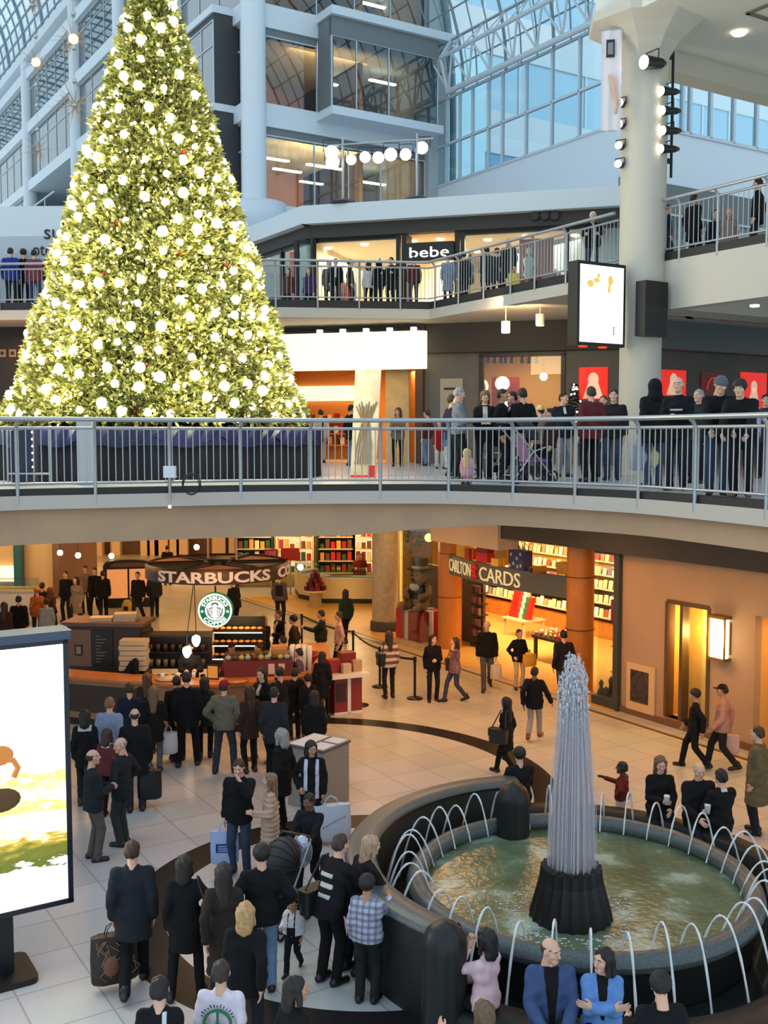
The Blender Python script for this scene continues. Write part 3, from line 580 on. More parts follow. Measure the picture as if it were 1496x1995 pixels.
for u, v, ru, rv in ((1150, 552, 9, 7), (1162, 546, 8, 5), (1166, 537, 4, 5), (1189, 547, 7, 10), (1186, 565, 4, 7), (1187, 556, 3, 8)):
    mb = MB(); s, z = PB_.hit(u, v); mb.lathe([(.001, 0), (ru*.0107, .002)], 14, M=Matrix.Translation(PB_.pt(s, .004, z)) @ Matrix(((B.x, 0, PB_.n.x, 0), (B.y, 0, PB_.n.y, 0), (0, rv/ru, 0, 0), (0, 0, 0, 1)))); fin(mb, 'gold_print', m_pg, bx)
mb = MB()
for i in range(4): s, z = PB_.hit(1195, 640+i*4); mb.box(s-.02, s+.025, .002, .006, z, z+.025, M=PB_.M)
fin(mb, 'small_print', mat('print_brown', (120, 90, 40)), bx)
for u in (1140, 1178): s, z = PB_.hit(u, 671); fin(MB().box(s-.08, s+.08, -.12, -.02, zl_-.075, zl_-.03, M=PB_.M), 'red_lamp', mat('red_lamp', (230, 60, 20), .5, emit=1.2), bx)
q = CC+Vector((.1, -.55, 0)); b2 = thing('poster_light_box', 'dark back of a second poster box on the column behind the glowing one', 'light box', (q.x, q.y, PB_.z(1212, 655)))
mb = MB(M=Matrix.Rotation(math.atan2(B.y, B.x), 4, 'Z')); mb.box(-.35, .32, -.14, .14, 0, 1.15); mb.build('casing', m_black, b2); mb = MB(M=Matrix.Rotation(math.atan2(B.y, B.x), 4, 'Z')); mb.box(-.1, .1, .14, .3, .4, .7); mb.build('bracket', m_black, b2)
# ---- can lights under the gallery
for i, (u, v) in enumerate(((985, 648), (1052, 634))):
    p = aty(u, v, 28.5); t = thing('can_light', ('white can lamp under the gallery nearer the big tree', 'white can lamp under the gallery nearer the glowing poster box')[i], 'light', (p.x, p.y, 9.75))
    h = 9.75-p.z; mb = MB(); mb.cyl((0, 0, -h), (0, 0, -h+.3), .12, n=14); mb.build('can', m_cream, t); mb = MB(); mb.cyl((0, 0, -h-.012), (0, 0, -h), .1, n=14); mb.build('lamp_face', m_down, t); mb = MB(); mb.cyl((0, 0, -h+.3), (0, 0, 0), .015); mb.build('stem', m_cream, t)
light('AREA', aty(1000, 600, 28)+Z*-.5, 60, (255, 214, 160), 1.5, aty(1000, 640, 31))
# downlight in the upper ceiling and under the right gallery
p = onz(1440, 66, 14.96); mb = MB(); mb.lathe([(.001, -.02), (.13, -.02), (.15, 0)], 16, p); tag(mb.build('downlight', m_down, origin=p), 'round recessed lamp in the pale ceiling beyond the column head', 'light')
p = onz(1470, 596, 9.02); mb = MB(); mb.lathe([(.001, -.02), (.09, -.02), (.1, 0.02)], 16, p); tag(mb.build('downlight', m_down, origin=p), 'small recessed lamp under the gallery to the right of the column', 'light')
# ---- starburst ornaments on hanging strings
m_ray = mat('starburst_ray', (206, 170, 130), .3, .6); m_glow = mat('starburst_glow', (255, 200, 140), .5, emit=5, ergb=(255, 190, 120)); m_bauble = mat('silver_bauble', (190, 195, 190), .2, .8)
for i, (u, v, r, lit, lab) in enumerate(((143, 76, .95, 1, 'glowing starburst ornament closest to the tree top'), (70, 121, .8, 1, 'glowing starburst ornament in front of the glass vault'), (146, 205, 1.0, 0, 'large unlit starburst ornament beside the tree flank'), (74, 292, .7, 0, 'small unlit starburst ornament hanging lowest near the office columns'), (64, 10, .6, 0, 'unlit starburst ornament high against the vault glass'))):
    p = aty(u, v, (36, 40, 33.5, 44, 48)[i]); r *= p.y/38; t = thing('starburst_ornament', lab, 'ornament', p, group=None); mb = MB(); rr = random.Random(i)
    for k in range(34):
        d = Vector((rr.gauss(0, 1), rr.gauss(0, 1), rr.gauss(0, 1))).normalized(); mb.cyl(d*.08, d*r*rr.uniform(.6, 1), .014, .004, 4)
    mb.build('rays', m_ray, t); MB().ball((0, 0, 0), .16 if lit else .1).build('core', m_glow if lit else m_bauble, t)
    mb = MB(); mb.cyl((0, 0, .1), (0, 0, 8), .008, n=4); mb.build('string', m_steel, t)
    for k in range(4): MB().ball((0, 0, .7+k*.9+rr.random()*.3), .09, 8, 6).build('bauble', m_bauble, t)
# ---- gallery fronts to the left of the tree
PL = Plane((-16, 33.4), Vector((1, -.05, 0)).normalized(), True)
f = MB(); f.box(-2, 9, -.3, 0, 12.4, 13.4, M=PL.M); struct('trim_24', f, m_bluewhite)
f = MB(); f.box(-2, 9, -3, -2.8, L3, 12.4, M=PL.M); struct('wall_left', f, mat('left_shop_wall', (170, 176, 186), .7))
sgn = thing('shop_sign', 'pale header with dark letters partly hidden by the left flank of the tree', 'sign', PL.pt(6, .05, 11.2))
s0, z0 = PL.hit(0, 505, .05); s1, z1_ = PL.hit(125, 440, .05)
fin(MB().box(s0-.3, s1, 0, .04, z0, z1_-.3, M=PL.M), 'sign_panel', mat('sign_pale', (186, 192, 200), .5), sgn)
s, z = PL.hit(101, 456, .08); lettering('su', PL, s, .06, z, .5, .3, m_black, sgn)
s, z = PL.hit(82, 488, .08); lettering('oto', PL, s, .06, z, .62, .3, m_black, sgn)
f = MB(); f.box(-2, 9, -.6, -.4, L2, 9.75, M=PL.M); struct('wall_left_lower', f, mat('dark_shop_front', (40, 36, 34), .6))
lb = thing('shop_sign', 'dark fascia with a row of square pictogram tiles left of the tree', 'sign', PL.pt(4, 0, 8.5)); 
for i, u in enumerate((4, 24, 42)):
    s, z = PL.hit(u, 688, -.35); fin(MB().bbox(s-.12, s+.12, -.39, -.36, z-.12, z+.12, .04, M=PL.M), 'pictogram_tile', mat('tile_tan', (150, 128, 104), .6), lb); fin(MB().box(s-.05, s+.05, -.36, -.35, z-.05, z+.05, M=PL.M), 'pictogram', m_black, lb)
light('AREA', Vector((-11, 31.8, 9.5)), 90, (255, 180, 100), 1.5, Vector((-11, 31.8, 5)))
# ---- level 2: bright curved fascia over the shop entrance
m_fasc = mat('lit_fascia_glow', (255, 238, 200), .5, emit=1.5, ergb=(255, 232, 186)); m_fasc.cycles.emission_sampling = 'AUTO'
s0, z1_ = P2D.hit(470, 654, .9); s1, z0 = P2D.hit(829, 717, .9)
fs = thing('fascia_light_box', 'bright blank cream fascia glowing over the entrance right of the tree', 'light box', P2D.pt(s1, .5, z0)); mb = MB(); mb.bbox(s0, s1, .5, .95, z0, z1_, .25, M=P2D.M); fin(mb, 'diffuser', m_fasc, fs)
mb = MB(); mb.box(s0, s1-.2, .55, .9, z1_, z1_+.08, M=P2D.M); fin(mb, 'cap', m_black, fs)
for i in range(5): s = s1-.35-i*.75; fin(MB().cyl(P2D.pt(s, 1.0, z1_), P2D.pt(s, 1.0, z1_+.1), .1, n=10), 'lamp_head', m_signw, fs)
m_orw = mat('honey_shop_wall', (226, 158, 78), .6)
room(P2D, P2D.s(470), e1-.1, L2, eztop+.3, 5, m_orw, mat('honey_floor', (200, 170, 130), .4), 3, mat('honey_ceiling', (222, 170, 96), .7))
light('AREA', P2D.pt((e0+e1)/2, -2, eztop+.1), 150, (255, 190, 110), 2.5, P2D.pt((e0+e1)/2, -2, L2)); light('AREA', P2D.pt(e1-.8, -1.2, eztop), 40, (255, 200, 130), .8, P2D.pt(e1-.8, -1.5, L2))
f = MB(); f.bbox(P2D.s(742), P2D.s(790), -1.4, -.5, L2, eztop+.2, .05, M=P2D.M); struct('pillar_1', f, mat('pale_wood', (226, 190, 130), .45, var=.1, vs=3))
f = MB(); f.box(P2D.s(812), P2D.s(827), -.3, .25, L2, eztop, M=P2D.M); struct('door_2', f, mat('walnut_frame', (92, 62, 40), .5))
lt = P2D.hit(594, 752, -4.6); rt = P2D.hit(694, 780, -4.6)
sh = thing('wall_shelf', 'lit display shelf at the back of the honey coloured shop', 'shelf', P2D.pt(lt[0], -4.7, L2)); fin(MB().box(lt[0], rt[0], -4.9, -4.75, L2, rt[1]), 'back_panel', m_red, sh) if False else None
fin(MB().box(lt[0]-.5, rt[0]+.6, -4.9, -4.85, rt[1], lt[1], M=P2D.M), 'lit_panel', m_fasc, sh)
for k in range(3): fin(MB().box(lt[0]-.5, rt[0]+.6, -4.85, -4.45, L2+.5+k*.42, L2+.54+k*.42, M=P2D.M), 'shelf_board', m_wood, sh)
for k in range(3):
    for j in range(12):
        s = lt[0]-.3+j*.24; o = MB().box(s, s+.15, -4.75, -4.55, L2+.55+k*.42, L2+.55+k*.42+.2+.1*((j*7+k) % 3)/2, M=P2D.M).build('gift_box', mat('gift_%d' % ((j+k) % 4), ((150, 30, 24), (200, 150, 90), (90, 50, 30), (230, 220, 200))[(j+k) % 4])); tag(o, 'small boxed goods on the back shelf of the honey coloured shop', 'box', 'boxes on the honey shop shelf')
for u, v in ((600, 730), (612, 733), (628, 730), (585, 733), (688, 735)): disc_light(P2D, P2D.s(u, v, -2), -2, eztop+.25, .09, 'small ceiling lamp inside the honey coloured shop', 'ceiling lamps in the honey shop')
mb = MB(); s, z = P2D.hit(783, 775, -2.2); mb.box(s-.35, s+.35, -2.3, -2.25, z-.5, z+.5, M=P2D.M); tag(mb.build('poster', mat('orange_poster', (226, 84, 30), .5)), 'orange red poster inside the shop behind the pale wood pillar', 'poster')
# ---- plain door panel and dressed shop window on level 2
s0, z1_ = P2D.hit(858, 738); s1, _ = P2D.hit(902, 738); f = MB(); f.box(s0, s1, .0, .05, L2, z1_, M=P2D.M); f.box(s0+.12, s1-.12, .05, .07, z1_-.34, z1_-.28, 1, M=P2D.M); struct('door_3', f, [mat('door_beige', (176, 164, 146), .6), m_black])
room(P2D, w0-.5, w1+.2, wz0-.3, wz1+.1, 3.2, mat('amber_shop_wall', (232, 186, 108), .7), m_shopf, 4)
f = MB(); 
for s in (w0, w1): f.box(s-.06, s+.06, -.1, .08, wz0, wz1, M=P2D.M)
for z in (wz0, wz1): f.box(w0-.06, w1+.06, -.1, .08, z-.06, z+.06, M=P2D.M)
WN[0] += 1; f.box(w0, w1, -.06, -.05, wz0, wz1, 1, M=P2D.M); struct('window_%d' % WN[0], f, [m_black, m_glass])
light('AREA', P2D.pt((w0+w1)/2, -1.2, wz1), 75, (255, 200, 120), 1.5, P2D.pt((w0+w1)/2, -1.5, L2))
for i, u in enumerate((951, 964, 976, 985, 997, 1017, 1030, 1045)):
    s, z = P2D.hit(u, 699, -.4); p = P2D.pt(s, -.4, z); t = thing('track_spotlight', 'small black spotlight hanging in a row at the top of the amber shop window', 'light', p, group='track spots in the amber window')
    mb = MB(); mb.cyl((0, 0, -.14), (0, 0, .05), .06, .05, 8); mb.build('barrel', m_black, t); mb = MB(); mb.cyl((0, 0, .05), (0, 0, .2), .012, n=5); mb.build('stem', m_black, t)
s0, z1_ = P2D.hit(958, 735, -1); s1, _ = P2D.hit(1012, 735, -1); mb = MB(); mb.box(s0, s1, -1.05, -1, wz0+.2, z1_, M=P2D.M); mb.add([P2D.pt(s0+.25, -.99, wz0+.3), P2D.pt(s0+.6, -.99, wz0+.3), P2D.pt(s0+.42, -.99, z1_-.15)], [(0, 1, 2)], 1); tag(mb.build('poster', [m_red, m_signw]), 'square red poster with a pale figure in the amber shop window', 'poster')
s, z = P2D.hit(1059, 734, -1.4); p = P2D.pt(s, -1.4, z); t = thing('globe_lamp', 'round white globe lamp glowing inside the amber shop window', 'light', p); MB().ball((0, 0, 0), .13).build('globe', m_signw, t); mb = MB(); mb.cyl((0, 0, .12), (0, 0, wz1-z), .01, n=5); mb.build('cord', m_black, t)
# red framed posters on the grey wall
m_pface = mat('poster_pale_figure', (250, 208, 180), .5, emit=.5); m_predlit = mat('backlit_red_poster', (232, 40, 26), .5, emit=.75); m_preddim = mat('dim_red_poster', (150, 42, 38), .5)
for i, (P, u0, u1, v0, v1, lab, m) in enumerate(((P2D, 1128, 1184, 716, 778, 'square backlit red poster with a dark robed figure left of the column', m_predlit), (P2B, 1284, 1334, 720, 772, 'backlit red poster just right of the white column', m_predlit), (P2B, 1364, 1411, 724, 775, 'dim unlit red poster with an arch between two bright ones', m_preddim), (P2B, 1441, 1490, 725, 800, 'tall bright red poster with a pale figure near the picture edge', m_predlit))):
    s0, z1_ = P.hit(u0, v0); s1, z0 = P.hit(u1, v1); t = thing('poster', lab, 'poster', P.pt((s0+s1)/2, .02, z0))
    mb = MB(); mb.bbox(s0, s1, .0, .05, z0, z1_, .02, M=P.M); fin(mb, 'red_panel', m, t); mb = MB(); sm2 = (s0+s1)/2; h = z1_-z0
    if i == 2: mb.tube([P.pt(sm2+.3*math.cos(a), .06, z0+h*.3+.38*math.sin(a)) for a in [PI*k/10 for k in range(11)]], .02, 5)
    else:
        mb.lathe([(.001, .06), (.16, .06)], 12, M=Matrix.Translation(P.pt(sm2, 0, z0+h*.62)) @ Matrix(((P.d.x, 0, P.n.x, 0), (P.d.y, 0, P.n.y, 0), (0, 1.3, 0, 0), (0, 0, 0, 1)))); mb.add([P.pt(sm2-.3, .06, z0+.03), P.pt(sm2+.3, .06, z0+.03), P.pt(sm2+.12, .06, z0+h*.6), P.pt(sm2-.12, .06, z0+h*.6)], [(0, 1, 2, 3)])
    fin(mb, 'printed_figure', m_pface if i != 2 else m_predlit, t)
# small lit conifer by the posters
p = P2D.pt(P2D.s(1119, 790, .85), .85, L2); t = thing('small_christmas_tree', 'small dark conifer with white lights in front of the grey wall', 'christmas tree', p); mb = MB(); rr = random.Random(3)
for i in range(500):
    h = rr.random()**.7; zz = .5+1.9*h; r = .48*(1-h)*rr.uniform(.6, 1.05)+.02; a = rr.random()*2*PI; c = Vector((r*math.cos(a), r*math.sin(a), zz)); d = Vector((math.cos(a), math.sin(a), -.3))*.14; s_ = Vector((-math.sin(a), math.cos(a), 0))*.05; mb.add([c-s_, c+s_, c+d], [(0, 1, 2)])
mb.build('foliage', mat('dark_needles', (24, 44, 28), .8), t); mb = MB(); mb.cyl((0, 0, 0), (0, 0, .6), .05); mb.build('trunk', m_wood, t)
for i in range(26):
    h = rr.random(); r = .5*(1-h)+.03; a = rr.uniform(-2.8, -.4); MB().ball((r*math.cos(a), r*math.sin(a), .55+1.85*h), .035, 6, 4).build('light', m_signw, t)
# ---- tall painted board leaning on the deck
p0, p1 = onz(682, 930, L2), onz(731, 932, L2); t = thing('leaning_board', 'tall pale board with floral art leaning on the deck behind the railing', 'board', p0)
hh = topz(p0, 717)-L2; x1 = p1.x-p0.x; mb = MB(); mb.add([(0, 0, 0), (x1, .02, 0), (x1+.12, .5, hh), (.1, .5, hh)]+[(0, .06, 0), (x1, .08, 0), (x1+.12, .56, hh), (.1, .56, hh)], [(0, 1, 2, 3), (7, 6, 5, 4), (0, 4, 5, 1), (1, 5, 6, 2), (2, 6, 7, 3), (3, 7, 4, 0)]); mb.build('board', mat('board_art', (206, 190, 160), .7, var=.25, vs=2.2), t)
pt = lambda a, b: Vector((a*x1+.1*b, .5*b-.02, hh*b)); mb = MB()
for k in range(9): a = .2+.07*k; mb.tube([pt(.5, .45), pt(.3+.05*k, .55), pt(.1+.1*k, .66+.02*(k % 3))], .012, 5)
for k in range(7): mb.tube([pt(.35+.05*k, .5), pt(.2+.09*k, .3), pt(.15+.1*k, .12)], .01, 5)
mb.build('painted_flower', mat('paint_brown', (138, 110, 78)), t); mb = MB(); mb.add([pt(0, 0)-Vector((0, .01, 0)), pt(1, 0)-Vector((0, .01, 0)), pt(1, .02)-Vector((0, .01, 0)), pt(0, .02)-Vector((0, .01, 0))], [(0, 1, 2, 3)]); mb.box(x1*.7, x1*.98, -.02, .0, .06, .25); mb.build('red_corner', m_red, t)
# ---- concrete bollard pillar by the railing, cable box on the railing
p = onz(169, 945, L2); f = MB(); f.bbox(p.x-.14, p.x+.14, p.y-.1, p.y+.18, L2, topz(p, 818), .03); tag(f.build('concrete_post', m_conc), 'square concrete post standing between the railing and the tree skirt', 'post')
i = near_i(E2s, Vector((aty(348, 920, 17.4).x, 17.4, 0))); q = E2s[i]+Vector((0, -.1, 0)); zb_ = aty(348, 928, q.y).z
t = thing('junction_box', 'small white cable box strapped to the railing with a coil of black cable', 'box', (q.x, q.y, zb_)); mb = MB(); mb.bbox(-.1, .1, -.1, .02, -.02, .17, .02); mb.build('box', m_white, t); mb = MB(); mb.tube([(0, -.04, 0), (0, -.04, -.3), (.0, -.06, -.45)], .014, 6); mb.tube([(-.05, -.03, -.15), (.12, -.03, 0)], .012, 5); mb.build('conduit', m_steel, t)
mb = MB(); mb.tube([(.36+.15*math.cos(a), -.06, -.12+.17*math.sin(a)) for a in [k*2*PI/20 for k in range(20)]], .013, 5, closed=True); mb.tube([(.36+.13*math.cos(a), -.08, -.14+.16*math.sin(a)) for a in [k*2*PI/20 for k in range(20)]], .011, 5, closed=True); mb.build('cable_coil', m_black, t); MB().ball((.0, -.08, -.5), .03, 8, 6).build('bulb', m_signw, t)

light('POINT', Vector((-11.2, 30.2, 8.4)), 70, (255, 176, 96), .3)  # added fill to brighten the left gallery underside; no fitting there
# ================================================================ the big christmas tree
ZB, ZT = L2+1.12, 16.4; TH = ZT-ZB; TR = 3.02
tree = thing('christmas_tree', 'giant cone shaped christmas tree covered in glowing white lights', 'christmas tree', (TC.x, TC.y, L2))
def trad(h): return TR*(1-h)*(1+.02*math.sin(h*40))+.05   # h 0..1 up the tree
def needle_mat():
    m = bpy.data.materials.new('fir_needles'); m.use_nodes = True; nt = m.node_tree; b = nt.nodes['Principled BSDF']; b.inputs['Roughness'].default_value = .6
    g = nt.nodes.new('ShaderNodeNewGeometry'); cr = nt.nodes.new('ShaderNodeValToRGB'); e = cr.color_ramp
    e.elements[0].color = (*lin((84, 92, 44)), 1); e.elements[1].color = (*lin((222, 214, 134)), 1); k = e.elements.new(.45); k.color = (*lin((140, 144, 74)), 1); k = e.elements.new(.75); k.color = (*lin((180, 178, 98)), 1)
    nt.links.new(g.outputs['Random Per Island'], cr.inputs['Fac']); nt.links.new(cr.outputs['Color'], b.inputs['Base Color']); b.inputs['Subsurface Weight'].default_value = 0
    return m
m_need = needle_mat()
rs = np.random.RandomState(11)
def foliage(n, r0):
    h = 1-np.sqrt(rs.rand(n)); h = np.clip(h, 0, .995); a = rs.rand(n)*2*PI
    rad = np.array([trad(x) for x in h])-np.abs(rs.randn(n))*.12+.06*np.sin(a*9+h*60)
    c = np.stack([rad*np.cos(a), rad*np.sin(a), ZB-L2+h*TH], 1)
    V = []; k = 4
    for j in range(k):
        d = np.stack([np.cos(a), np.sin(a), np.zeros(n)], 1)*.8+rs.randn(n, 3)*.65; d[:, 2] -= .1; d /= np.linalg.norm(d, axis=1)[:, None]
        s = np.cross(d, rs.randn(n, 3)); s /= np.linalg.norm(s, axis=1)[:, None]
        L_ = (.11+.11*rs.rand(n))[:, None]; w = (.024+.02*rs.rand(n))[:, None]
        V.append(np.stack([c-s*w*.3, c+d*L_*.55-s*w, c+d*L_, c+d*L_*.55+s*w], 1))
    V = np.concatenate(V, 0).reshape(-1, 3); m = len(V)//4
    me = bpy.data.meshes.new('foliage'); me.vertices.add(len(V)); me.vertices.foreach_set('co', V.ravel().astype(np.float32)); me.loops.add(m*4); me.loops.foreach_set('vertex_index', np.arange(m*4, dtype=np.int32)); me.polygons.add(m); me.polygons.foreach_set('loop_start', np.arange(0, m*4, 4, dtype=np.int32)); me.update(calc_edges=True); me.validate()
    me.materials.append(m_need); o = bpy.data.objects.new('foliage', me); COL.objects.link(o); o.parent = tree; tag(o, kind='stuff'); return o
foliage(33000, 0)
mb = MB(); mb.lathe([(trad(h)-.22 if h < .93 else .02, ZB-L2+h*TH) for h in [i/12 for i in range(13)]], 28); mb.lathe([(.0, ZB-L2), (trad(0)-.22, ZB-L2)], 28); mb.build('inner_cone', mat('inner_branches', (64, 72, 36), .9, var=.4, vs=5), tree)
mb = MB(); mb.cyl((0, 0, 0), (0, 0, 2), .25); mb.build('trunk', m_wood, tree)
# globes: even spacing over the side of the cone that can be seen
m_globe = mat('lit_globe', (255, 250, 226), .4, emit=5.5, ergb=(255, 246, 214)); m_globe.cycles.emission_sampling = 'NONE'
pts = []; rr = random.Random(5); tries = 0
while len(pts) < 250 and tries < 60000:
    tries += 1; h = 1-math.sqrt(rr.random()); a = rr.uniform(-PI*1.02, PI*.12); r = trad(h)+.03
    if h > .985: continue
    p = Vector((r*math.cos(a), r*math.sin(a), ZB-L2+.08+h*TH))
    if all((p-q).length > .36 for q in pts): pts.append(p)
g0 = MB().ball((0, 0, 0), .096, 12, 8).build('globe_light', m_globe)
G = 'white globe lights on the giant christmas tree'; LG = 'white globe light glowing among the green branches of the giant tree'
for i, p in enumerate(pts):
    o = g0 if i == 0 else g0.copy()
    if i: COL.objects.link(o)
    o.location = tree.location+p; k = rr.choice((.85, 1, 1, 1.1, .7)); o.scale = (k, k, k); tag(o, LG, 'light', G)
# tiny fairy lights, too many to count
m_fairy = mat('lit_fairy_light', (255, 240, 190), .4, emit=6, ergb=(255, 238, 180)); m_fairy.cycles.emission_sampling = 'NONE'
mb = MB()
for i in range(1900):
    h = 1-math.sqrt(rr.random()); a = rr.uniform(-PI*1.05, PI*.15); r = trad(h)+rr.uniform(-.06, .12); s = rr.choice((.016, .02, .025, .034)); mb.ball((r*math.cos(a), r*math.sin(a), ZB-L2+h*TH), s, 5, 4)
o = mb.build('fairy_lights', m_fairy, tree); tag(o, kind='stuff')
for i in range(34):   # small red and green baubles
    h = 1-math.sqrt(rr.random()); a = rr.uniform(-PI, 0); r = trad(h)+.04; o = MB().ball((0, 0, 0), .05, 8, 6).build('bauble', mat('red_bauble', (170, 30, 24), .25) if i % 2 else mat('gold_bauble', (220, 180, 80), .25, .8)); o.location = tree.location+Vector((r*math.cos(a), r*math.sin(a), ZB-L2+h*TH)); tag(o, 'small coloured bauble tucked between the lights of the giant tree', 'ornament', 'small baubles on the giant tree')
# the glow of all those lights on the tree itself and around it
for h, pw in ((.06, 150), (.2, 210), (.36, 170), (.55, 80), (.75, 40)):
    for a in (-2.6, -1.9, -1.2, -.5):
        r = trad(h)+.9; light('POINT', (TC.x+r*math.cos(a), TC.y+r*math.sin(a), ZB+h*TH), pw*.55, (255, 243, 200), .3)
# skirt: navy swag over black drape
sk = thing('tree_skirt', 'round stage draped in black with navy blue swags under the giant tree', 'stage', (TC.x, TC.y, L2)); RS = 3.42
m_navy = mat('navy_satin', (30, 32, 76), .45, var=.3, vs=3); m_bdr = mat('black_drape', (16, 19, 28), .8)
mb = MB(); n = 220; prof = []
for j, z in enumerate((0, .35, .7)):
    for i in range(n): a = 2*PI*i/n; r = RS+.045*math.sin(i*2*PI/n*48)*(1-.2*j); prof.append((r*math.cos(a), r*math.sin(a), z))
mb.add(prof, [(j*n+i, j*n+(i+1) % n, (j+1)*n+(i+1) % n, (j+1)*n+i) for j in range(2) for i in range(n)], 0, True); mb.build('drape', m_bdr, sk)
mb = MB(); v = []
for j in range(4):
    for i in range(n):
        a = 2*PI*i/n; sw = abs(math.sin(a*9)); r = RS+.07+.03*math.sin(a*70+j); v.append((r*math.cos(a), r*math.sin(a), 1.0-(.12+.24*sw)*j/3))
mb.add(v, [((j+1)*n+i, (j+1)*n+(i+1) % n, j*n+(i+1) % n, j*n+i) for j in range(3) for i in range(n)], 0, True); mb.build('swag', m_navy, sk)
mb = MB(); mb.lathe([(0, .98), (RS+.07, 1.0), (RS+.05, .68)], 60); mb.build('deck', m_navy, sk)
# rack with small lights and a dark crate at the left, behind the railing
p = onz(105, 940, L2); t = thing('equipment_rack', 'dark equipment rack with a column of small lights left of the concrete post', 'rack', (p.x, 18.3, L2)); mb = MB()
for x in (-.45, .3): mb.cyl((x, 0, 0), (x, 0, 1.05), .018); 
mb.cyl((-.45, 0, .2), (.3, 0, .2), .018); mb.cyl((-.45, 0, 1.0), (.3, 0, 1.0), .018); mb.build('frame', m_steel, t)
mb = MB(); mb.box(-.4, -.05, .06, .4, 0, .95); mb.build('case', mat('navy_case', (40, 44, 66), .6), t)
for k in range(6): MB().ball((-.0, -.04, .32+.12*k), .022, 6, 4).build('indicator', m_signw, t)
# ================================================================ ground level shops and furniture
m_peach = mat('peach_wall', (182, 148, 116), .75, var=.05, vs=1.2); m_honeyw = mat('honey_wall', (232, 178, 96), .6); m_cardsh = mat('pale_shelf', (226, 206, 160), .6)
def gp2(u, v): return onz(u, v, 0)
g = lambda u, v=1200, off=0: PG.hit(u, v, off)
zbk = PG.z(1208, 1074)
hA0, hA1 = g(1382)[0], g(1300)[0]; hAt = g(1300, 1171)[1]; hAb = g(1340, 1408)[1]; hB1 = g(1472)[0]; sw = g(1208)[0]
wall_with_holes(PG, -4, sw, 0, 4.6, [(-4, hB1, 0, 2.75), (hA0, hA1, hAb, hAt)], name='wall_right_lower', mats=m_peach)
f = MB(); f.box(-4, g(998)[0], 0, .4, zbk, 4.79, M=PG.M); struct('trim_25', f, m_dark)
f = MB(); f.box(-4, sw+.1, 0, .04, 0, .14, M=PG.M); struct('baseboard_right', f, mat('brown_base', (120, 84, 60), .6))
f = MB(); f.box(-4, 26, .5, .6, 0, .012, M=PG.M); f.box(-4, 26, .62, .72, 0, .01, 1, M=PG.M); struct('trim_26', f, [mat('floor_strip_brown', (110, 80, 56), .4), mat('floor_strip_cream', (216, 196, 160), .3)])
# recess with lit panel
f = MB(); f.box(hA0-.1, hA1+.1, -.75, -.7, hAb, hAt, M=PG.M); f.box(hA1, hA1+.1, -.7, -.2, hAb, hAt, M=PG.M); f.box(hA0-.1, hA0, -.7, -.2, hAb, hAt, M=PG.M); f.box(hA0, hA1, -.7, 0, hAt, hAt+.06, M=PG.M); f.box(hA0, hA1, -.7, 0, hAb-.06, hAb, M=PG.M); struct('wall_recess', f, m_honeyw)
WN[0] += 1; f = MB(); f.box(hA0, g(1329)[0], -.16, -.14, hAb, hAt, 0, M=PG.M)
for s in (hA0, g(1329)[0], hA1): f.box(s-.04, s+.04, -.2, .03, hAb, hAt, 1, M=PG.M)
f.box(hA0, hA1, -.2, .03, hAt-.04, hAt+.04, 1, M=PG.M); struct('window_%d' % WN[0], f, [m_glass, mat('bronze_frame', (96, 70, 44), .5)])
tw = thing('wall_art', 'pale panel with thin twig drawing inside the lit wall recess', 'picture', PG.pt((hA0+hA1)/2, -.66, 1.0)); fin(MB().box(hA0+.05, g(1329)[0], -.69, -.64, hAb+.05, hAt-.05, M=PG.M), 'panel', mat('panel_gold', (236, 200, 136), .6, var=.08, vs=3), tw)
mb = MB(); s0 = g(1365)[0]
for k in range(5): mb.tube([PG.pt(s0+.1, -.63, .5+.1*k), PG.pt(s0-.02+.06*(k % 2), -.63, .75+.14*k), PG.pt(s0-.2+.05*k, -.63, 1.0+.13*k)], .008, 4)
fin(mb, 'twig_drawing', mat('twig_brown', (120, 84, 50)), tw); mb = MB()
for k in range(7): a = s0+.45-.1*k; mb.tube([PG.pt(a, -.63, 1.92), PG.pt(a-.04, -.63, 1.99+.03*(k % 3)), PG.pt(a-.08, -.63, 1.92)], .007, 4)
fin(mb, 'script_lettering', mat('twig_brown', (120, 84, 50)), tw)
s, z = g(1372, 1215); fin(MB().box(s-.06, s+.1, -.62, -.54, z-.4, z+.32, M=PG.M), 'tube_lamp', m_signw, tw)
light('POINT', PG.pt(s+.3, -.3, z-.3), 90, (255, 206, 120), .1)
# lantern on the wall
s, z1_ = g(1400, 1202, .15); z0 = g(1400, 1284, .15)[1]; ln = thing('wall_lantern', 'glowing cream rectangular wall lantern between the lit recess and the shop doorway', 'light', PG.pt(s, 0, z0))
m_lant = mat('lit_lantern_glow', (255, 246, 206), .5, emit=3.2, ergb=(255, 240, 196)); fin(MB().bbox(s-.19, s+.19, .04, .2, z0+.03, z1_-.03, .03, M=PG.M), 'glass_box', m_lant, ln); mb = MB()
for q in (z0, z1_): mb.box(s-.21, s+.21, .0, .23, q-.03, q+.03, M=PG.M)
for a in (-.205, .205): mb.box(s+a-.012, s+a+.012, .19, .225, z0, z1_, M=PG.M)
mb.box(s-.2, s+.2, 0, .04, z0+.1, z1_-.1, M=PG.M); fin(mb, 'frame', mat('brass_frame', (150, 110, 50), .4, .6), ln)
light('POINT', PG.pt(s, .5, (z0+z1_)/2), 22, (255, 205, 120), .2)
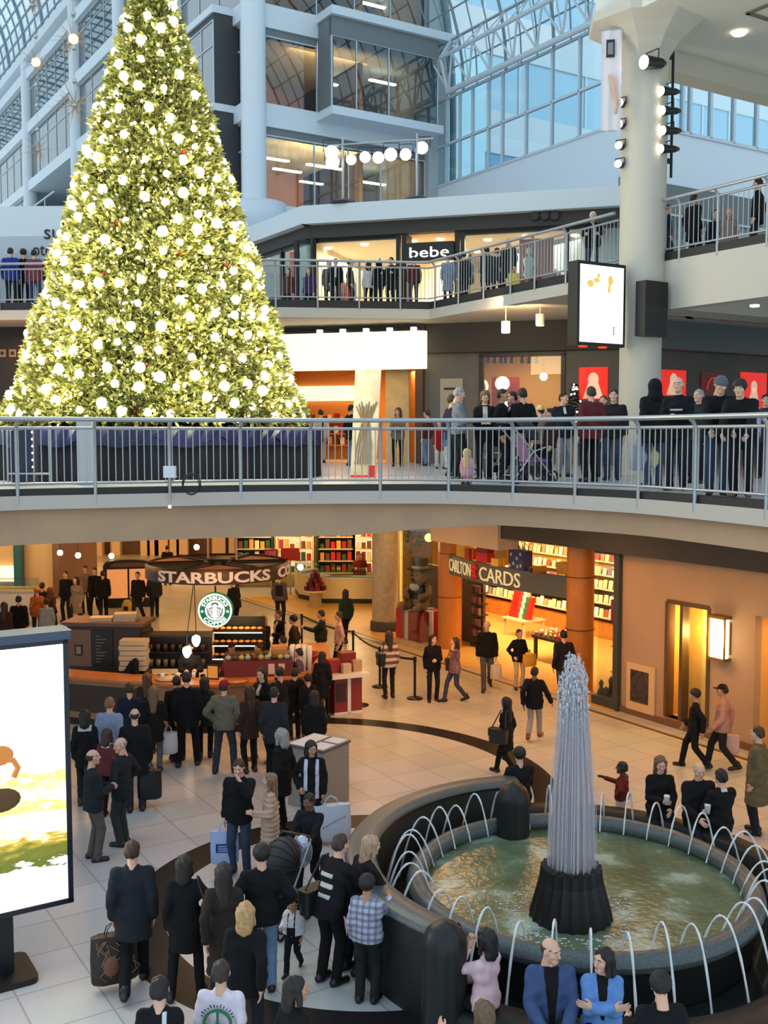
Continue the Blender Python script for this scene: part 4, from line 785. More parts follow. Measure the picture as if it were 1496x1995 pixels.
# framed picture low on the wall
s0, z1_ = g(1278, 1302); s1, z0 = g(1222, 1378); pf = thing('framed_picture', 'small dark photograph in a cream frame low on the peach wall', 'picture', PG.pt((s0+s1)/2, 0, z0))
fin(MB().bbox(s0, s1, 0, .05, z0, z1_, .01, M=PG.M), 'frame', mat('frame_cream', (222, 184, 136), .6), pf); fin(MB().box(s0+.2*(s1-s0), s1-.16*(s1-s0), .05, .06, z0+.2, z1_-.14, M=PG.M), 'photograph', mat('photo_dark', (64, 56, 52), .5, var=.7, vs=9), pf)
# shop doorway at the picture edge
room(PG, -4, hB1, 0, 2.9, 4, m_honeyw, mat('honey_floor', (200, 170, 130)), 5)
light('AREA', PG.pt(-.8, -1.5, 2.8), 90, (255, 200, 120), 1.5, PG.pt(-.8, -1.5, 0))
sh = thing('wall_shelf', 'shelves of cream bundles just inside the doorway at the picture edge', 'shelf', PG.pt(hB1-.3, -1.2, 0))
for k in range(5): fin(MB().box(hB1-1.6, hB1-.02, -1.5, -1.0, .5+.45*k, .53+.45*k, M=PG.M), 'shelf_board', m_wood, sh)
for k in range(5):
    for j in range(6): q = PG.pt(hB1-.15-.24*j, -1.2, .53+.45*k+.12); o = MB().ball((0, 0, 0), .11, 10, 6, sq=(1, 1, .9+.25*((j+k) % 2))).build('bundle', mat('cream_cloth', (240, 210, 160), .8)); o.location = q; tag(o, 'cream cloth bundle on the shelves inside the doorway at the picture edge', 'bundle', 'bundles on the doorway shelves')
# ---- card shop
sL, sR2 = g(868)[0], g(1160)[0]; far = 24.0
def rcol(u, v, r, k, m, z1=4.6, off=.2):
    p = gp2(u, v); f = MB(); f.lathe([(r, 0), (r, z1)], 24, p); struct('column_%d' % k, f, m); return p
m_wood2 = mat('amber_wood_column', (206, 130, 56), .4, var=.1, vs=2)
c1 = rcol(876, 1262, .36, 12, m_wood2); c2 = rcol(1128, 1345, .34, 13, m_wood2)
f = MB()
for c in (c1, c2):
    for z in (1.55, 2.85): f.lathe([(.37, z), (.37, z+.02)], 24, c)
struct('trim_27', f, mat('dark_ring', (70, 40, 20)))
rcol(750, 1228, .42, 14, m_stone); f = MB(); f.lathe([(.48, 0), (.48, .3), (.43, .34)], 24, gp2(750, 1228)); struct('column_base_2', f, m_dark)
# shop shell
zhd = g(935, 1061)[1]
f = MB(); f.box(sR2, far, -7.1, -7, 0, 4.6, M=PG.M); struct('wall_card_shop', f, m_honeyw)
f = MB(); f.box(sw-.05, sw+.1, -7, -.02, 0, 4.6, M=PG.M); struct('partition_6', f, m_honeyw)
f = MB(); f.box(sw, far, -7, .25, 0, .02, M=PG.M); struct('floor_card_shop', f, mat('maple_floor', (226, 180, 100), .4, var=.06, vs=3))
f = MB(); f.box(sw, far, -7, -.2, 3.7, 3.8, M=PG.M); struct('ceiling_card_shop', f, mat('shop_ceiling', (236, 214, 170), .7))
f = MB(); f.box(g(998)[0], g(866)[0], -.2, .5, zhd, 4.79, M=PG.M); struct('trim_28', f, m_beige)
for s in (8.0, 10.0, 12.5, 15): light('AREA', PG.pt(s, -2.6, 3.65), 340, (255, 216, 158), 1.6, PG.pt(s, -5.5, 1.0))  # added area fills aimed at the card shelves, without fittings
WN[0] += 1; f = MB(); f.box(sw, sR2-.05, -.05, -.03, 0, zbk, 0, M=PG.M)
f.box(sw-.06, sw+.1, -.12, .12, 0, zbk, 1, M=PG.M); f.box(sw, sR2, -.1, .1, 0, .22, 1, M=PG.M); f.box(sw, sR2, -.08, .08, zbk-.1, zbk, 1, M=PG.M); struct('window_%d' % WN[0], f, [m_glass, mat('pewter_frame', (66, 70, 66), .5)])
# curved name band
zs0, zs1 = 2.28, 2.83; a, b = c2+PG.n*.15, c1+PG.n*.15; chord = (a-b); L_ = chord.length; cd = chord.normalized(); nn = PG.n
def band(t, off=0): return b+cd*(L_*t)+nn*(.4*math.sin(PI*t)+off)
cs = thing('shop_sign', 'curved grey band with cream capital letters and a red flower over the card shop', 'sign', band(.5)+Z*zs0); N_ = 28; mb = MB()
v = [band(i/N_, o)+Z*z for (o, z) in ((0, zs0), (0, zs1), (-.12, zs1), (-.12, zs0)) for i in range(N_+1)]; n = N_+1
mb.add(v, [(k*n+i, k*n+i+1, ((k+1) % 4)*n+i+1, ((k+1) % 4)*n+i) for k in range(4) for i in range(N_)]); fin(mb, 'band', mat('sign_grey_band', (96, 98, 92), .5), cs)
def band_text(txt, t0, t1, zc_, h, mt, nm='lettering'):
    v, fc = text_mesh(txt, 1, .02, spacing=.95); xs = [q[0] for q in v]; ys = [q[1] for q in v]; mb = MB(); x0, x1, y0, y1 = min(xs), max(xs), min(ys), max(ys)
    mb.add([band(t0+(t1-t0)*(q[0]-x0)/(x1-x0), .012+q[2])+Z*(zc_+h*((q[1]-y0)/(y1-y0)-.5)) for q in v], fc); fin(mb, nm, mt, cs)
m_crl = mat('sign_cream_letter', (240, 224, 170), .5, emit=.35)
band_text('CARLTON', .05, .3, 2.56, .36, m_crl); band_text('CARDS', .385, .69, 2.55, .38, m_crl)
mb = MB(); tc_ = .345
for k, (dx, dz, r) in enumerate(((0, 0, .09), (-.03, .11, .08), (.035, .1, .08), (-.04, -.09, .075), (.03, -.1, .075), (0, .17, .05))): q = band(tc_+dx/L_*1.9, .02)+Z*(2.55+dz*1.15); mb.ball(q, r*1.2, 10, 6)
fin(mb, 'flower_emblem', m_red, cs)
# gift bags and boxes on the band
def gift_bag(name, label, t, w_, h_, col, z=zs1, d_=.25, off=-.05, mt=None, extra=None, rot=0):
    q = band(t, off-.2)+Z*z; ang = math.atan2(cd.y, cd.x)+rot; b_ = thing(name, label, name.split('_')[-1], q, ang); m_ = mt or mat('paper_%d_%d_%d' % col, col, .5)
    mb = MB(); mb.bbox(-w_/2, w_/2, -d_/2, d_/2, 0, h_, .015); mb.build('body', m_, b_)
    if 'bag' in name:
        mb = MB()
        for y in (-d_/2, d_/2): mb.tube([(-w_*.22, y, h_-.02), (-w_*.18, y, h_+.12), (0, y, h_+.17), (w_*.18, y, h_+.12), (w_*.22, y, h_-.02)], .008, 5)
        mb.build('handle', m_, b_)
        mb = MB(); mb.add([(-w_*.4, -.05, h_), (-w_*.1, 0, h_+.12), (.02, .02, h_+.02), (w_*.15, -.02, h_+.14), (w_*.42, .03, h_)], [(0, 1, 2), (2, 3, 4)]); mb.build('tissue', m_white, b_)
    else:
        mb = MB(); mb.box(-w_/2-.004, w_/2+.004, -.02, .02, -.0, h_+.006); mb.build('ribbon', m_gold, b_)
    return b_
gift_bag('gift_bag', 'yellow paper gift bag at the start of the display on the curved sign', .14, .42, .5, (226, 176, 40)); gift_bag('gift_box', 'small red gift box wedged beside the yellow bag on the curved sign', .26, .22, .32, (170, 34, 26), off=.08)
b_ = gift_bag('gift_bag', 'red and burgundy striped gift bag on the curved sign above the flower emblem', .37, .55, .5, (150, 30, 40)); mb = MB(); mb.box(-.28, .28, -.135, .13, .0, .26); mb.build('lower_wrap', m_red, b_)
gift_bag('gift_box', 'flat gold gift box behind the striped bag on the curved sign', .48, .4, .5, (206, 160, 60), off=-.2); gift_bag('gift_box', 'low yellow gift box with ribbon between the striped bag and the blue bag', .515, .34, .2, (240, 190, 60), off=.1)
b_ = gift_bag('gift_bag', 'large navy gift bag printed with white stars on the curved sign', .66, .66, .5, (38, 56, 110), d_=.3, off=.05)
for k, (x, z) in enumerate(((-.2, .38), (.05, .3), (.2, .42), (-.1, .15), (.22, .12), (-.26, .08), (.08, .08))):
    mb = MB(); 
    for j in range(3): a_ = j*PI/3; mb.cyl((x-.05*math.cos(a_), -.155, z-.05*math.sin(a_)), (x+.05*math.cos(a_), -.155, z+.05*math.sin(a_)), .01, n=4)
    mb.build('star', m_white, b_)
q = band(.82, .02)+Z*(zs1+.1); t = thing('wrapping_roll', 'dark ended roll of gold wrapping paper lying on the curved sign', 'roll', q); mb = MB(); mb.cyl(-nn*.1-cd*.0, nn*.35, .1, n=14); mb.build('paper', m_gold, t); mb = MB(); mb.cyl(nn*.35, nn*.36, .085, n=14); mb.build('roll_end', m_black, t)
gift_bag('gift_box', 'wide gold gift box at the end of the curved sign display', .9, .5, .3, (200, 150, 60), off=-.1)
# greeting cards on the back shelves
csf = thing('card_shelf', 'long tiered wall shelf of greeting cards across the back of the card shop', 'shelf', PG.pt(12, -6.4, 0))
rows = [(.75, -5.6), (1.15, -5.8), (1.55, -6.0), (1.95, -6.2), (2.35, -6.4), (2.75, -6.55)]; c_s0, c_s1 = 9.6, 19.5
for z, y in rows: fin(MB().box(c_s0, c_s1, -7.0, y+.12, z-.05, z, M=PG.M), 'shelf_board', m_cardsh, csf)
fin(MB().box(c_s0, c_s1, -7.0, -5.7, 0, .55, M=PG.M), 'plinth', m_wood, csf)
CARD = []
for i, c in enumerate(((250, 244, 226), (236, 214, 160), (222, 150, 110), (200, 70, 56), (170, 190, 160), (240, 228, 190), (150, 120, 150))):
    CARD.append(mat('card_paper_%s' % 'abcdefg'[i], c, .6))
cr = random.Random(9); protos = []
for m in CARD: o = MB().box(-.085, .085, -.006, .006, 0, .24).build('greeting_card', m); protos.append(o)
used = set(); angA = math.atan2(A.y, A.x)
for z, y in rows[:]:
    s = c_s0+.15
    while s < c_s1-.1:
        k = cr.choice((0, 0, 0, 1, 1, 5, 5, 2, 3, 4, 6)); o = protos[k]
        if k in used: o = o.copy(); COL.objects.link(o)
        used.add(k); p = PG.pt(s, y+.05, z); o.location = p; o.rotation_euler = (-.16, 0, angA+PI); o.scale = (1, 1, cr.uniform(.8, 1.15)); tag(o, 'greeting card standing on the tiered wall shelf at the back of the card shop', 'card', 'greeting cards on the back shelf'); s += cr.uniform(.19, .25)
for k, o in enumerate(protos):
    if k not in used: bpy.data.objects.remove(o)
# stands on the shop floor
def goods(name, label, cat, grp, base, w_, d_, h_, m, n=1): pass
q = onz(1020, 1240, 0); t = thing('display_table', 'pale table of red goods in the middle of the card shop entrance', 'table', q, angA); mb = MB(); mb.bbox(-.55, .55, -.45, .45, .55, .6, .03); mb.build('table_top', m_cardsh, t)
for x in (-.48, .48):
    for y in (-.38, .38): mb = MB(); mb.box(x-.03, x+.03, y-.03, y+.03, 0, .55); mb.build('leg', m_cardsh, t)
for k in range(7):
    for j in range(6):
        if k > 3 and j < 2 or k > 5 and j > 4: continue
        mb = MB(); mb.bbox(-.075, .075, -.075, .075, 0, .17, .01); c = ((200, 34, 28), (236, 226, 214), (170, 30, 26), (60, 110, 60), (220, 60, 40))[(k*5+j*3) % 5]; o = mb.build('boxed_gift', mat('boxed_%d_%d_%d' % c, c, .5)); o.location = q+A*(-.42+.165*j)+PG.n*(.15-.05*k)+Z*(.6+.172*k); o.rotation_euler = (0, 0, angA); tag(o, 'red or white boxed gift stacked on the pale table in the card shop entrance', 'box', 'boxed gifts on the entrance table')
q = onz(918, 1262, 0); t = thing('spinner_rack', 'dark tall rack of small goods just inside the card shop beside the amber column', 'rack', q+PG.n*-.3, angA); mb = MB(); mb.bbox(-.2, .2, -.2, .2, 0, .12, .03); mb.cyl((0, 0, 0), (0, 0, 1.75), .05); mb.build('post', mat('dark_brown_wood', (50, 34, 26), .5), t)
for k in range(5): mb = MB(); mb.bbox(-.2, .2, -.2, .2, .3+.33*k, .33+.33*k, .03); mb.build('shelf', mat('dark_brown_wood', (50, 34, 26), .5), t)
for k in range(5):
    for j in range(4): mb = MB(); mb.bbox(-.045, .045, -.05, .05, 0, .2, .02); c = ((120, 60, 50), (90, 70, 66), (150, 110, 90))[(k+j) % 3]; o = mb.build('boxed_gift', mat('boxed_%d_%d_%d' % c, c, .5)); o.location = t.location+A*(-.15+.1*j)+PG.n*.12+Z*(.335+.33*k); tag(o, 'small brown boxed trinket on the dark rack beside the amber column', 'box', 'trinkets on the dark rack')
q = onz(1066, 1290, 0); t = thing('display_table', 'dark wooden table heaped with red and silver ornaments near the right amber column', 'table', q+PG.n*-.4, angA); mb = MB(); mb.bbox(-.6, .6, -.5, .5, .62, .7, .04); mb.build('table_top', mat('dark_brown_wood', (50, 34, 26)), t)
for x in (-.5, .5):
    for y in (-.4, .4): mb = MB(); mb.box(x-.04, x+.04, y-.04, y+.04, 0, .62); mb.build('leg', mat('dark_brown_wood', (50, 34, 26)), t)
for k in range(30): r_ = cr.uniform(.05, .08); o = MB().ball((0, 0, 0), r_, 8, 6).build('bauble', (m_red, m_bauble, mat('paper_226_176_40', (226, 176, 40)), m_white)[k % 4]); o.location = q+PG.n*-.4+A*(-.5+.2*(k % 6))+PG.n*(-.38+.19*(k//6))+Z*(.7+r_); tag(o, 'shiny ornament heaped on the dark wooden table in the card shop', 'ornament', 'ornaments on the dark table')
# things seen through the side pane
q = PG.pt((sw+sR2)/2, -.8, 0); t = thing('wall_shelf', 'narrow shelf unit of lamps and parcels behind the card shop side pane', 'shelf', q, angA)
for k in range(5): mb = MB(); mb.box(-.5, .6, -.5, .1, .62+.62*k, .65+.62*k); mb.build('shelf_board', m_cardsh, t)
mb = MB(); mb.box(-.5, .6, -.55, -.5, 0, 3.4); mb.build('back_panel', m_honeyw, t)
for k in range(5):
    for j in range(4):
        if k == 2 and j < 3: continue
        mb = MB(); h = cr.uniform(.22, .45); mb.bbox(-.1, .1, -.1, .1, 0, h, .02); c = ((230, 214, 176), (200, 40, 30), (250, 240, 210), (96, 110, 80), (120, 90, 70))[(2*k+j) % 5]; o = mb.build('parcel', mat('boxed_%d_%d_%d' % c, c, .5)); o.location = PG.pt((sw+sR2)/2-.4+.27*j, -.95, .65+.62*k); tag(o, 'small parcel on the shelf behind the card shop side pane', 'parcel', 'parcels behind the side pane')
b_ = thing('gift_box', 'big red gift box with white bow behind the card shop side pane', 'box', PG.pt((sw+sR2)/2+.15, -.72, 1.9), angA); mb = MB(); mb.bbox(-.3, .3, -.2, .2, 0, .52, .02); mb.build('body', m_red, b_); mb = MB(); mb.ball((0, .2, .56), .07, 8, 6); mb.box(-.03, .03, -.205, .205, 0, .525); mb.build('bow', m_white, b_)
for j in range(5): o = MB().lathe([(.0, 0), (.08, 0), (.1, .12), (.04, .22), (.06, .3), (.0, .36)], 10).build('figurine', mat('figurine_grey', (70, 66, 60), .5)); o.location = PG.pt(sw+.25+.16*j, -.3, .02+.0); o.scale = (1, 1, 1+.4*(j % 3)); tag(o, 'dark grey figurine on the floor behind the card shop side pane', 'figurine', 'figurines behind the side pane')
# ---- window with a stuffed bear in a top hat sitting on a gift
WN[0] += 1; f = MB(); sa, sb_ = g(852)[0], g(779)[0]; f.box(sa+.35, sb_, -.05, -.03, 0, 3.6, 0, M=PG.M)
for z in (.0, 3.6): f.box(sa+.3, sb_, -.1, .1, z, z+.16, 1, M=PG.M)
struct('window_%d' % WN[0], f, [m_glass, m_stone]); f = MB(); f.box(sa+.2, sb_+1.2, -1.9, -1.8, 0, 2.2, M=PG.M); struct('partition_7', f, mat('display_dark', (96, 80, 66)))
q = PG.pt(g(818, 1240, -.9)[0], -.9, .02); gb = thing('gift_box', 'large crimson gift box with cream ribbon in the display window', 'box', q, angA); mb = MB(); mb.bbox(-.62, .62, -.5, .5, 0, .92, .02); mb.build('body', mat('crimson_wrap', (176, 36, 44), .5), gb); mb = MB(); mb.box(-.1, .1, -.51, .51, 0, .93); mb.box(-.63, .63, -.08, .08, .0, .93); mb.build('ribbon', m_manw, gb)
br_ = thing('stuffed_bear', 'giant brown stuffed bear in a black top hat seated on the crimson gift', 'stuffed toy', q+Z*.93, angA+.4); m_fur = mat('bear_fur', (150, 118, 90), .95, var=.2, vs=12, bump=.3, bs=80)
mb = MB(); mb.ball((0, 0, .42), .36, 16, 10, sq=(1, .85, 1.1)); mb.ball((0, .06, 1.0), .3, 16, 10, sq=(1.05, .95, .95)); mb.ball((0, .3, .93), .14, 12, 8, sq=(1.1, .9, .8))
for x in (-1, 1): mb.ball((x*.25, 0, 1.2), .1, 10, 6); mb.tube([(x*.2, 0, .2), (x*.3, .3, .14), (x*.33, .52, .12)], .15, 10, taper=[1, 1, .85]); mb.ball((x*.33, .55, .14), .14, 10, 8); mb.tube([(x*.3, 0, .72), (x*.42, .18, .5), (x*.28, .34, .42)], .11, 10); mb.ball((x*.28, .35, .42), .12, 10, 8)
mb.build('body', m_fur, br_); mb = MB(); mb.ball((0, .02, .5), .37, 16, 10, sq=(1.02, .9, .8)); mb.build('jacket', m_mand, br_); mb = MB(); mb.ball((0, .32, .72), .13, 10, 6, sq=(1.4, .5, 1)); mb.build('bow_tie', m_manw, br_)
mb = MB(); mb.lathe([(.0, 1.24), (.42, 1.24), (.42, 1.27), (.25, 1.28), (.24, 1.6), (0, 1.6)], 18); mb.build('top_hat', m_mand, br_); mb = MB(); mb.lathe([(.262, 1.28), (.262, 1.36)], 18); mb.build('hat_band', m_stone, br_); mb = MB(); mb.ball((0, .43, .97), .05, 8, 6); mb.ball((-.1, .33, 1.08), .03, 8, 6); mb.ball((.1, .33, 1.08), .03, 8, 6); mb.build('face', m_black, br_)
light('POINT', q+Vector((-.6, -.3, 2.9)), 26, (255, 210, 150), .2)
q = PG.pt(g(838, 1048, .2)[0], .25, g(838, 1048, .25)[1]); t = thing('globe_lamp', 'small amber globe lamp high on the amber column beside the bear window', 'light', q); MB().ball((0, 0, 0), .12).build('globe', mat('lit_amber_globe', (255, 200, 100), .5, emit=4), t); mb = MB(); mb.cyl((0, 0, 0), PG.n*-.2, .02, n=6); mb.build('bracket', m_black, t)
t = thing('wreath', 'green leafy wreath hanging high behind the bear window', 'wreath', PG.pt(g(815, 1062, -1.7)[0], -1.6, 3.2)); mb = MB()
for k in range(160): a = cr.random()*2*PI; r = .34+cr.gauss(0, .07); c = A*(r*math.cos(a))+Z*(r*math.sin(a))+PG.n*cr.gauss(0, .05); d = Vector((cr.gauss(0, 1), cr.gauss(0, 1), cr.gauss(0, 1))).normalized()*.1; mb.add([c, c+d+Z*.03, c+d*1.4, c+d-Z*.03], [(0, 1, 2, 3)])
mb.build('foliage', mat('wreath_green', (56, 96, 44), .7), t); mb = MB(); mb.ball(Vector((0, 0, -.32))+PG.n*.08, .08, 8, 6); mb.build('bow', m_red, t)
# ---- sweet shop further back
q0 = Vector((-3.3, 40.3, 0)); t = thing('shop_counter', 'cream sweet shop counter with dark green plinth beyond the coffee stand', 'counter', q0)
P_ = [(-.3, 1.9), (.0, .2), (1.0, -1.0), (3.4, -1.1), (3.6, -.4), (1.3, -.3), (.75, .45), (.5, 1.9)]
mb = MB(); mb.prism(P_, .2, .95); mb.build('front', mat('counter_cream', (240, 220, 160), .5), t); mb = MB(); mb.prism([(x*1.0, y+.04) for x, y in P_], 0, .2); mb.build('plinth', mat('dark_green_plinth', (28, 50, 36), .5), t); mb = MB(); mb.prism([(x, y-.03) for x, y in P_], .95, 1.0); mb.build('worktop', m_manw, t)
mb = MB(); mb.prism([(x, y) for x, y in P_], 1.0, 1.3); mb.build('glass_case', m_glass, t)
px_ = q0+Vector((.75, -1.6, 0)); t = thing('display_stand', 'pale round plinth under the red sweet pyramid', 'stand', px_); mb = MB(); mb.lathe([(.0, .62), (.46, .62), (.46, .56), (.2, .52), (.25, 0), (0, 0)], 16); mb.build('plinth', mat('counter_cream', (240, 220, 160)), t)
m_swr = mat('sweet_red', (130, 30, 30), .4)
for k in range(5):
    n = (10, 8, 6, 4, 1)[k]; r = (.36, .28, .2, .12, 0)[k]
    for j in range(n): a = 2*PI*j/n+k*.3; o = MB().bbox(-.09, .09, -.05, .05, 0, .15, .02).build('sweet_box', m_swr if (j+k) % 3 else mat('sweet_dark', (80, 20, 24), .4)); o.location = px_+Vector((r*math.cos(a), r*math.sin(a), .62+.155*k)); o.rotation_euler = (0, 0, a+PI/2); tag(o, 'dark red box in the pyramid of sweets before the cream counter', 'box', 'sweet pyramid boxes')
f = MB(); f.box(-6.2, .6, 44.0, 44.1, 0, 4.6); struct('wall_back_lower', f, mat('sweet_shop_wall', (236, 206, 130), .6))
f = MB(); f.box(.55, .65, 36.5, 44, 0, 4.6); struct('partition_8', f, mat('sweet_shop_wall', (236, 206, 130)))
light('AREA', Vector((-2.4, 41.5, 4.6)), 800, (255, 222, 166), 3, Vector((-2.6, 44, 1.2))); light('POINT', Vector((-4.4, 42.3, 2.9)), 110, (255, 222, 166), .3); light('POINT', Vector((-1.2, 42.3, 2.9)), 110, (255, 222, 166), .3); light('AREA', Vector((-1.6, 37.4, 4.6)), 220, (255, 222, 166), 1.5, Vector((-2, 39.6, .6)))  # added fills brightening the sweet shelves and counter, no lamps modelled
for i, x in enumerate((-5.4, -3.7, -2.0, -.5)):
    t = thing('wall_shelf', ('shelf bay of red tins next to the red sign in the sweet shop', 'shelf bay with cream backing behind the sweet pyramid', 'dark green shelf bay of boxes behind the sweet counter', 'shelf bay next to the stone column at the back of the sweet shop')[i], 'shelf', (x, 43.7, 0))
    mb = MB(); mb.box(-.72, .72, .2, .25, .6, 3.6); mb.build('back_panel', mat('backlit_shelf_panel', (255, 226, 170), .5, emit=.85) if i % 2 else mat('dark_green_plinth', (28, 50, 36)), t)
    for x2 in (-.75, .75): mb = MB(); mb.box(x2-.04, x2+.04, -.25, .25, 0, 3.7); mb.build('upright', mat('dark_green_plinth', (28, 50, 36)) if i % 2 == 0 else m_cardsh, t)
    for k in range(6): mb = MB(); mb.box(-.72, .72, -.25, .22, .6+.5*k, .64+.5*k); mb.build('shelf_board', m_cardsh, t)
    for k in range(6):
        for j in range(6): h = cr.uniform(.18, .4); mb = MB(); mb.bbox(-.09, .09, -.08, .08, 0, h, .02); c = ((206, 44, 30), (240, 226, 180), (170, 40, 30), (226, 170, 70), (120, 70, 40), (60, 90, 50))[cr.randrange(6)]; o = mb.build('sweet_tin', mat('boxed_%d_%d_%d' % c, c, .5)); o.location = (x-.58+.23*j, 43.62, .64+.5*k); tag(o, 'small tin or box of sweets on the back wall shelves of the sweet shop', 'tin', 'tins on the sweet shop shelves')
for u0, u1, v0, v1, lab, tx in ((515, 541, 1070, 1088, 'red sign with white capital letters left of the sweet shop shelves', 'GIVE'), (547, 583, 1068, 1092, 'red banner on the sweet shop shelves beside the red sign', '')):
    a, b = aty(u0, v0, 41.5), aty(u1, v1, 41.5); t = thing('shop_sign', lab, 'sign', (a.x, 41.5, b.z)); mb = MB(); mb.box(0, b.x-a.x, 0, .06, 0, a.z-b.z); mb.build('panel', m_red, t)
    mb = MB(); mb.cyl(((b.x-a.x)/2, .03, -b.z), ((b.x-a.x)/2, .03, 0), .03); mb.build('post', m_steel, t)
    if tx: v, fc = text_mesh(tx, .3, .01); mb = MB(); mb.add([((b.x-a.x)/2+p[0]*.62, -.01-p[2], (a.z-b.z)/2+p[1]*.9) for p in v], fc); mb.build('lettering', m_manw, t)
# ---- far end of the mall and the food counter at the left
m_farw = mat('far_cream_wall', (226, 196, 150), .7)
f = MB(); f.box(-34, -6.2, 56, 56.2, 0, 4.6); struct('wall_far', f, mat('far_dark_wall', (110, 84, 66), .7, var=.3, vs=.5))
for i, u in enumerate((283, 300, 318, 340, 357, 430, 455, 500, 20, 60, 150, 190, 225)):
    a = aty(u, 1050, 55.5); f = MB(); f.box(a.x-.25-.1*(i % 3), a.x+.25, 55.4, 55.9, 0, 3.9); struct('pillar_%d' % (2+i), f, mat('lit_cream_panel', (248, 214, 170), .6))
for x, y in ((-12, 50), (-20, 50), (-8, 46), (-27, 48)): light('AREA', Vector((x, y, 4.5)), 260, (255, 190, 110), 3, Vector((x, y, 0)))
for i, (u, v) in enumerate(((117, 1077), (152, 1082), (217, 1083), (383, 1066), (585, 1105))):
    p = aty(u, v, 40 if i < 4 else 37); t = thing('globe_lamp', 'round white hanging lamp under the low ceiling of the far mall', 'light', p, group='hanging lamps of the far mall'); MB().ball((0, 0, 0), .11, 10, 8).build('globe', m_lens, t); mb = MB(); mb.cyl((0, 0, .1), (0, 0, 4.6-p.z), .01, n=4); mb.build('cord', m_black, t)
f = MB(); x0, x1 = aty(-60, 1100, 41).x, aty(116, 1100, 41).x; f.box(x0-4, x1, 41, 41.2, 0, 4.6); struct('wall_food', f, m_farw); f = MB(); f.box(x1-.15, x1+.1, 40.6, 46, 0, 4.6); struct('partition_9', f, mat('brown_edge', (120, 84, 60)))
light('AREA', Vector((x1-2, 38.5, 4.5)), 160, (255, 200, 120), 2, Vector((x1-2, 38.5, 0)))
a, b = aty(-40, 1103, 40.8), aty(30, 1133, 40.8); t = thing('menu_board', 'bright white backlit menu board over the food counter', 'sign', (a.x, 40.8, b.z)); mb = MB(); mb.box(0, b.x-a.x, 0, .1, 0, a.z-b.z); mb.build('lit_panel', m_fasc, t); mb = MB(); mb.box(-.05, b.x-a.x+.05, .02, .15, -.06, 0); mb.build('frame', m_steel, t)
a = aty(37, 1100, 40.7); f = MB(); f.box(a.x-.14, a.x+.14, 40.5, 40.9, 0, 2.9); struct('pillar_16', f, mat('teal_pillar', (44, 104, 116), .5))
a, b = onz(-60, 1222, 0), onz(62, 1222, 0); t = thing('food_counter', 'cream food counter with pale worktop at the far left', 'counter', (a.x, a.y+1.2, 0)); mb = MB(); mb.bbox(0, b.x-a.x, 0, .9, 0, 1.0, .05); mb.build('front', m_manw, t); mb = MB(); mb.bbox(-.05, b.x-a.x+.05, -.08, .95, 1.0, 1.06, .05); mb.build('worktop', m_cardsh, t); mb = MB(); mb.bbox(.3, b.x-a.x-.3, .2, .6, 1.06, 1.4, .05); mb.build('glass_case', m_glass, t)
# arched directory kiosk
q = onz(252, 1183, 0); t = thing('directory_kiosk', 'black arch topped information kiosk with two glowing orange panels', 'kiosk', (q.x, q.y, 0), math.radians(12)); mb = MB(); ww = .92; P_ = [(-ww, .0), (ww, .0), (ww, 1.55)]+[(ww*math.cos(k*PI/10), 1.55+.22*math.sin(k*PI/10)) for k in range(1, 10)]+[(-ww, 1.55)]
mb.prism(P_, -.6, 0, M=Matrix(((1, 0, 0, 0), (0, 0, -1, 0), (0, 1, 0, 0), (0, 0, 0, 1)))); mb.build('cabinet', m_black, t)
for k in (0, 1): mb = MB(); mb.box(-.78+.8*k, -.05+.8*k, -.02, -.0, .35, 1.42); mb.build('lit_panel', mat('kiosk_orange', (236, 160, 96), .5, emit=.55, var=.15, vs=2), t)
mb = MB(); mb.prism([(-.7, 1.5), (.7, 1.5), (.5, 1.66), (-.5, 1.66)], .0, .02, M=Matrix(((1, 0, 0, 0), (0, 0, -1, 0), (0, 1, 0, 0), (0, 0, 0, 1)))); mb.build('header', mat('kiosk_header', (120, 76, 60)), t)
q = onz(248, 1196, 0); t = thing('floor_sign', 'small yellow rounded floor sign in front of the arched kiosk', 'sign', (q.x, q.y, 0)); mb = MB(); mb.lathe([(.0, 0), (.2, 0), (.22, .1), (.18, .35), (.1, .5), (0, .52)], 14); mb.build('body', mat('yellow_plastic', (206, 176, 60), .5), t); mb = MB(); mb.box(-.08, .08, -.22, -.2, .15, .3); mb.build('label', m_black, t)
# ---- warm lamps in the low ceiling over the mall floor
for x, y, p in ((-3.5, 21, 150), (1.2, 22.5, 170), (3.6, 22.5, 130), (-.5, 27, 170), (-7, 25, 150), (-4, 31, 170), (-10, 32, 200), (4.5, 18.5, 110), (6.2, 17, 110), (7.2, 14.0, 80)):
    light('AREA', Vector((x, y, 4.5)), p*(.5 if x > 3 else .68), (255, 190, 124), 1.4, Vector((x, y, 0)))
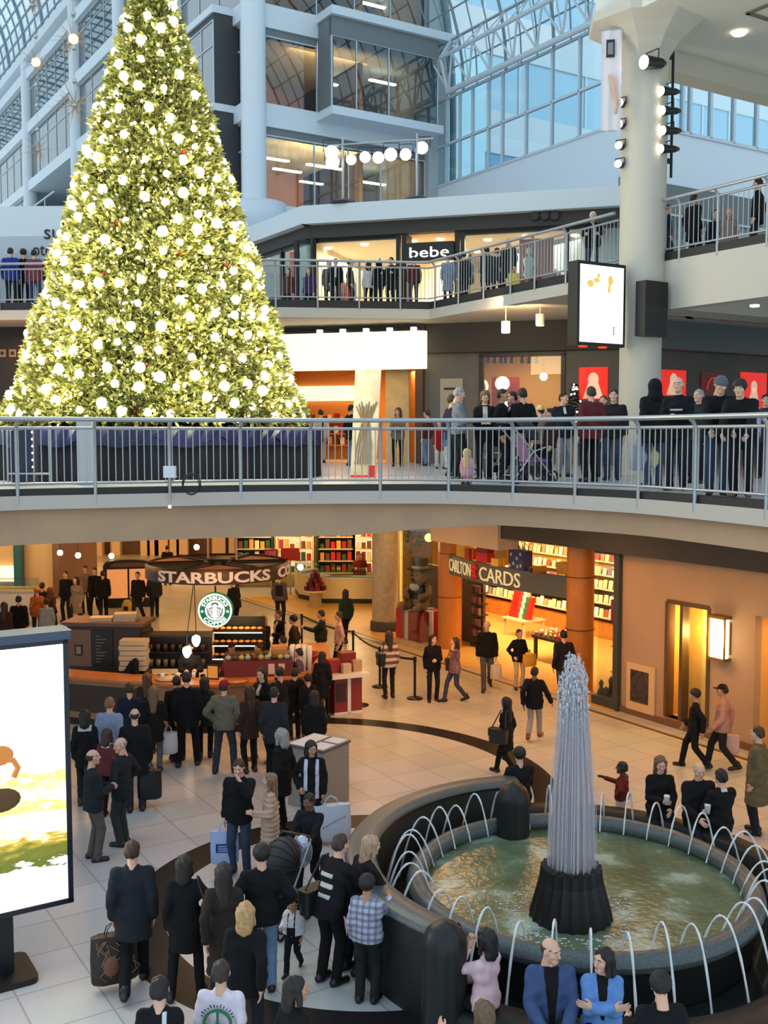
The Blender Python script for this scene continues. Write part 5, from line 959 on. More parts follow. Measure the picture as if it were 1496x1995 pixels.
# ================================================================ coffee stand
KC = Vector((-3.9, 24.5, 0)); m_brown = mat('dark_brown_laminate', (58, 42, 34), .5, var=.15, vs=2); m_kwood = mat('counter_wood', (190, 120, 66), .35, var=.12, vs=4); m_kfront = mat('counter_front_tan', (158, 118, 84), .5, var=.1, vs=2)
m_letter = mat('sign_letter_cream', (226, 204, 190), .5, emit=.12); m_mar = mat('maroon_panel', (112, 44, 44), .5); m_trim = mat('menu_black', (26, 24, 24), .5)
dr = thing('ring_sign', 'round dark ring sign with pale capital letters hanging over the coffee stand', 'sign', (KC.x, KC.y, 3.05)); R = 1.66
mb = MB(); mb.lathe([(R, 0), (R, .32), (R-.05, .34), (R-.08, .3), (R-.08, .02), (R, 0)], 56); mb.build('ring', m_brown, dr)
mb = MB()
for k in range(6): a = k*PI/3+.2; mb.cyl((.1*math.cos(a), .1*math.sin(a), .3), (R*math.cos(a), R*math.sin(a), .3), .06, n=5)
mb.lathe([(0, .24), (.32, .24), (.32, .38), (0, .38)], 14); mb.build('spoke', m_trim, dr)
for k in range(6):
    a0, a1 = k*PI/3+.27, (k+1)*PI/3+.13; P_ = [(.4*math.cos((a0+a1)/2), .4*math.sin((a0+a1)/2))]+[((R-.1)*math.cos(a0+(a1-a0)*j/6), (R-.1)*math.sin(a0+(a1-a0)*j/6)) for j in range(7)]
    mb = MB(); mb.prism(P_, .28, .3); mb.build('top_panel', mat('rose_panel', (176, 128, 116), .6) if k in (0, 2, 4) else m_trim, dr)
for x, y in ((.42, .2), (-.3, .5)): mb = MB(); mb.cyl((x, y, .34), (x, y, 1.54), .025, n=8); mb.build('hanging_pole', mat('pole_rose', (226, 190, 170), .5), dr)
for wd_, d0, d1 in (('STARBUCKS', -42, 53), ('COFFEE', 63, 127)):
    v, fc = text_mesh(wd_, 1, .02, bold=.03); x0, x1 = min(q[0] for q in v), max(q[0] for q in v); y0, y1 = min(q[1] for q in v), max(q[1] for q in v); mb = MB(); w_ = []
    for q in v: a = -PI/2+math.radians(d0+(d1-d0)*(q[0]-x0)/(x1-x0)); r = R+.015+q[2]; w_.append((r*math.cos(a), r*math.sin(a), .16+.25*((q[1]-y0)/(y1-y0)-.5)))
    mb.add(w_, fc); mb.build('lettering', m_letter, dr)
# round emblem sign
lp = aty(420, 1188, 22.75); lg = thing('round_sign', 'round glowing green and white emblem sign hanging under the ring sign', 'sign', lp); m_lgrn = mat('emblem_green', (20, 110, 78), .5, emit=.45); m_lwht = mat('emblem_white', (240, 250, 250), .5, emit=1.25); rot = Matrix(((1, 0, 0, 0), (0, 0, -1, 0), (0, 1, 0, 0), (0, 0, 0, 1)))
def disc(r0, r1, y, m, nm, n=40): mb = MB(); mb.lathe([(r0, 0), (r1, 0)], n, M=Matrix.Translation((0, y, 0)) @ rot); mb.build(nm, m, lg)
mb = MB(); mb.lathe([(0, -.09), (.375, -.09), (.385, -.06), (.385, .06), (.375, .09), (0, .09)], 40, M=rot); mb.build('drum', m_lgrn, lg)
disc(.335, .37, -.095, m_lwht, 'outer_band'); disc(.0, .215, -.097, m_lwht, 'centre_disc'); mb = MB(); mb.cyl((0, 0, .38), (0, 0, 3.05-lp.z), .02); mb.build('hanging_pole', m_black, lg)
def ring_text(t, a0, a1, r, up, h):
    v, fc = text_mesh(t, 1, .01, bold=.02); x0, x1 = min(q[0] for q in v), max(q[0] for q in v); y0, y1 = min(q[1] for q in v), max(q[1] for q in v); out = []
    for q in v: a = a0+(a1-a0)*(q[0]-x0)/(x1-x0); rr_ = r+(1 if up else -1)*h*((q[1]-y0)/(y1-y0)-.5); out.append((rr_*math.cos(a), -.102-q[2], rr_*math.sin(a)))
    return out, fc
mb = MB(); mb.add(*ring_text('STARBUCKS', math.radians(160), math.radians(20), .277, True, .085)); mb.build('lettering', m_lwht, lg); mb = MB(); mb.add(*ring_text('COFFEE', math.radians(215), math.radians(325), .277, False, .085)); mb.build('lettering', m_lwht, lg)
mb = MB()
for sx_ in (-1, 1):
    for k in range(5): a = PI/2+k*2*PI/5; c = (sx_*.277, -.102, -.02); mb.add([c, (c[0]+.04*math.cos(a), -.102, c[2]+.04*math.sin(a)), (c[0]+.016*math.cos(a+PI/5), -.102, c[2]+.016*math.sin(a+PI/5))], [(0, 1, 2)]); mb.add([c, (c[0]+.04*math.cos(a), -.102, c[2]+.04*math.sin(a)), (c[0]+.016*math.cos(a-PI/5), -.102, c[2]+.016*math.sin(a-PI/5))], [(0, 1, 2)])
mb.build('star', m_lwht, lg)
mb = MB()     # crowned long-haired figure: dark wavy hair lines, crown, twin tail arcs
for sx_ in (-1, 1):
    for k in range(4): mb.tube([(sx_*(.035+.022*k), -.1, .09-.01*k), (sx_*(.06+.028*k), -.1, .03), (sx_*(.05+.03*k), -.1, -.05), (sx_*(.07+.03*k), -.1, -.12-.0*k)], .0075, 5)
    mb.tube([(sx_*.03, -.1, -.17), (sx_*.1, -.1, -.14), (sx_*.16, -.1, -.04), (sx_*.17, -.1, .05)], .01, 5)
mb.tube([(-.07, -.1, .11), (-.045, -.1, .15), (0, -.1, .165), (.045, -.1, .15), (.07, -.1, .11)], .018, 6); mb.tube([(-.02, -.1, .06), (0, -.1, .05), (.02, -.1, .06)], .006, 4); mb.build('figure_lines', mat('emblem_black', (16, 40, 34), .5), lg)
# counters
def arc(r, a0, a1, n=18, c=KC): return [Vector((c.x+r*math.cos(math.radians(a0+(a1-a0)*i/n)), c.y+r*math.sin(math.radians(a0+(a1-a0)*i/n)), 0)) for i in range(n+1)]
ct = thing('coffee_counter', 'curved coffee stand counter with orange wood top and dark plinth under the ring sign', 'counter', (KC.x, KC.y-2.6, 0))
AP = [Vector((-7.4, 22.9, 0)), Vector((-6.6, 22.6, 0)), Vector((-5.6, 22.3, 0))]+arc(2.55, -118, -8, 16)+[Vector((-1.45, 25.6, 0)), Vector((-1.6, 26.4, 0))]
def strip(nm, d0, d1, z0, z1, m, P=AP): mb = MB(); strip_solid(mb, P, d0, d1, z0, z1); return fin(mb, nm, m, ct)
strip('worktop', -.12, .55, 1.02, 1.08, m_kwood); strip('front', 0, .4, .16, 1.02, m_kfront); strip('plinth', .03, .4, 0, .16, m_trim); strip('inset_panel', -.01, .02, .3, .9, m_brown, AP[:4])
# tall back cabinets at the left of the stand
cb = thing('back_cabinet', 'tall dark brown coffee cabinet with pictures and trays at the left of the stand', 'cabinet', (-6.3, 24.3, 0), math.radians(-6)); mb = MB(); mb.bbox(-1.0, .75, -.35, .45, 0, 1.95, .02); mb.build('body', m_brown, cb); mb = MB(); mb.bbox(-1.1, .85, -.45, .5, 1.95, 2.03, .04); mb.build('top', mat('cabinet_top', (110, 80, 70), .5), cb)
mb = MB(); mb.box(-.98, -.42, -.37, -.35, 1.0, 1.85); mb.build('side_panel', mat('panel_brown', (126, 96, 78), .6), cb); mb = MB(); mb.box(-.8, -.62, -.385, -.37, 1.25, 1.5); mb.box(-.765, -.655, -.39, -.385, 1.29, 1.46, 1); mb.build('picture', [m_black, mat('picture_grey', (150, 140, 126))], cb)
mb = MB(); mb.box(-.36, .1, -.38, -.35, 1.0, 1.85); mb.build('menu_panel', m_trim, cb); mb = MB()
for k in range(9): mb.box(-.3, -.3+.1+.05*((k*5) % 4), -.39, -.38, 1.1+.075*k, 1.125+.075*k)
mb.build('menu_lines', mat('menu_grey', (110, 106, 100)), cb)
tr0 = None; trx = random.Random(4)
def put(nm, lab, cat, grp, mb, m, loc, rz=0): o = mb.build(nm, m); o.location = loc; o.rotation_euler = (0, 0, rz); return tag(o, lab, cat, grp)
for k in range(6): put('tray_box', 'cream tray box in the tall stack in front of the brown cabinet', 'box', 'stacked cream trays', MB().bbox(-.3, .3, -.2, .2, 0, .1, .02), mat('tray_cream', (196, 176, 146), .6), (-5.62+.02*(k % 2), 23.35, 1.08+.115*k))
for k in range(3): put('tray_box', 'shallow cream box on top of the brown cabinet', 'box', 'boxes on the brown cabinet', MB().bbox(-.25, .25, -.18, .18, 0, .09, .02), mat('tray_cream', (196, 176, 146), .6), (-6.0-.55*(k % 2), 24.2, 2.03+.0*k+.09*(k//2)), .1*k)
gr = thing('mug_rack', 'black grid rack of mugs and bags behind the coffee counter', 'rack', (-4.75, 24.0, 0), .0); mb = MB(); mb.box(-.75, .75, .2, .24, 1.0, 1.75); mb.box(-.78, .78, -.2, .24, .0, .06); mb.box(-.78, .78, -.2, .24, 1.72, 1.78); mb.build('back_panel', m_brown, gr)
for k in range(3): mb = MB(); mb.box(-.75, .75, -.18, .2, .62+.36*k, .65+.36*k); mb.build('shelf_board', m_trim, gr)
for k in range(3):
    for j in range(8): put('coffee_mug', 'small mug or coffee bag on the black grid rack behind the counter', 'mug', 'goods on the black grid rack', MB().lathe([(0, 0), (.055, 0), (.06, .16), (.05, .165), (.045, .02)], 10), mat('mug_%d' % ((j*3+k) % 3), ((36, 32, 32), (120, 106, 92), (70, 50, 44))[(j*3+k) % 3], .4), (-5.37+.17*j, 23.93, .655+.36*k))
ps = thing('pastry_shelf', 'lit three tier pastry shelf under the round emblem sign', 'shelf', (-3.5, 25.0, 0)); mb = MB(); mb.box(-.62, .62, .25, .3, .9, 1.95); mb.build('back_panel', m_black, ps)
for k in range(3): mb = MB(); mb.box(-.62, .62, -.2, .28, 1.0+.32*k, 1.03+.32*k); mb.build('shelf_board', m_black, ps); mb = MB(); mb.box(-.6, .6, -.21, -.19, .98+.32*k, 1.0+.32*k); mb.build('strip_light', m_lant, ps)
mb = MB(); mb.box(-.62, .62, -.18, .3, 0, .98); mb.build('base', m_brown, ps)
for k in range(3):
    for j in range(8): put('pastry', 'golden pastry on the lit three tier shelf', 'pastry', 'pastries on the lit shelf', MB().ball((0, 0, 0), .065, 8, 6, sq=(1.1, 1, .6)), mat('pastry_gold', (226, 160, 80), .6), (-4.02+.15*j, 24.95, 1.075+.32*k))
light('AREA', Vector((-3.5, 24.6, 2.0)), 12, (255, 200, 120), .8, Vector((-3.5, 24.9, 1)))
pc_ = thing('pastry_case', 'maroon fronted glass display case on the coffee counter', 'display case', (-2.75, 22.75, 1.08), .12); mb = MB(); mb.bbox(-.75, .75, -.18, .25, 0, .34, .02); mb.build('front', m_mar, pc_); mb = MB(); mb.box(-.72, .72, -.16, .22, .34, .5); mb.build('glass_top', m_glass, pc_)
for x in (.28, .5): mb = MB(); mb.box(x-.07, x+.07, -.2, -.18, .06, .28); mb.build('label_card', mat('label_cream', (216, 190, 170)), pc_)
for j in range(10): put('cake', 'small cake or silver tin on top of the maroon display case', 'food', 'food on the maroon case', MB().lathe([(0, 0), (.06, 0), (.065, .07), (.02, .1), (0, .1)], 10), mat('cake_%d' % (j % 3), ((200, 196, 190), (120, 74, 50), (226, 190, 130))[j % 3], .4), (-3.4+.14*j, 22.72+.017*j, 1.42))
t = thing('menu_stand', 'small framed yellow menu standing on the counter between two customers', 'menu', (-3.68, 22.35, 1.08), -.2); mb = MB(); mb.box(-.13, .13, -.015, .015, 0, .32); mb.build('frame', m_black, t); mb = MB(); mb.box(-.11, .11, -.02, -.015, .03, .29); mb.build('card', mat('menu_yellow', (236, 176, 80), .6, emit=.1), t)
for j in range(7): put('cup_stack', 'tall stack of white paper cups on the right of the coffee counter', 'cups', 'paper cup stacks on the counter', MB().lathe([(0, 0), (.045, 0), (.06, .55), (.05, .56), (0, .56)], 10), m_manw, (-2.05+.13*(j % 4), 23.2+.15*(j//4), 1.08))
put('paper_box', 'upright orange paper box on the counter beside the cup stacks', 'box', None, MB().bbox(-.17, .17, -.12, .12, 0, .55, .01), mat('box_orange', (216, 150, 84), .6), (-2.35, 23.3, 1.08), .2); put('serving_bowl', 'wide bowl with red rim at the right end of the coffee counter', 'bowl', None, MB().lathe([(0, 0), (.12, .01), (.3, .18), (.31, .22), (.27, .2), (.1, .05), (0, .05)], 18), mat('bowl_red', (150, 50, 36), .3), (-1.75, 24.0, 1.08))
for j in range(5): put('paper_cup', 'white paper cup standing on the orange wood counter top', 'cup', 'cups on the counter top', MB().lathe([(0, 0), (.035, 0), (.045, .12), (.04, .125), (0, .11)], 10), m_manw, (-5.1+.33*j, 22.3+.04*j, 1.08))
put('round_tray', 'round pale serving tray on the counter near the menu stand', 'tray', None, MB().lathe([(0, .01), (.25, .01), (.27, .04), (0, .02)], 20), mat('tray_cream', (196, 176, 146)), (-4.65, 22.32, 1.08)); put('round_tray', 'round wooden tray on the counter to the right of the menu stand', 'tray', None, MB().lathe([(0, .01), (.25, .01), (.27, .04), (0, .02)], 20), m_kwood, (-3.15, 22.12, 1.08))
for i, (u, v) in enumerate(((364, 1270), (382, 1248))):
    p = aty(u, v, 22.9); t = thing('pendant_lamp', ('lower teardrop shaped glowing lamp over the coffee counter', 'upper teardrop shaped glowing lamp over the coffee counter')[i], 'light', p); mb = MB(); mb.lathe([(0, -.14), (.045, -.115), (.085, -.035), (.097, .03), (.08, .09), (.025, .12), (0, .12)], 16); mb.build('shade', m_lens, t); mb = MB(); mb.tube([(0, 0, .13), (0, 0, .3), (.1-.2*i, .4, 3.08-p.z)], .01, 5); mb.build('cord', m_black, t)
# ---- queue posts with belts
POSTS = {}
def stanchion(k, u, v, lab):
    q = onz(u, v, 0); POSTS[k] = q; t = thing('stanchion', lab, 'barrier post', q); MB().lathe([(0, 0), (.2, 0), (.2, .02), (.06, .05), (.03, .06)], 18).build('base', m_black, t); MB().cyl((0, 0, .05), (0, 0, .98), .032, n=10).build('post', m_black, t); MB().cyl((0, 0, .9), (0, 0, 1.02), .042, n=10).build('belt_head', m_black, t)
stanchion('a', 808, 1361, 'black belt barrier post between the striped sweater woman and the long haired woman'); stanchion('b', 740, 1338, 'black belt barrier post behind the woman in the striped sweater'); stanchion('c', 702, 1374, 'black belt barrier post beside the red and white table'); stanchion('d', 688, 1300, 'black belt barrier post by the man in the pink shirt'); stanchion('e', 588, 1262, 'black belt barrier post farthest into the queue at the coffee stand')
for a, b, lab in (('b', 'a', 'black queue belt in front of the striped sweater woman'), ('d', 'b', 'black queue belt from the pink shirt man to the striped sweater woman'), ('e', 'd', 'black queue belt along the back of the coffee queue')):
    p, q = POSTS[a], POSTS[b]; mb = MB(); n_ = 8; v = []
    for i in range(n_+1): c = p.lerp(q, .03+.94*i/n_); s_ = .06*math.sin(PI*i/n_); v += [c+Z*(.93-s_), c+Z*(.985-s_)]
    mb.add(v, [(2*i, 2*i+2, 2*i+3, 2*i+1) for i in range(n_)]); tag(mb.build('queue_belt', m_black), lab, 'belt')
# ---- red and white display table
q = onz(668, 1392, 0); t = thing('display_table', 'tall red and white display table with red boxes beside the coffee queue', 'table', (q.x, q.y+.35, 0), math.radians(24)); mb = MB(); mb.bbox(-.34, .34, -.3, .3, 0, .84, .01); mb.build('base', mat('burgundy_panel', (142, 44, 44), .5), t)
mb = MB(); mb.box(-.02, .06, -.31, .31, 0, .84); mb.box(-.35, .35, -.31, -.28, 0, .05); mb.build('white_corner', m_manw, t); mb = MB(); mb.bbox(-.5, .5, -.42, .42, .84, .92, .03); mb.build('worktop', m_manw, t); mb = MB(); mb.box(-.3, -.06, -.315, -.3, .3, .72); mb.build('framed_notice', m_brown, t)
for i, (x, y, w_, h_, c) in enumerate(((-.25, 0, .3, .3, (150, 40, 44)), (.12, .1, .36, .42, (130, 34, 36)), (.28, -.1, .22, .26, (190, 150, 120)), (-.02, -.22, .2, .22, (206, 180, 150)))):
    put('display_box', ('red cube box at the near side of the red and white table', 'tall dark red box at the back of the red and white table', 'tan box at the end of the red and white table', 'small cream box at the front of the red and white table')[i], 'box', None, MB().bbox(-w_/2, w_/2, -w_*.4, w_*.4, 0, h_, .01), mat('boxed_%d_%d_%d' % c, c, .5), Matrix.Rotation(math.radians(24), 4, 'Z') @ Vector((x, y, .92))+Vector((q.x, q.y+.35, 0)), math.radians(24))
# ---- grey map pedestal
q = onz(617, 1585, 0); t = thing('map_pedestal', 'big square grey map pedestal with white sloped panels on the tiled floor', 'pedestal', (q.x, q.y+.55, 0), math.radians(-33)); mb = MB(); mb.bbox(-.38, .38, -.38, .38, 0, 1.02, .015); mb.build('body', mat('pedestal_grey', (150, 140, 130), .4), t); mb = MB(); mb.box(-.4, .4, -.4, .4, 1.02, 1.06); mb.build('top', mat('pedestal_top', (90, 84, 84), .4), t)
mb = MB(); mb.box(-.36, -.03, -.36, .36, 1.06, 1.07); mb.build('map_panel', m_white, t); mb = MB(); mb.box(.05, .36, -.36, .0, 1.06, 1.07); mb.build('map_panel', m_white, t); mb = MB(); mb.box(.05, .36, .08, .36, 1.06, 1.07); mb.build('map_panel', m_white, t)
# ---- big lit advertising panel at the left
PL_ = Plane((0, 0), B, True); p = aty(137, 1500, 12.15); PL_ = Plane((p.x, p.y), B, True); z0, z1_ = PL_.z(137, 1756), PL_.z(134, 1243); wd = 1.75
m_ad = bpy.data.materials.new('backlit_meadow_print'); m_ad.use_nodes = True; nt = m_ad.node_tree; b_ = nt.nodes['Principled BSDF']; L = nt.links.new
tc = nt.nodes.new('ShaderNodeTexCoord'); sx = nt.nodes.new('ShaderNodeSeparateXYZ'); L(tc.outputs['Object'], sx.inputs[0]); nz = nt.nodes.new('ShaderNodeTexNoise'); nz.inputs['Scale'].default_value = 5; nz.inputs['Detail'].default_value = 6; mp = nt.nodes.new('ShaderNodeMapping'); mp.inputs['Scale'].default_value = (1, 1, 3.2); L(tc.outputs['Object'], mp.inputs[0]); L(mp.outputs[0], nz.inputs['Vector'])
rmp = nt.nodes.new('ShaderNodeMapRange'); rmp.inputs['From Min'].default_value = 0; rmp.inputs['From Max'].default_value = z1_-z0; L(sx.outputs['Z'], rmp.inputs['Value'])
ad = nt.nodes.new('ShaderNodeMath'); ad.operation = 'MULTIPLY_ADD'; ad.inputs[1].default_value = .16; L(nz.outputs['Fac'], ad.inputs[0]); L(rmp.outputs['Result'], ad.inputs[2]); cr_ = nt.nodes.new('ShaderNodeValToRGB'); e = cr_.color_ramp; L(ad.outputs[0], cr_.inputs['Fac'])
e.elements[0].position = 0; e.elements[0].color = (*lin((255, 252, 244)), 1); e.elements[1].position = 1; e.elements[1].color = (1, 1, .98, 1)
for ps_, c in ((.245, (255, 252, 244)), (.255, (90, 96, 30)), (.31, (110, 110, 40)), (.345, (190, 160, 60)), (.37, (255, 244, 200)), (.44, (255, 240, 190)), (.47, (236, 186, 80)), (.5, (255, 246, 210)), (.57, (240, 196, 100)), (.6, (255, 250, 226)), (.68, (255, 255, 248))): k = e.elements.new(ps_); k.color = (*lin(c), 1)
L(cr_.outputs['Color'], b_.inputs['Base Color']); L(cr_.outputs['Color'], b_.inputs['Emission Color']); b_.inputs['Emission Strength'].default_value = 1.15
adp = thing('advertising_panel', 'large backlit advertising panel showing a golden meadow in a dark blue frame', 'advertising panel', PL_.pt(-wd/2, 0, 0)); MA = Matrix.Translation(-adp.location) @ PL_.M
o = MB(M=Matrix.Rotation(math.atan2(B.y, B.x), 4, 'Z')).box(-wd/2+.06, wd/2-.06, -.005, .0, 0.05, z1_-z0-.05).build('lit_picture', m_ad, adp); o.location = (PL_.n.x*.01, PL_.n.y*.01, z0); 
MB(M=MA).box(-wd, 0, -.32, -.02, z0, z1_, M=None).build('casing', mat('navy_frame', (26, 30, 44), .35), adp); mb = MB(M=MA)
for s in (-wd+.03, -.03): mb.box(s-.03, s+.03, -.04, .03, z0, z1_)
for z in (z0+.025, z1_-.025): mb.box(-wd, 0, -.04, .03, z-.03, z+.03)
mb.build('frame', mat('navy_frame', (26, 30, 44)), adp); mb = MB(M=MA); mb.bbox(-wd-.04, .04, -.36, .06, z1_, z1_+.1, .03); mb.build('cap', mat('cap_blue_grey', (70, 80, 100), .4, .2), adp)
mb = MB(M=MA)
for s in (-.75,): mb.box(s-.08, s+.08, -.24, -.1, .0, z0)
mb.build('leg', m_black, adp); mb = MB(M=MA); mb.bbox(-1.3, -.45, -.55, .2, 0, .07, .1); mb.build('base', m_black, adp)
mb = MB(M=MA); s, z = PL_.hit(8, 1480, .02); mb.ball((s-.05, .02, z+.05), .13, 12, 8, sq=(1.2, .06, .9)); mb.tube([(s, .02, z), (s+.1, .02, z-.02), (s+.15, .02, z-.12), (s+.1, .02, z-.22)], .035, 6); mb.build('printed_creature', mat('print_orange', (206, 130, 60), .5, emit=.4), adp); mb = MB(M=MA); s, z = PL_.hit(2, 1560, .02); mb.ball((s, .02, z), .2, 14, 8, sq=(1.1, .06, .7)); mb.build('printed_shape', mat('print_brown2', (96, 66, 30), .5, emit=.15), adp)
s0, z = PL_.hit(70, 1240); adl = light('AREA', PL_.pt(-wd/2, .15, (z0+z1_)/2), 60, (255, 248, 226), 1.4, PL_.pt(-wd/2, 3, (z0+z1_)/2-.5), sy=2.6)
# ================================================================ fountain
FX, FY = FC.x, FC.y; fo = thing('fountain', 'round dark granite fountain with a tall central plume and arching rim jets', 'fountain', (FX, FY, 0))
m_water = bpy.data.materials.new('pool_water'); m_water.use_nodes = True; nt = m_water.node_tree; b_ = nt.nodes['Principled BSDF']; b_.inputs['Roughness'].default_value = .22; b_.inputs['Specular IOR Level'].default_value = .32
nz = nt.nodes.new('ShaderNodeTexNoise'); nz.inputs['Scale'].default_value = 1.6; nz.inputs['Detail'].default_value = 5; tc = nt.nodes.new('ShaderNodeTexCoord'); nt.links.new(tc.outputs['Object'], nz.inputs['Vector']); cr_ = nt.nodes.new('ShaderNodeValToRGB'); cr_.color_ramp.elements[0].position = .35; cr_.color_ramp.elements[0].color = (*lin((80, 94, 68)), 1); cr_.color_ramp.elements[1].position = .66; cr_.color_ramp.elements[1].color = (*lin((150, 172, 156)), 1); k = cr_.color_ramp.elements.new(.55); k.color = (*lin((100, 118, 94)), 1)
nt.links.new(nz.outputs['Fac'], cr_.inputs['Fac']); nt.links.new(cr_.outputs['Color'], b_.inputs['Base Color']); n2 = nt.nodes.new('ShaderNodeTexNoise'); n2.inputs['Scale'].default_value = 9; bp = nt.nodes.new('ShaderNodeBump'); bp.inputs['Strength'].default_value = .22; bp.inputs['Distance'].default_value = .05; nt.links.new(tc.outputs['Object'], n2.inputs['Vector']); nt.links.new(n2.outputs['Fac'], bp.inputs['Height']); nt.links.new(bp.outputs['Normal'], b_.inputs['Normal'])
m_rim = mat('rim_granite', (84, 92, 92), .38, var=.3, vs=40, spec=.4); m_gr2 = mat('wall_granite', (36, 37, 34), .5, var=.35, vs=50, spec=.3)
ZR = .74; RB = 2.2; BX, BY = -.28, -.8
mb = MB(); mb.lathe([(2.08, 0), (2.12, ZR-.22)], 72); mb.build('basin_wall', m_gran, fo)
mb = MB(); prof = [(RB-.1+.13*math.cos(a), ZR-.1+.12*math.sin(a)) for a in [k*2*PI/14 for k in range(15)]]; mb.lathe(prof, 80); mb.build('rim', m_rim, fo)
mb = MB(); mb.lathe([(2.1, ZR-.1), (2.02, .5)], 64); mb.build('inner_wall', m_gr2, fo)
mb = MB(); mb.lathe([(0, .56), (.5, .56), (1.1, .56), (2.06, .56)], 64); mb.build('pool_water', m_water, fo)
mb = MB(); mb.lathe([(2.1, .06), (2.75, .06)], 64); mb.build('moat_water', mat('moat_dark_water', (30, 38, 34), .1), fo)
# fluted bell
mb = MB(); n = 66; v = []; BH = ((.5, .5), (.48, .6), (.42, .82), (.37, 1.02), (.35, 1.16), (.29, 1.18))
for r, z in BH:
    for i in range(n): a = 2*PI*i/n; k = 1+.05*((i % 3 == 0)-.4); v.append((BX+r*k*math.cos(a), BY+r*k*math.sin(a), z+(.03*(i % 3 == 0) if z > 1.15 else 0)))
mb.add(v, [(j*n+i, j*n+(i+1) % n, (j+1)*n+(i+1) % n, (j+1)*n+i) for j in range(len(BH)-1) for i in range(n)], 0, False); mb.add(v[-n:], [tuple(range(n))]); mb.build('bell_nozzle', mat('black_bronze', (26, 23, 22), .4, .2), fo)
def water_mat(name, rgb, fac, em=0.0):
    m = bpy.data.materials.new(name); m.use_nodes = True; nt = m.node_tree; nt.nodes.clear(); o = nt.nodes.new('ShaderNodeOutputMaterial'); t = nt.nodes.new('ShaderNodeBsdfTransparent'); b = nt.nodes.new('ShaderNodeBsdfPrincipled'); x = nt.nodes.new('ShaderNodeMixShader'); b.inputs['Base Color'].default_value = (*lin(rgb), 1); b.inputs['Roughness'].default_value = .2; b.inputs['Specular IOR Level'].default_value = .3
    x.inputs['Fac'].default_value = fac; nt.links.new(t.outputs[0], x.inputs[1]); nt.links.new(b.outputs[0], x.inputs[2]); nt.links.new(x.outputs[0], o.inputs['Surface']); return m
m_spray = water_mat('spray_water', (214, 208, 214), .27); m_jet = water_mat('jet_water', (246, 248, 248), .78); m_foam = water_mat('foam_water', (232, 230, 236), .45); m_veil = water_mat('veil_water', (200, 194, 200), .16)
# plume: veil, strands, foamy head (one body of falling water)
wr = random.Random(2); ZTOP = 3.66
mb = MB()
for r0, r1, zt2 in ((.2, .13, 3.3), (.26, .17, 3.1), (.15, .1, 3.4)):
    n = 40; v = []
    for j in range(9):
        t_ = j/8
        for i in range(n): a = 2*PI*i/n; r = (r0+(r1-r0)*t_)*(1+.1*math.sin(a*7+j*.4+r0*30)); v.append((BX+r*math.cos(a), BY+r*math.sin(a), 1.1+(zt2-1.1)*t_))
    mb.add(v, [(j*n+i, j*n+(i+1) % n, (j+1)*n+(i+1) % n, (j+1)*n+i) for j in range(8) for i in range(n)], 0, True)
mb.build('plume_veil', m_veil, fo); mb = MB()
for i in range(190):
    a = wr.random()*2*PI; r = .31*math.sqrt(wr.random()); k = wr.uniform(.4, .62); zt2 = ZTOP-.05-.9*(r/.31)**2*wr.random()-.5*wr.random()**3; zb2 = wr.uniform(.8, 1.3) if r > .17 else 1.15
    mb.tube([(BX+r*math.cos(a), BY+r*math.sin(a), zb2), (BX+r*.9*math.cos(a), BY+r*.9*math.sin(a), (zb2+zt2)/2), (BX+r*k*math.cos(a), BY+r*k*math.sin(a), zt2)], wr.uniform(.005, .0115), 4)
tag(mb.build('plume_strand', m_spray, fo), kind='stuff'); mb = MB()
for i in range(1500):
    h = wr.random(); r = (.04+.13*math.sin(PI*min(1, h*.75+.18)))*math.sqrt(wr.random())*1.15; a = wr.random()*2*PI; z = ZTOP-.95+1.0*h**.8+wr.gauss(0, .03); s = wr.uniform(.004, .0145)*(1.2-.4*h); mb.ball((BX+r*math.cos(a), BY+r*math.sin(a), z), s, 5, 4, sq=(1, 1, wr.uniform(1, 3)))
tag(mb.build('plume_foam', m_foam, fo), kind='stuff')
mb = MB()   # foam rings and splashes where the water lands
for i in range(260): a = wr.random()*2*PI; r = .6+abs(wr.gauss(0, .16)); mb.ball((BX+r*math.cos(a), BY+r*math.sin(a), .565), wr.uniform(.008, .022), 6, 4, sq=(1.3, 1.3, .4))
tag(mb.build('splash_foam', m_foam, fo), kind='stuff')
for i in range(36):
    a = 2*PI*i/36+.03; hp = .43+.05*math.sin(i*2.3); r0 = 1.95; r1 = 2.6+.06*math.sin(i*1.7); mb = MB(); P_ = []
    for j in range(15):
        t_ = j/14; r = r0+(r1-r0)*t_; zz = .58+4*(hp+.16)*t_*(1-t_)*1.0-.42*t_*t_; P_.append((r*math.cos(a), r*math.sin(a), zz))
    mb.tube(P_, .0125, 5, taper=[.9+.35*(j/14)+.25*math.sin(j*2+i) for j in range(15)]); mb.build('water_jet', m_jet, fo)
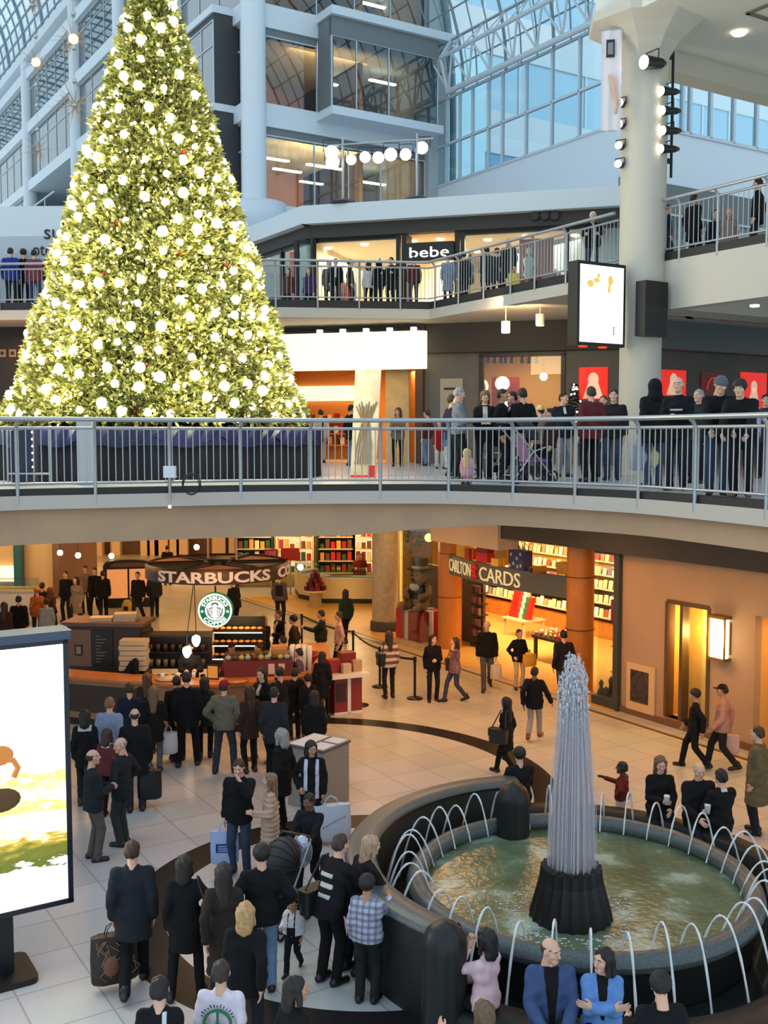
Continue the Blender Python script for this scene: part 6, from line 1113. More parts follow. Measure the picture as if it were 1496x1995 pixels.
# outer wall, bollards, bench
def ringwall(nm, r0, r1, z0, z1, a0, a1, m, n=48, bev=.05):
    mb = MB(); mb.lathe([(r1, z0), (r1, z1-bev), (r1-bev, z1), (r0+bev, z1), (r0, z1-bev), (r0, z0)], n, a0=math.radians(a0), a1=math.radians(a1)); return mb.build(nm, m, fo)
ringwall('outer_wall', 2.66, 2.98, 0, 1.0, 100, 230, m_gr2); ringwall('back_wall', 2.66, 3.0, 0, .62, -42, 100, m_gr2); ringwall('front_wall', 2.6, 2.8, 0, .3, 230, 318, m_gr2); ringwall('bench', 2.8, 3.3, 0, .43, 234, 318, m_gr2); ringwall('wall_coping', 2.62, 3.02, 1.0, 1.07, 100, 230, m_rim)
for u, v, r, h in ((866, 1800, .24, 1.1), (1000, 1528, .24, 1.1)):
    q = onz(u, v, h+.2); mb = MB(); c = (q.x-FX, q.y-FY, 0); mb.lathe([(r, 0), (r, h-.04), (r*.96, h+.04), (r*.78, h+.14), (r*.45, h+.21), (0, h+.235)], 24, c); mb.build('bollard', m_gran, fo)
# ================================================================ people
V3 = lambda *a: np.array(a, dtype=float)
def snet(f, lo, hi, h):
    """surface of f<0 as quads (naive surface nets)"""
    lo = np.array(lo, float)-h*1.5; n = np.ceil((np.array(hi, float)+h*1.5-lo)/h).astype(int)+1
    ax = [lo[i]+h*np.arange(n[i]) for i in range(3)]
    G = np.stack(np.meshgrid(*ax, indexing='ij'), -1).reshape(-1, 3); W = f(G).reshape(n); S = W < 0
    C = [(i, j, k) for i in (0, 1) for j in (0, 1) for k in (0, 1)]; m = n-1
    sl = lambda T, c: T[c[0]:c[0]+m[0], c[1]:c[1]+m[1], c[2]:c[2]+m[2]]
    cnt = sum(sl(S, c).astype(np.int8) for c in C); mix = (cnt > 0) & (cnt < 8); ids = np.full(m, -1); I = np.argwhere(mix); ids[mix] = np.arange(len(I))
    P = np.zeros((len(I), 3)); K = np.zeros(len(I))
    for a in C:
        for d in range(3):
            if a[d]: continue
            b = list(a); b[d] = 1; wa = W[tuple((I+a).T)]; wb = W[tuple((I+b).T)]; x = (wa < 0) != (wb < 0); t = np.where(x, wa/np.where(wa == wb, 1, wa-wb), 0)
            q = I+np.array(a, float); q[:, d] += t; P += q*x[:, None]; K += x
    P = lo+h*P/np.maximum(K, 1)[:, None]; Q = []
    for d in range(3):
        u, v = (d+1) % 3, (d+2) % 3; s0 = [slice(None)]*3; s1 = [slice(None)]*3; s0[d] = slice(0, -1); s1[d] = slice(1, None)
        X = np.argwhere(S[tuple(s0)] != S[tuple(s1)]); X = X[(X[:, u] > 0) & (X[:, v] > 0) & (X[:, u] < m[u]) & (X[:, v] < m[v])]
        o = lambda du, dv: ids[tuple((X-np.eye(3, dtype=int)[u]*du-np.eye(3, dtype=int)[v]*dv).T)]
        q = np.stack([o(0, 0), o(1, 0), o(1, 1), o(0, 1)], 1); flip = ~S[tuple(X.T)]; q[flip] = q[flip][:, ::-1]; Q.append(q)
    Q = np.concatenate(Q); Q = Q[(Q >= 0).all(1)]
    return P, Q
def rc(p, a, b, ra, rb):
    a, b = np.asarray(a, float), np.asarray(b, float); ab = b-a; L = max(ab@ab, 1e-12); t = np.clip((p-a)@ab/L, 0, 1)
    return np.linalg.norm(p-a-t[:, None]*ab, axis=1)-(ra+(rb-ra)*t)
def ell(p, c, r): r = np.asarray(r, float); q = (p-np.asarray(c, float))/r; k = np.linalg.norm(q, axis=1); return (k-1)*r.min()
def smin(a, b, k): h = np.clip(.5+.5*(b-a)/k, 0, 1); return b+(a-b)*h-k*h*(1-h)
def mesh_np(name, P, Q, mats, mi=None):
    me = bpy.data.meshes.new(name); me.vertices.add(len(P)); me.vertices.foreach_set('co', np.asarray(P, np.float32).ravel()); me.loops.add(4*len(Q)); me.loops.foreach_set('vertex_index', np.asarray(Q, np.int32).ravel()); me.polygons.add(len(Q)); me.polygons.foreach_set('loop_start', np.arange(0, 4*len(Q), 4, dtype=np.int32)); me.polygons.foreach_set('use_smooth', np.ones(len(Q), bool))
    for m in mats: me.materials.append(m)
    if mi is not None: me.polygons.foreach_set('material_index', np.asarray(mi, np.int32))
    me.update(calc_edges=True); return me
# ---- head, hands, hair: made once, used by all
def f_head(p):
    d = ell(p, (0, -.012, .025), (.075, .094, .09)); d = smin(d, ell(p, (0, .028, -.05), (.054, .06, .062)), .035); d = smin(d, rc(p, (-.012, .068, -.094), (.012, .068, -.094), .02, .02), .03)
    d = smin(d, rc(p, (-.035, .07, .03), (.035, .07, .03), .016, .016), .02)
    for s in (-1, 1): d = np.maximum(d, -(np.linalg.norm(p-V3(s*.031, .098, .008), axis=1)-.017)); d = smin(d, ell(p, (s*.045, .055, -.025), (.02, .022, .02)), .02)
    d = smin(d, rc(p, (0, .084, .015), (0, .108, -.026), .008, .0135), .012)
    for z in (-.054, -.066): d = smin(d, rc(p, (-.016, .08, z), (.016, .08, z), .0065, .0065), .006)
    for s in (-1, 1): d = smin(d, ell(p, (s*.079, -.008, -.002), (.011, .021, .032)), .008)
    return smin(d, rc(p, (0, -.018, -.06), (0, -.04, -.19), .05, .055), .03)
HEADS = {}
def head_mesh(h):
    if h not in HEADS:
        P, Q = snet(f_head, (-.1, -.12, -.19), (.1, .13, .125), h); c = P[Q].mean(1); mi = np.zeros(len(Q), int)
        mi[(np.abs(c[:, 0]) < .019) & (c[:, 1] > .082) & (c[:, 2] < -.05) & (c[:, 2] > -.071)] = 1
        mi[(np.abs(c[:, 0]) > .013) & (np.abs(c[:, 0]) < .048) & (c[:, 1] > .06) & (c[:, 2] > .026) & (c[:, 2] < .035)] = 2
        HEADS[h] = (P, Q, mi)
    return HEADS[h]
def f_hand(grip):
    def f(p):
        d = ell(p, (0, 0, -.05), (.016, .04, .052)); d = smin(d, rc(p, (0, 0, .02), (0, 0, -.03), .026, .028), .02)
        for y, L, r in ((.028, .074, .0092), (.009, .084, .0095), (-.01, .077, .009), (-.027, .06, .008)):
            b = V3(0, y, -.092)
            if grip: k = [b, b+V3(-.012, 0, -L*.4), b+V3(-.042, 0, -L*.42), b+V3(-.05, 0, -L*.05)]
            else: k = [b, b+V3(-.004, y*.06, -L*.42), b+V3(-.014, y*.1, -L*.74), b+V3(-.027, y*.1, -L)]
            g_ = np.minimum(np.minimum(rc(p, k[0], k[1], r, r*.95), rc(p, k[1], k[2], r*.95, r*.9)), rc(p, k[2], k[3], r*.9, r*.75)); d = smin(d, g_, .006)
        k = [V3(-.004, .028, -.03), V3(-.014, .052, -.06), V3(-.03 if grip else -.02, .056 if not grip else .03, -.092)]
        return smin(d, np.minimum(rc(p, k[0], k[1], .014, .0115), rc(p, k[1], k[2], .0115, .009)), .008)
    return f
HANDS = {}
def hand_mesh(grip, h):
    if (grip, h) not in HANDS: HANDS[grip, h] = snet(f_hand(grip), (-.07, -.055, -.19), (.035, .08, .045), h)
    return HANDS[grip, h]
def f_hair(st):
    def f(p):
        y, z = p[:, 1], p[:, 2]; cap = smin(ell(p, (0, -.017, .03), (.085, .099, .094)), ell(p, (0, -.035, -.02), (.08, .078, .07)), .03); line = .6*(y-.02)-.8*(z-.012); base = np.maximum(cap, line)
        wob = .004*np.sin(p[:, 0]*90+z*40)+.003*np.sin(y*110)
        if st == 'short': return base+wob
        if st == 'bald': return np.maximum(np.maximum(ell(p, (0, -.017, .02), (.08, .098, .088)), line), z-.045)+.5*wob
        if st in ('long', 'bob'):
            L = -.34 if st == 'long' else -.13; dr = smin(rc(p*V3(1, 1.35, 1), (0, -.07*1.35, .02), (0, -.085*1.35, L), .088, .075 if st == 'long' else .09), base, .03)
            for s in (-1, 1): dr = smin(dr, rc(p, (s*.07, -.0, .03), (s*.078, .01 if st == 'bob' else -.01, max(L, -.2)), .028, .026), .025)
            return np.maximum(dr, -np.maximum(ell(p, (0, .085, -.02), (.066, .07, .095)), -1))+wob
        if st == 'pony': return smin(base, np.minimum(rc(p, (0, -.1, .03), (0, -.155, -.02), .03, .035), rc(p, (0, -.155, -.02), (0, -.14, -.2), .035, .014)), .02)+wob
        if st == 'bun': return smin(base, np.linalg.norm(p-V3(0, -.1, .06), axis=1)-.045, .015)+wob
        if st == 'knit': return np.minimum(np.maximum(ell(p, (0, -.01, .035), (.094, .106, .098)), -(z-.015)), np.maximum(np.abs(np.linalg.norm((p*V3(1.12, 1, 1))[:, :2]-V3(0, -.01, 0)[:2], axis=1)-.1)-.01, np.abs(z-.03)-.022))+.003*np.sin(z*200)
        if st == 'cap': return np.minimum(np.maximum(ell(p, (0, -.01, .035), (.085, .1, .092)), -(z-.03)), np.maximum(ell(p, (0, .1, .035), (.065, .075, .012)), -y+.04))
        if st == 'hood': return np.maximum(smin(ell(p, (0, -.02, .02), (.105, .125, .118)), rc(p, (0, -.04, -.05), (0, -.04, -.17), .1, .13), .05), -ell(p, (0, .12, -.005), (.07, .1, .098)))
        if st == 'scarf': return np.maximum(smin(ell(p, (0, -.015, .025), (.088, .104, .1)), rc(p, (0, -.02, -.05), (0, -.03, -.2), .085, .12), .05), -ell(p, (0, .105, -.02), (.052, .07, .078)))
        if st == 'curly': return np.maximum(ell(p, (0, -.02, .035), (.1, .112, .105)), .6*(y-.035)-.8*(z-.0))+.008*np.sin(p[:, 0]*140)*np.sin(y*150)*np.sin(z*140)
    return f
HAIRS = {}
def hair_mesh(st, h):
    if (st, h) not in HAIRS: P, Q = snet(f_hair(st), (-.15, -.19, -.44 if st == 'long' else -.3), (.15, .19, .15), h); HAIRS[st, h] = mesh_np('hair', P, Q, [None])
    return HAIRS[st, h]
SKIN = {'light': (222, 172, 146), 'tan': (190, 140, 106), 'brown': (124, 84, 62), 'dark': (86, 60, 46)}
def skin_mat(k): return mat('skin_'+k, SKIN[k], .55)
m_eyew = mat('eye_white', (226, 222, 214), .2); m_iris = mat('eye_iris', (40, 28, 22), .2)
EYE = None
def eye_mesh():
    global EYE
    if EYE is None: mb = MB(); mb.ball((0, 0, 0), .0105, 10, 8); mb.lathe([(.001, .0112), (.0062, .0098)], 10, M=Matrix(((1, 0, 0, 0), (0, 0, 1, 0), (0, 1, 0, 0), (0, 0, 0, 1))), mi=1); o = mb.build('eye', [m_eyew, m_iris]); EYE = o.data; bpy.data.objects.remove(o)
    return EYE
def cloth_mat(rgb, pat=None):
    nm = 'cloth_%d_%d_%d%s' % (*rgb, '_'+pat if pat else '')
    if nm in MATS: return MATS[nm]
    m = mat(nm, rgb, (.85), var=.1, vs=14, bump=.15, bs=160, spec=.2)
    if pat in ('stripe', 'plaid', 'graphic', 'band'):
        nt = m.node_tree; b = nt.nodes['Principled BSDF']; L = nt.links.new; tc = nt.nodes.new('ShaderNodeTexCoord'); src = b.inputs['Base Color'].links[0].from_socket
        def stripes(axis, freq, c2, fac, thr=.5):
            nonlocal src
            sx = nt.nodes.new('ShaderNodeSeparateXYZ'); L(tc.outputs['Object'], sx.inputs[0]); a = nt.nodes.new('ShaderNodeMath'); a.operation = 'MULTIPLY'; a.inputs[1].default_value = freq; L(sx.outputs[axis], a.inputs[0]); fr = nt.nodes.new('ShaderNodeMath'); fr.operation = 'FRACT'; L(a.outputs[0], fr.inputs[0]); g_ = nt.nodes.new('ShaderNodeMath'); g_.operation = 'GREATER_THAN'; g_.inputs[1].default_value = thr; L(fr.outputs[0], g_.inputs[0]); sc = nt.nodes.new('ShaderNodeMath'); sc.operation = 'MULTIPLY'; sc.inputs[1].default_value = fac; L(g_.outputs[0], sc.inputs[0])
            x = nt.nodes.new('ShaderNodeMix'); x.data_type = 'RGBA'; L(sc.outputs[0], x.inputs['Factor']); L(src, x.inputs['A']); x.inputs['B'].default_value = (*lin(c2), 1); src = x.outputs['Result']
        if pat == 'stripe': stripes('Z', 6.5, (120, 84, 76), 1)
        elif pat == 'plaid': stripes('Z', 14, (96, 100, 130), .6, .55); stripes('X', 14, (80, 84, 116), .5, .6)
        L(src, b.inputs['Base Color'])
    return m
ARM = {'down': ((.05, .03, -.5), (.3, -1, -.2)), 'swingf': ((.05, .2, -.46), (.4, -1, -.4)), 'swingb': ((.05, -.16, -.47), (.4, -1, .2)), 'pocket': ((.05, .1, -.4), (.9, -.8, 0)), 'hold': ((-.12, .28, -.26), (.6, -.3, -1)), 'face': ((-.11, .22, .1), (.7, .1, -1)), 'ear': ((-.08, .08, .17), (1, .3, -.7)), 'rail': ((.0, .38, -.28), (.6, -.3, -.8)), 'cross': ((-.24, .2, -.18), (.8, .2, -1)), 'push': ((.0, .42, -.33), (.5, -.5, -1)), 'carry': ((.05, .27, -.24), (.3, -1, -.6)), 'hip': ((.06, .06, -.36), (1, -.6, 0)), 'lap': ((-.05, .33, -.36), (.6, -.5, -.6)), 'reach': ((.02, .45, -.12), (.5, -.3, -1)), 'up': ((0, .3, .15), (.7, .2, -1)), 'wide': ((.2, .1, -.44), (.4, -1, 0))}
GRIP = {'carry', 'push', 'face', 'ear', 'hold', 'rail', 'pocket'}
def ik(a, c, l1, l2, pole):
    v = c-a; d = min(np.linalg.norm(v), (l1+l2)*.995); u = v/max(np.linalg.norm(v), 1e-9); c = a+u*d; x = (l1*l1-l2*l2+d*d)/(2*d); y = math.sqrt(max(l1*l1-x*x, 0)); p = pole-u*(pole@u); p = p/max(np.linalg.norm(p), 1e-9); return a+u*x+p*y, c
CAMP = Vector((0, 0, CAMZ))
def person(label, at, h=1.72, face=0, z=0, arms=('down', 'down'), legs='stand', lean=0, top=(24, 24, 26), tl=.16, tth=.022, pat=None, leg=(34, 36, 42), shoe=(24, 22, 22), skin='light', hair='short', hc=(40, 30, 24), sex='m', head=(0, 0), patch=(), bare=0, seat=.45, group=None, flare=.0, fat=1.0, tilt=0, nolegs=False, inner=None):
    """at: ground point; face: 0 away from the camera, 90 to its left, 180 towards it"""
    child = sex == 'c'; s = h/1.75; fat = fat*(1.22 if child else 1.07); thick = 1.3 if child else 1.1; hs = (h/1.75)**.45 if child else s**.6; dist = (Vector((at[0], at[1], z+1))-CAMP).length; vx = .0135 if dist < 17 else .018 if dist < 24 else .023
    root = thing('person', label, 'person', (at[0], at[1], z), math.radians(face), group); l = math.radians(lean); up = V3(0, math.sin(l), math.cos(l)); fw = V3(0, math.cos(l), -math.sin(l)); X = V3(1, 0, 0)
    sit = legs == 'sit'; pz = (seat+.11*s) if sit else .945*s
    if legs == 'walk': pz -= .025*s
    if legs == 'kneel': pz = .5*s
    P0 = V3(0, 0, pz); sw = (.172 if sex == 'm' else .15)*s*(.92+.08*fat); hw = (.088 if sex == 'm' else .092)*s
    T = lambda x, y, zz: P0+X*(x*s)+fw*(y*s)+up*(zz*s)
    # legs
    J = {}
    for k, sd in (('l', -1), ('r', 1)):
        hip = P0+X*(sd*hw)
        if sit: ank = V3(sd*.11*s, .43*s, .085*s); pole = V3(sd*.15, 1, 1)
        elif legs == 'walk': ank = V3(sd*.075*s, (.27 if sd > 0 else -.3)*s, (.09 if sd > 0 else .15)*s); pole = V3(0, 1, .2)
        elif legs == 'wide': ank = V3(sd*.17*s, (.05*sd)*s, .085*s); pole = V3(sd*.1, 1, 0)
        elif legs == 'kneel': ank = V3(sd*.1*s, -.28*s, .08*s); pole = V3(0, 1, -.3)
        else: ank = V3(sd*.1*s, .02*sd*s, .085*s); pole = V3(sd*.15, 1, 0)
        kn, ank = ik(hip, ank, .445*s, .435*s, pole); J['hip'+k], J['kn'+k], J['an'+k] = hip, kn, ank
        sh = T(0, -.01, .438)+X*(sd*sw); off, po = ARM[arms[0 if sd < 0 else 1]]; tg = sh+X*(sd*off[0]*s)+fw*(off[1]*s)+V3(0, 0, off[2]*s); el, wr_ = ik(sh, tg, .285*s, .255*s, V3(sd*po[0], po[1], po[2])); J['sh'+k], J['el'+k], J['wr'+k] = sh, el, wr_
    nk = T(0, 0, .54); hy, hp = math.radians(head[0]), math.radians(head[1]); hc_ = nk+up*(.075*s)+V3(0, .022*s, .065*s); HM = Matrix.Translation(Vector(hc_)) @ Matrix.Rotation(hy, 4, 'Z') @ Matrix.Rotation(math.radians(tilt), 4, 'Y') @ Matrix.Rotation(-l*.4-hp, 4, 'X') @ Matrix.Scale(hs, 4)
    R3 = np.array([X, fw, up])   # to torso frame
    tf = lambda p, ky: ((p-P0)@R3.T)/s/V3(1, ky, 1)
    fem = sex == 'f'
    def torso(p, t, fat_=1.0):
        q = tf(p, .74); d = rc(q, (-.06, 0, 0), (.06, 0, 0), (.125 if fem else .118)*fat_+t, (.125 if fem else .118)*fat_+t)
        d = smin(d, rc(q, (0, .01, .05), (0, .015, .27), (.128 if not fem else .118)*fat_+t, (.132 if not fem else .105)*fat_+t), .06)
        d = smin(d, rc(q, (-.065, .0, .33), (.065, 0, .33), .112*fat_+t, .112*fat_+t), .06)
        if fem: d = smin(d, rc(q, (-.06, .075, .31), (.06, .075, .31), .066+t, .066+t), .04)
        w_ = sw/s; d = smin(d, rc(q, (-w_+.02, -.01, .43), (w_-.02, -.01, .43), .052+t, .052+t), .05)
        return smin(d, rc(q, (0, -.015, .43), (0, 0, .54), .085+t*.5, .06+t*.3), .05)*s*.9
    def limb(p, a, b, c, r): return np.minimum(rc(p, a, b, r[0]*s, r[1]*s), rc(p, b, c, r[1]*s, r[2]*s))
    def kid(nm, P, Q, m): o = bpy.data.objects.new(nm, mesh_np(nm, P, Q, [m])); COL.objects.link(o); o.parent = root; return o
    pts = np.array([J[k] for k in J]+[T(0, 0, .55)]); lo, hi = pts.min(0)-.2*s, pts.max(0)+.2*s
    # jacket or shirt with sleeves
    cl_t = tth; slv = [q*(1.2 if child else 1.05) for q in ((.058, .05, .044) if sex == 'm' else (.052, .045, .04))]
    def f_top(p, ex=0.0, arms_=True):
        d = torso(p, cl_t+ex, fat)
        if tl > .0:
            q = tf(p, .78); w0 = .14*fat+cl_t+ex; d = smin(d, rc(q, (0, .01, .1), (0, .01+.0*tl, -tl), w0, w0+flare+.12*tl*(.6 if legs != 'walk' else 1))*s*.85, .05)
            if sit and tl > .1:
                for k in 'lr': d = smin(d, rc(p, J['hip'+k], J['hip'+k]*.5+J['kn'+k]*.5, .105*s, .095*s), .04)
        for k in 'lr' if arms_ else '':
            e = J['el'+k]; w_ = J['wr'+k]
            if bare: e2 = J['sh'+k]+(e-J['sh'+k])*(.75 if bare > 1 else .9); d = smin(d, rc(p, J['sh'+k], e2, (slv[0]+cl_t*.3+ex)*s, (slv[1]+.008+ex)*s), .035)
            else: d = smin(d, limb(p, J['sh'+k], e, w_, [r+cl_t*.45+ex for r in slv]), .035)
        qz = tf(p, 1); d = np.maximum(d, (-tl-qz[:, 2])*s) if not sit else np.maximum(d, ((-min(tl, .06))-qz[:, 2])*s*(1 if tl < .1 else .0)+(-.5 if tl >= .1 else 0)); d = np.maximum(d, (qz[:, 2]-.53)*s)
        if pat == 'puff': d = d+.008*np.sin(qz[:, 2]*2*PI/.085)
        else: d = d+.0035*np.sin(qz[:, 2]*46+qz[:, 0]*22)*(qz[:, 1] > -9)
        return d
    P, Q = snet(f_top, lo-.06*s, hi+.06*s, vx); kid('coat' if tl > .3 else 'jacket' if tl > .1 else 'shirt', P, Q, cloth_mat(top, pat))
    for nm, rgb, x0, x1, z0, z1, side in patch:
        def f_p(p, x0=x0, x1=x1, z0=z0, z1=z1, side=side):
            q = tf(p, 1); d = f_top(p, .009, side == 'any'); wk = np.clip(.3+.7*(q[:, 2]-z0)/(z1-z0), .3, 1) if side == 'frontv' else 1.0; c = np.maximum.reduce([x0*wk-q[:, 0], q[:, 0]-x1*wk, z0-q[:, 2], q[:, 2]-z1, (.02-q[:, 1]) if side in ('front', 'frontv') else (q[:, 1]+.02) if side == 'back' else q[:, 1]*0-1]); return np.maximum(d, c*s)
        P, Q = snet(f_p, T(x0, -.3, z0)-.3*s, T(x1, .3, z1)+.3*s, min(vx, .012)); 
        if len(Q): kid(nm, P, Q, cloth_mat(rgb))
    # trousers, shoes
    if not nolegs:
        tr_ = [q*thick for q in ((.088, .064, .056) if sex == 'm' else (.084, .058, .05))]
        def f_leg(p):
            q = tf(p, .8); d = rc(q, (-.06, 0, .02), (.06, 0, .02), .13*fat, .13*fat)*s*.9
            for k in 'lr': d = smin(d, limb(p, J['hip'+k]-V3(0, 0, .02*s), J['kn'+k], J['an'+k]-V3(0, 0, .03*s), tr_), .03)
            d = np.maximum(d, (tf(p, 1)[:, 2]-.11)*s); return d+.0018*np.sin(p[:, 2]*42+p[:, 0]*30)
        P, Q = snet(f_leg, np.minimum(lo, lo), hi, vx); kid('trousers', P, Q, cloth_mat(leg))
        for k, sd in (('l', -1), ('r', 1)):
            a = J['an'+k]; back_up = a[2] > .12*s; toe = a+V3(sd*.03, .15, -.055 if not back_up else -.085)*s; heel = a+V3(0, -.045, -.045)*s; g0 = a[2]-.085*s
            def f_s(p): d = smin(rc(p*V3(1, 1, 1), heel, toe, .046*s, .04*s), rc(p, a-V3(0, 0, .03*s), a+V3(0, 0, .03*s), .05*s, .048*s), .03); return d if back_up else np.maximum(d, g0-p[:, 2])
            P, Q = snet(f_s, np.minimum(heel, toe)-.08*s, np.maximum(heel, toe)+.12*s, min(vx, .012)); kid('shoe', P, Q, mat('shoe_%d_%d_%d' % shoe, shoe, .4))
    # body: trunk, limbs, neck, head with face, hands: one mesh
    ar = (.046, .038, .03) if bare else (.034, .034, .032)
    def f_body(p):
        d = torso(p, -.035)
        for k in 'lr': d = smin(d, limb(p, J['sh'+k], J['el'+k], J['wr'+k], ar), .02); d = smin(d, limb(p, J['hip'+k], J['kn'+k], J['an'+k], (.055, .042, .034)), .02)
        return smin(d, rc(p, nk-up*.08*s, nk+up*.06*s, .054*s, .05*s), .02)
    P, Q = snet(f_body, lo, hi, max(vx*1.25, .016) if bare else .025); PP = [P]; QQ = [Q]; MI = [np.zeros(len(Q), int)]; n = len(P)
    hp_, hq, hm = head_mesh(.0055 if dist < 18 else .008); H4 = np.array(HM); P = hp_@H4[:3, :3].T+H4[:3, 3]; PP.append(P); QQ.append(hq+n); MI.append(hm); n += len(P)
    hands = {}
    for k, sd, pre in (('l', -1, arms[0]), ('r', 1, arms[1])):
        w_ = J['wr'+k]; zd = -(w_-J['el'+k]); zd /= np.linalg.norm(zd); yd = V3(0, 1, 0) if abs(zd[2]) > .7 else V3(-sd*.5, .2, 1); yd = yd-zd*(yd@zd); yd /= np.linalg.norm(yd); xd = np.cross(yd, zd); a, b = hand_mesh(pre in GRIP, .0055 if dist < 17 else .0075); a = a*V3(sd, 1, 1); 
        P = w_-zd*.015*s+(a[:, :1]*xd+a[:, 1:2]*yd+a[:, 2:]*zd)*(s if not child else s*1.08); PP.append(P); QQ.append((b if sd > 0 else b[:, ::-1])+n); MI.append(np.zeros(len(b), int)); n += len(P); hands[k] = w_-zd*.085*s
    m_h = mat('hair_%d_%d_%d' % hc, hc, .6, var=.25, vs=40)
    me = mesh_np('body', np.concatenate(PP), np.concatenate(QQ), [skin_mat(skin), mat('lips_'+skin, tuple(int(c*q) for c, q in zip(SKIN[skin], (.86, .7, .68))), .45), m_h], np.concatenate(MI)); bo = bpy.data.objects.new('body', me); COL.objects.link(bo); bo.parent = root
    for st in (hair if isinstance(hair, (list, tuple)) else [hair]):
        if not st: continue
        st, c = (st, hc) if isinstance(st, str) else st; hm_ = hair_mesh(st, .0075 if dist < 18 else .011); o = bpy.data.objects.new({'knit': 'knit_hat', 'cap': 'cap', 'hood': 'hood', 'scarf': 'headscarf'}.get(st, 'hair'), hm_); COL.objects.link(o); o.parent = root; o.matrix_local = HM; o.material_slots[0].link = 'OBJECT'; o.material_slots[0].material = m_h if st not in ('knit', 'cap', 'hood', 'scarf') else cloth_mat(c)
    fa = (face+head[0]) % 360
    if dist < 27 and 75 < fa < 285:
        for sd in (-1, 1): o = bpy.data.objects.new('eye', eye_mesh()); COL.objects.link(o); o.parent = bo; o.matrix_local = HM @ Matrix.Translation((sd*.031, .0815, .007))
    M = Matrix.Translation((at[0], at[1], z)) @ Matrix.Rotation(math.radians(face), 4, 'Z'); R_ = {k: M @ Vector(v) for k, v in hands.items()}; R_['root'] = root; R_['M'] = M; R_['T'] = lambda x, y, zz: M @ Vector(T(x, y, zz)); R_['sh'] = {k: M @ Vector(J['sh'+k]) for k in 'lr'}; return R_
def gp(u, vf, vt=None, z=0, lo=1.5, hi=1.9):
    """ground spot under a photographed foot, and the height that reaches row vt"""
    p = onz(u, vf, z); return (p.x, p.y), max(lo, min(hi, topz(p, vt)-z))
def hd(u, vt, h, z=0): p = onz(u, vt, z+h); return (p.x, p.y)
# ---- things people carry
def carrier(label, hand, w_=.32, h_=.36, d_=.12, rgb=(220, 220, 224), rz=0, m=None, cat='bag', name='shopping_bag', logo=None, drop=.14, tilt=0):
    t = thing(name, label, cat, hand-Z*(drop+h_), math.radians(rz)); t.rotation_euler = (math.radians(tilt), 0, math.radians(rz)); m = m or mat('bag_%d_%d_%d' % rgb, rgb, .5); n = 12; mb = MB(); v = []
    for j, (zz, k, kd) in enumerate(((0, .92, .8), (.03, 1, 1), (h_*.5, 1.02, 1.1), (h_, .98, .7))):
        for i in range(n): a = 2*PI*i/n; c, s_ = math.cos(a), math.sin(a); q = (abs(c)**4+abs(s_)**4)**.25; v.append((w_/2*k*c/q, d_/2*kd*s_/q, zz+.006*math.sin(i*3+j)))
    mb.add(v, [(j*n+i, j*n+(i+1) % n, (j+1)*n+(i+1) % n, (j+1)*n+i) for j in range(3) for i in range(n)], 0, True); mb.add(v[:n], [tuple(range(n-1, -1, -1))]); mb.add(v[-n:], [tuple(range(n))]); mb.build('body', m, t); mb = MB()
    for y in (-.25, .25): mb.tube([(-w_*.2, y*d_, h_-.03), (-w_*.14, y*d_*.8, h_+drop*.6), (0, 0, h_+drop), (w_*.14, y*d_*.8, h_+drop*.6), (w_*.2, y*d_, h_-.03)], .007, 5)
    mb.build('handle', m, t)
    if logo: logo(t, w_, h_, d_)
    return t
def handbag(label, R_, side, rgb=(24, 22, 22), w_=.3, h_=.22, z_=.0, back=0.0, strap=True, name='handbag', dx=.2, shoulder=None):
    c = R_['T']((-1 if side == 'l' else 1)*dx, back, z_); t = thing(name, label, 'bag', c); t.rotation_euler = R_['root'].rotation_euler; m = mat('leather_%d_%d_%d' % rgb, rgb, .4); mb = MB(); mb.bbox(-.085, .085, -w_/2, w_/2, -h_/2, h_/2, .07); mb.build('body', m, t); mb = MB(); mb.bbox(-.091, .091, -w_/2-.004, w_/2+.004, .0, h_/2+.006, .04); mb.build('flap', m, t)
    if strap:
        sh = t.matrix_basis.inverted() @ R_['sh'][shoulder or side]; 
        M = Matrix.Translation(t.location) @ t.rotation_euler.to_matrix().to_4x4(); sh = M.inverted() @ (R_['sh'][shoulder or side]+Z*.085); mb = MB(); mb.tube([(0, -w_*.42, h_*.4), sh+Vector((0, -.05, 0)), sh+Vector((0, .05, 0)), (0, w_*.42, h_*.4)], .012, 5); mb.build('strap', m, t)
    return t
def snap(u, vt, h, r): p = Vector((*hd(u, vt, h), 0))-FC; p.z = 0; p = FC+p.normalized()*r; return (p.x, p.y)
BK = (24, 24, 26); CH = (44, 46, 50); NV = (34, 38, 56); JN = (58, 68, 90); JL = (112, 132, 164); GY = (92, 92, 94); DBR = (56, 44, 38)
HB, HD, HL, HG = (60, 42, 30), (30, 24, 22), (186, 146, 96), (150, 146, 140)
TAN = (130, 92, 52)
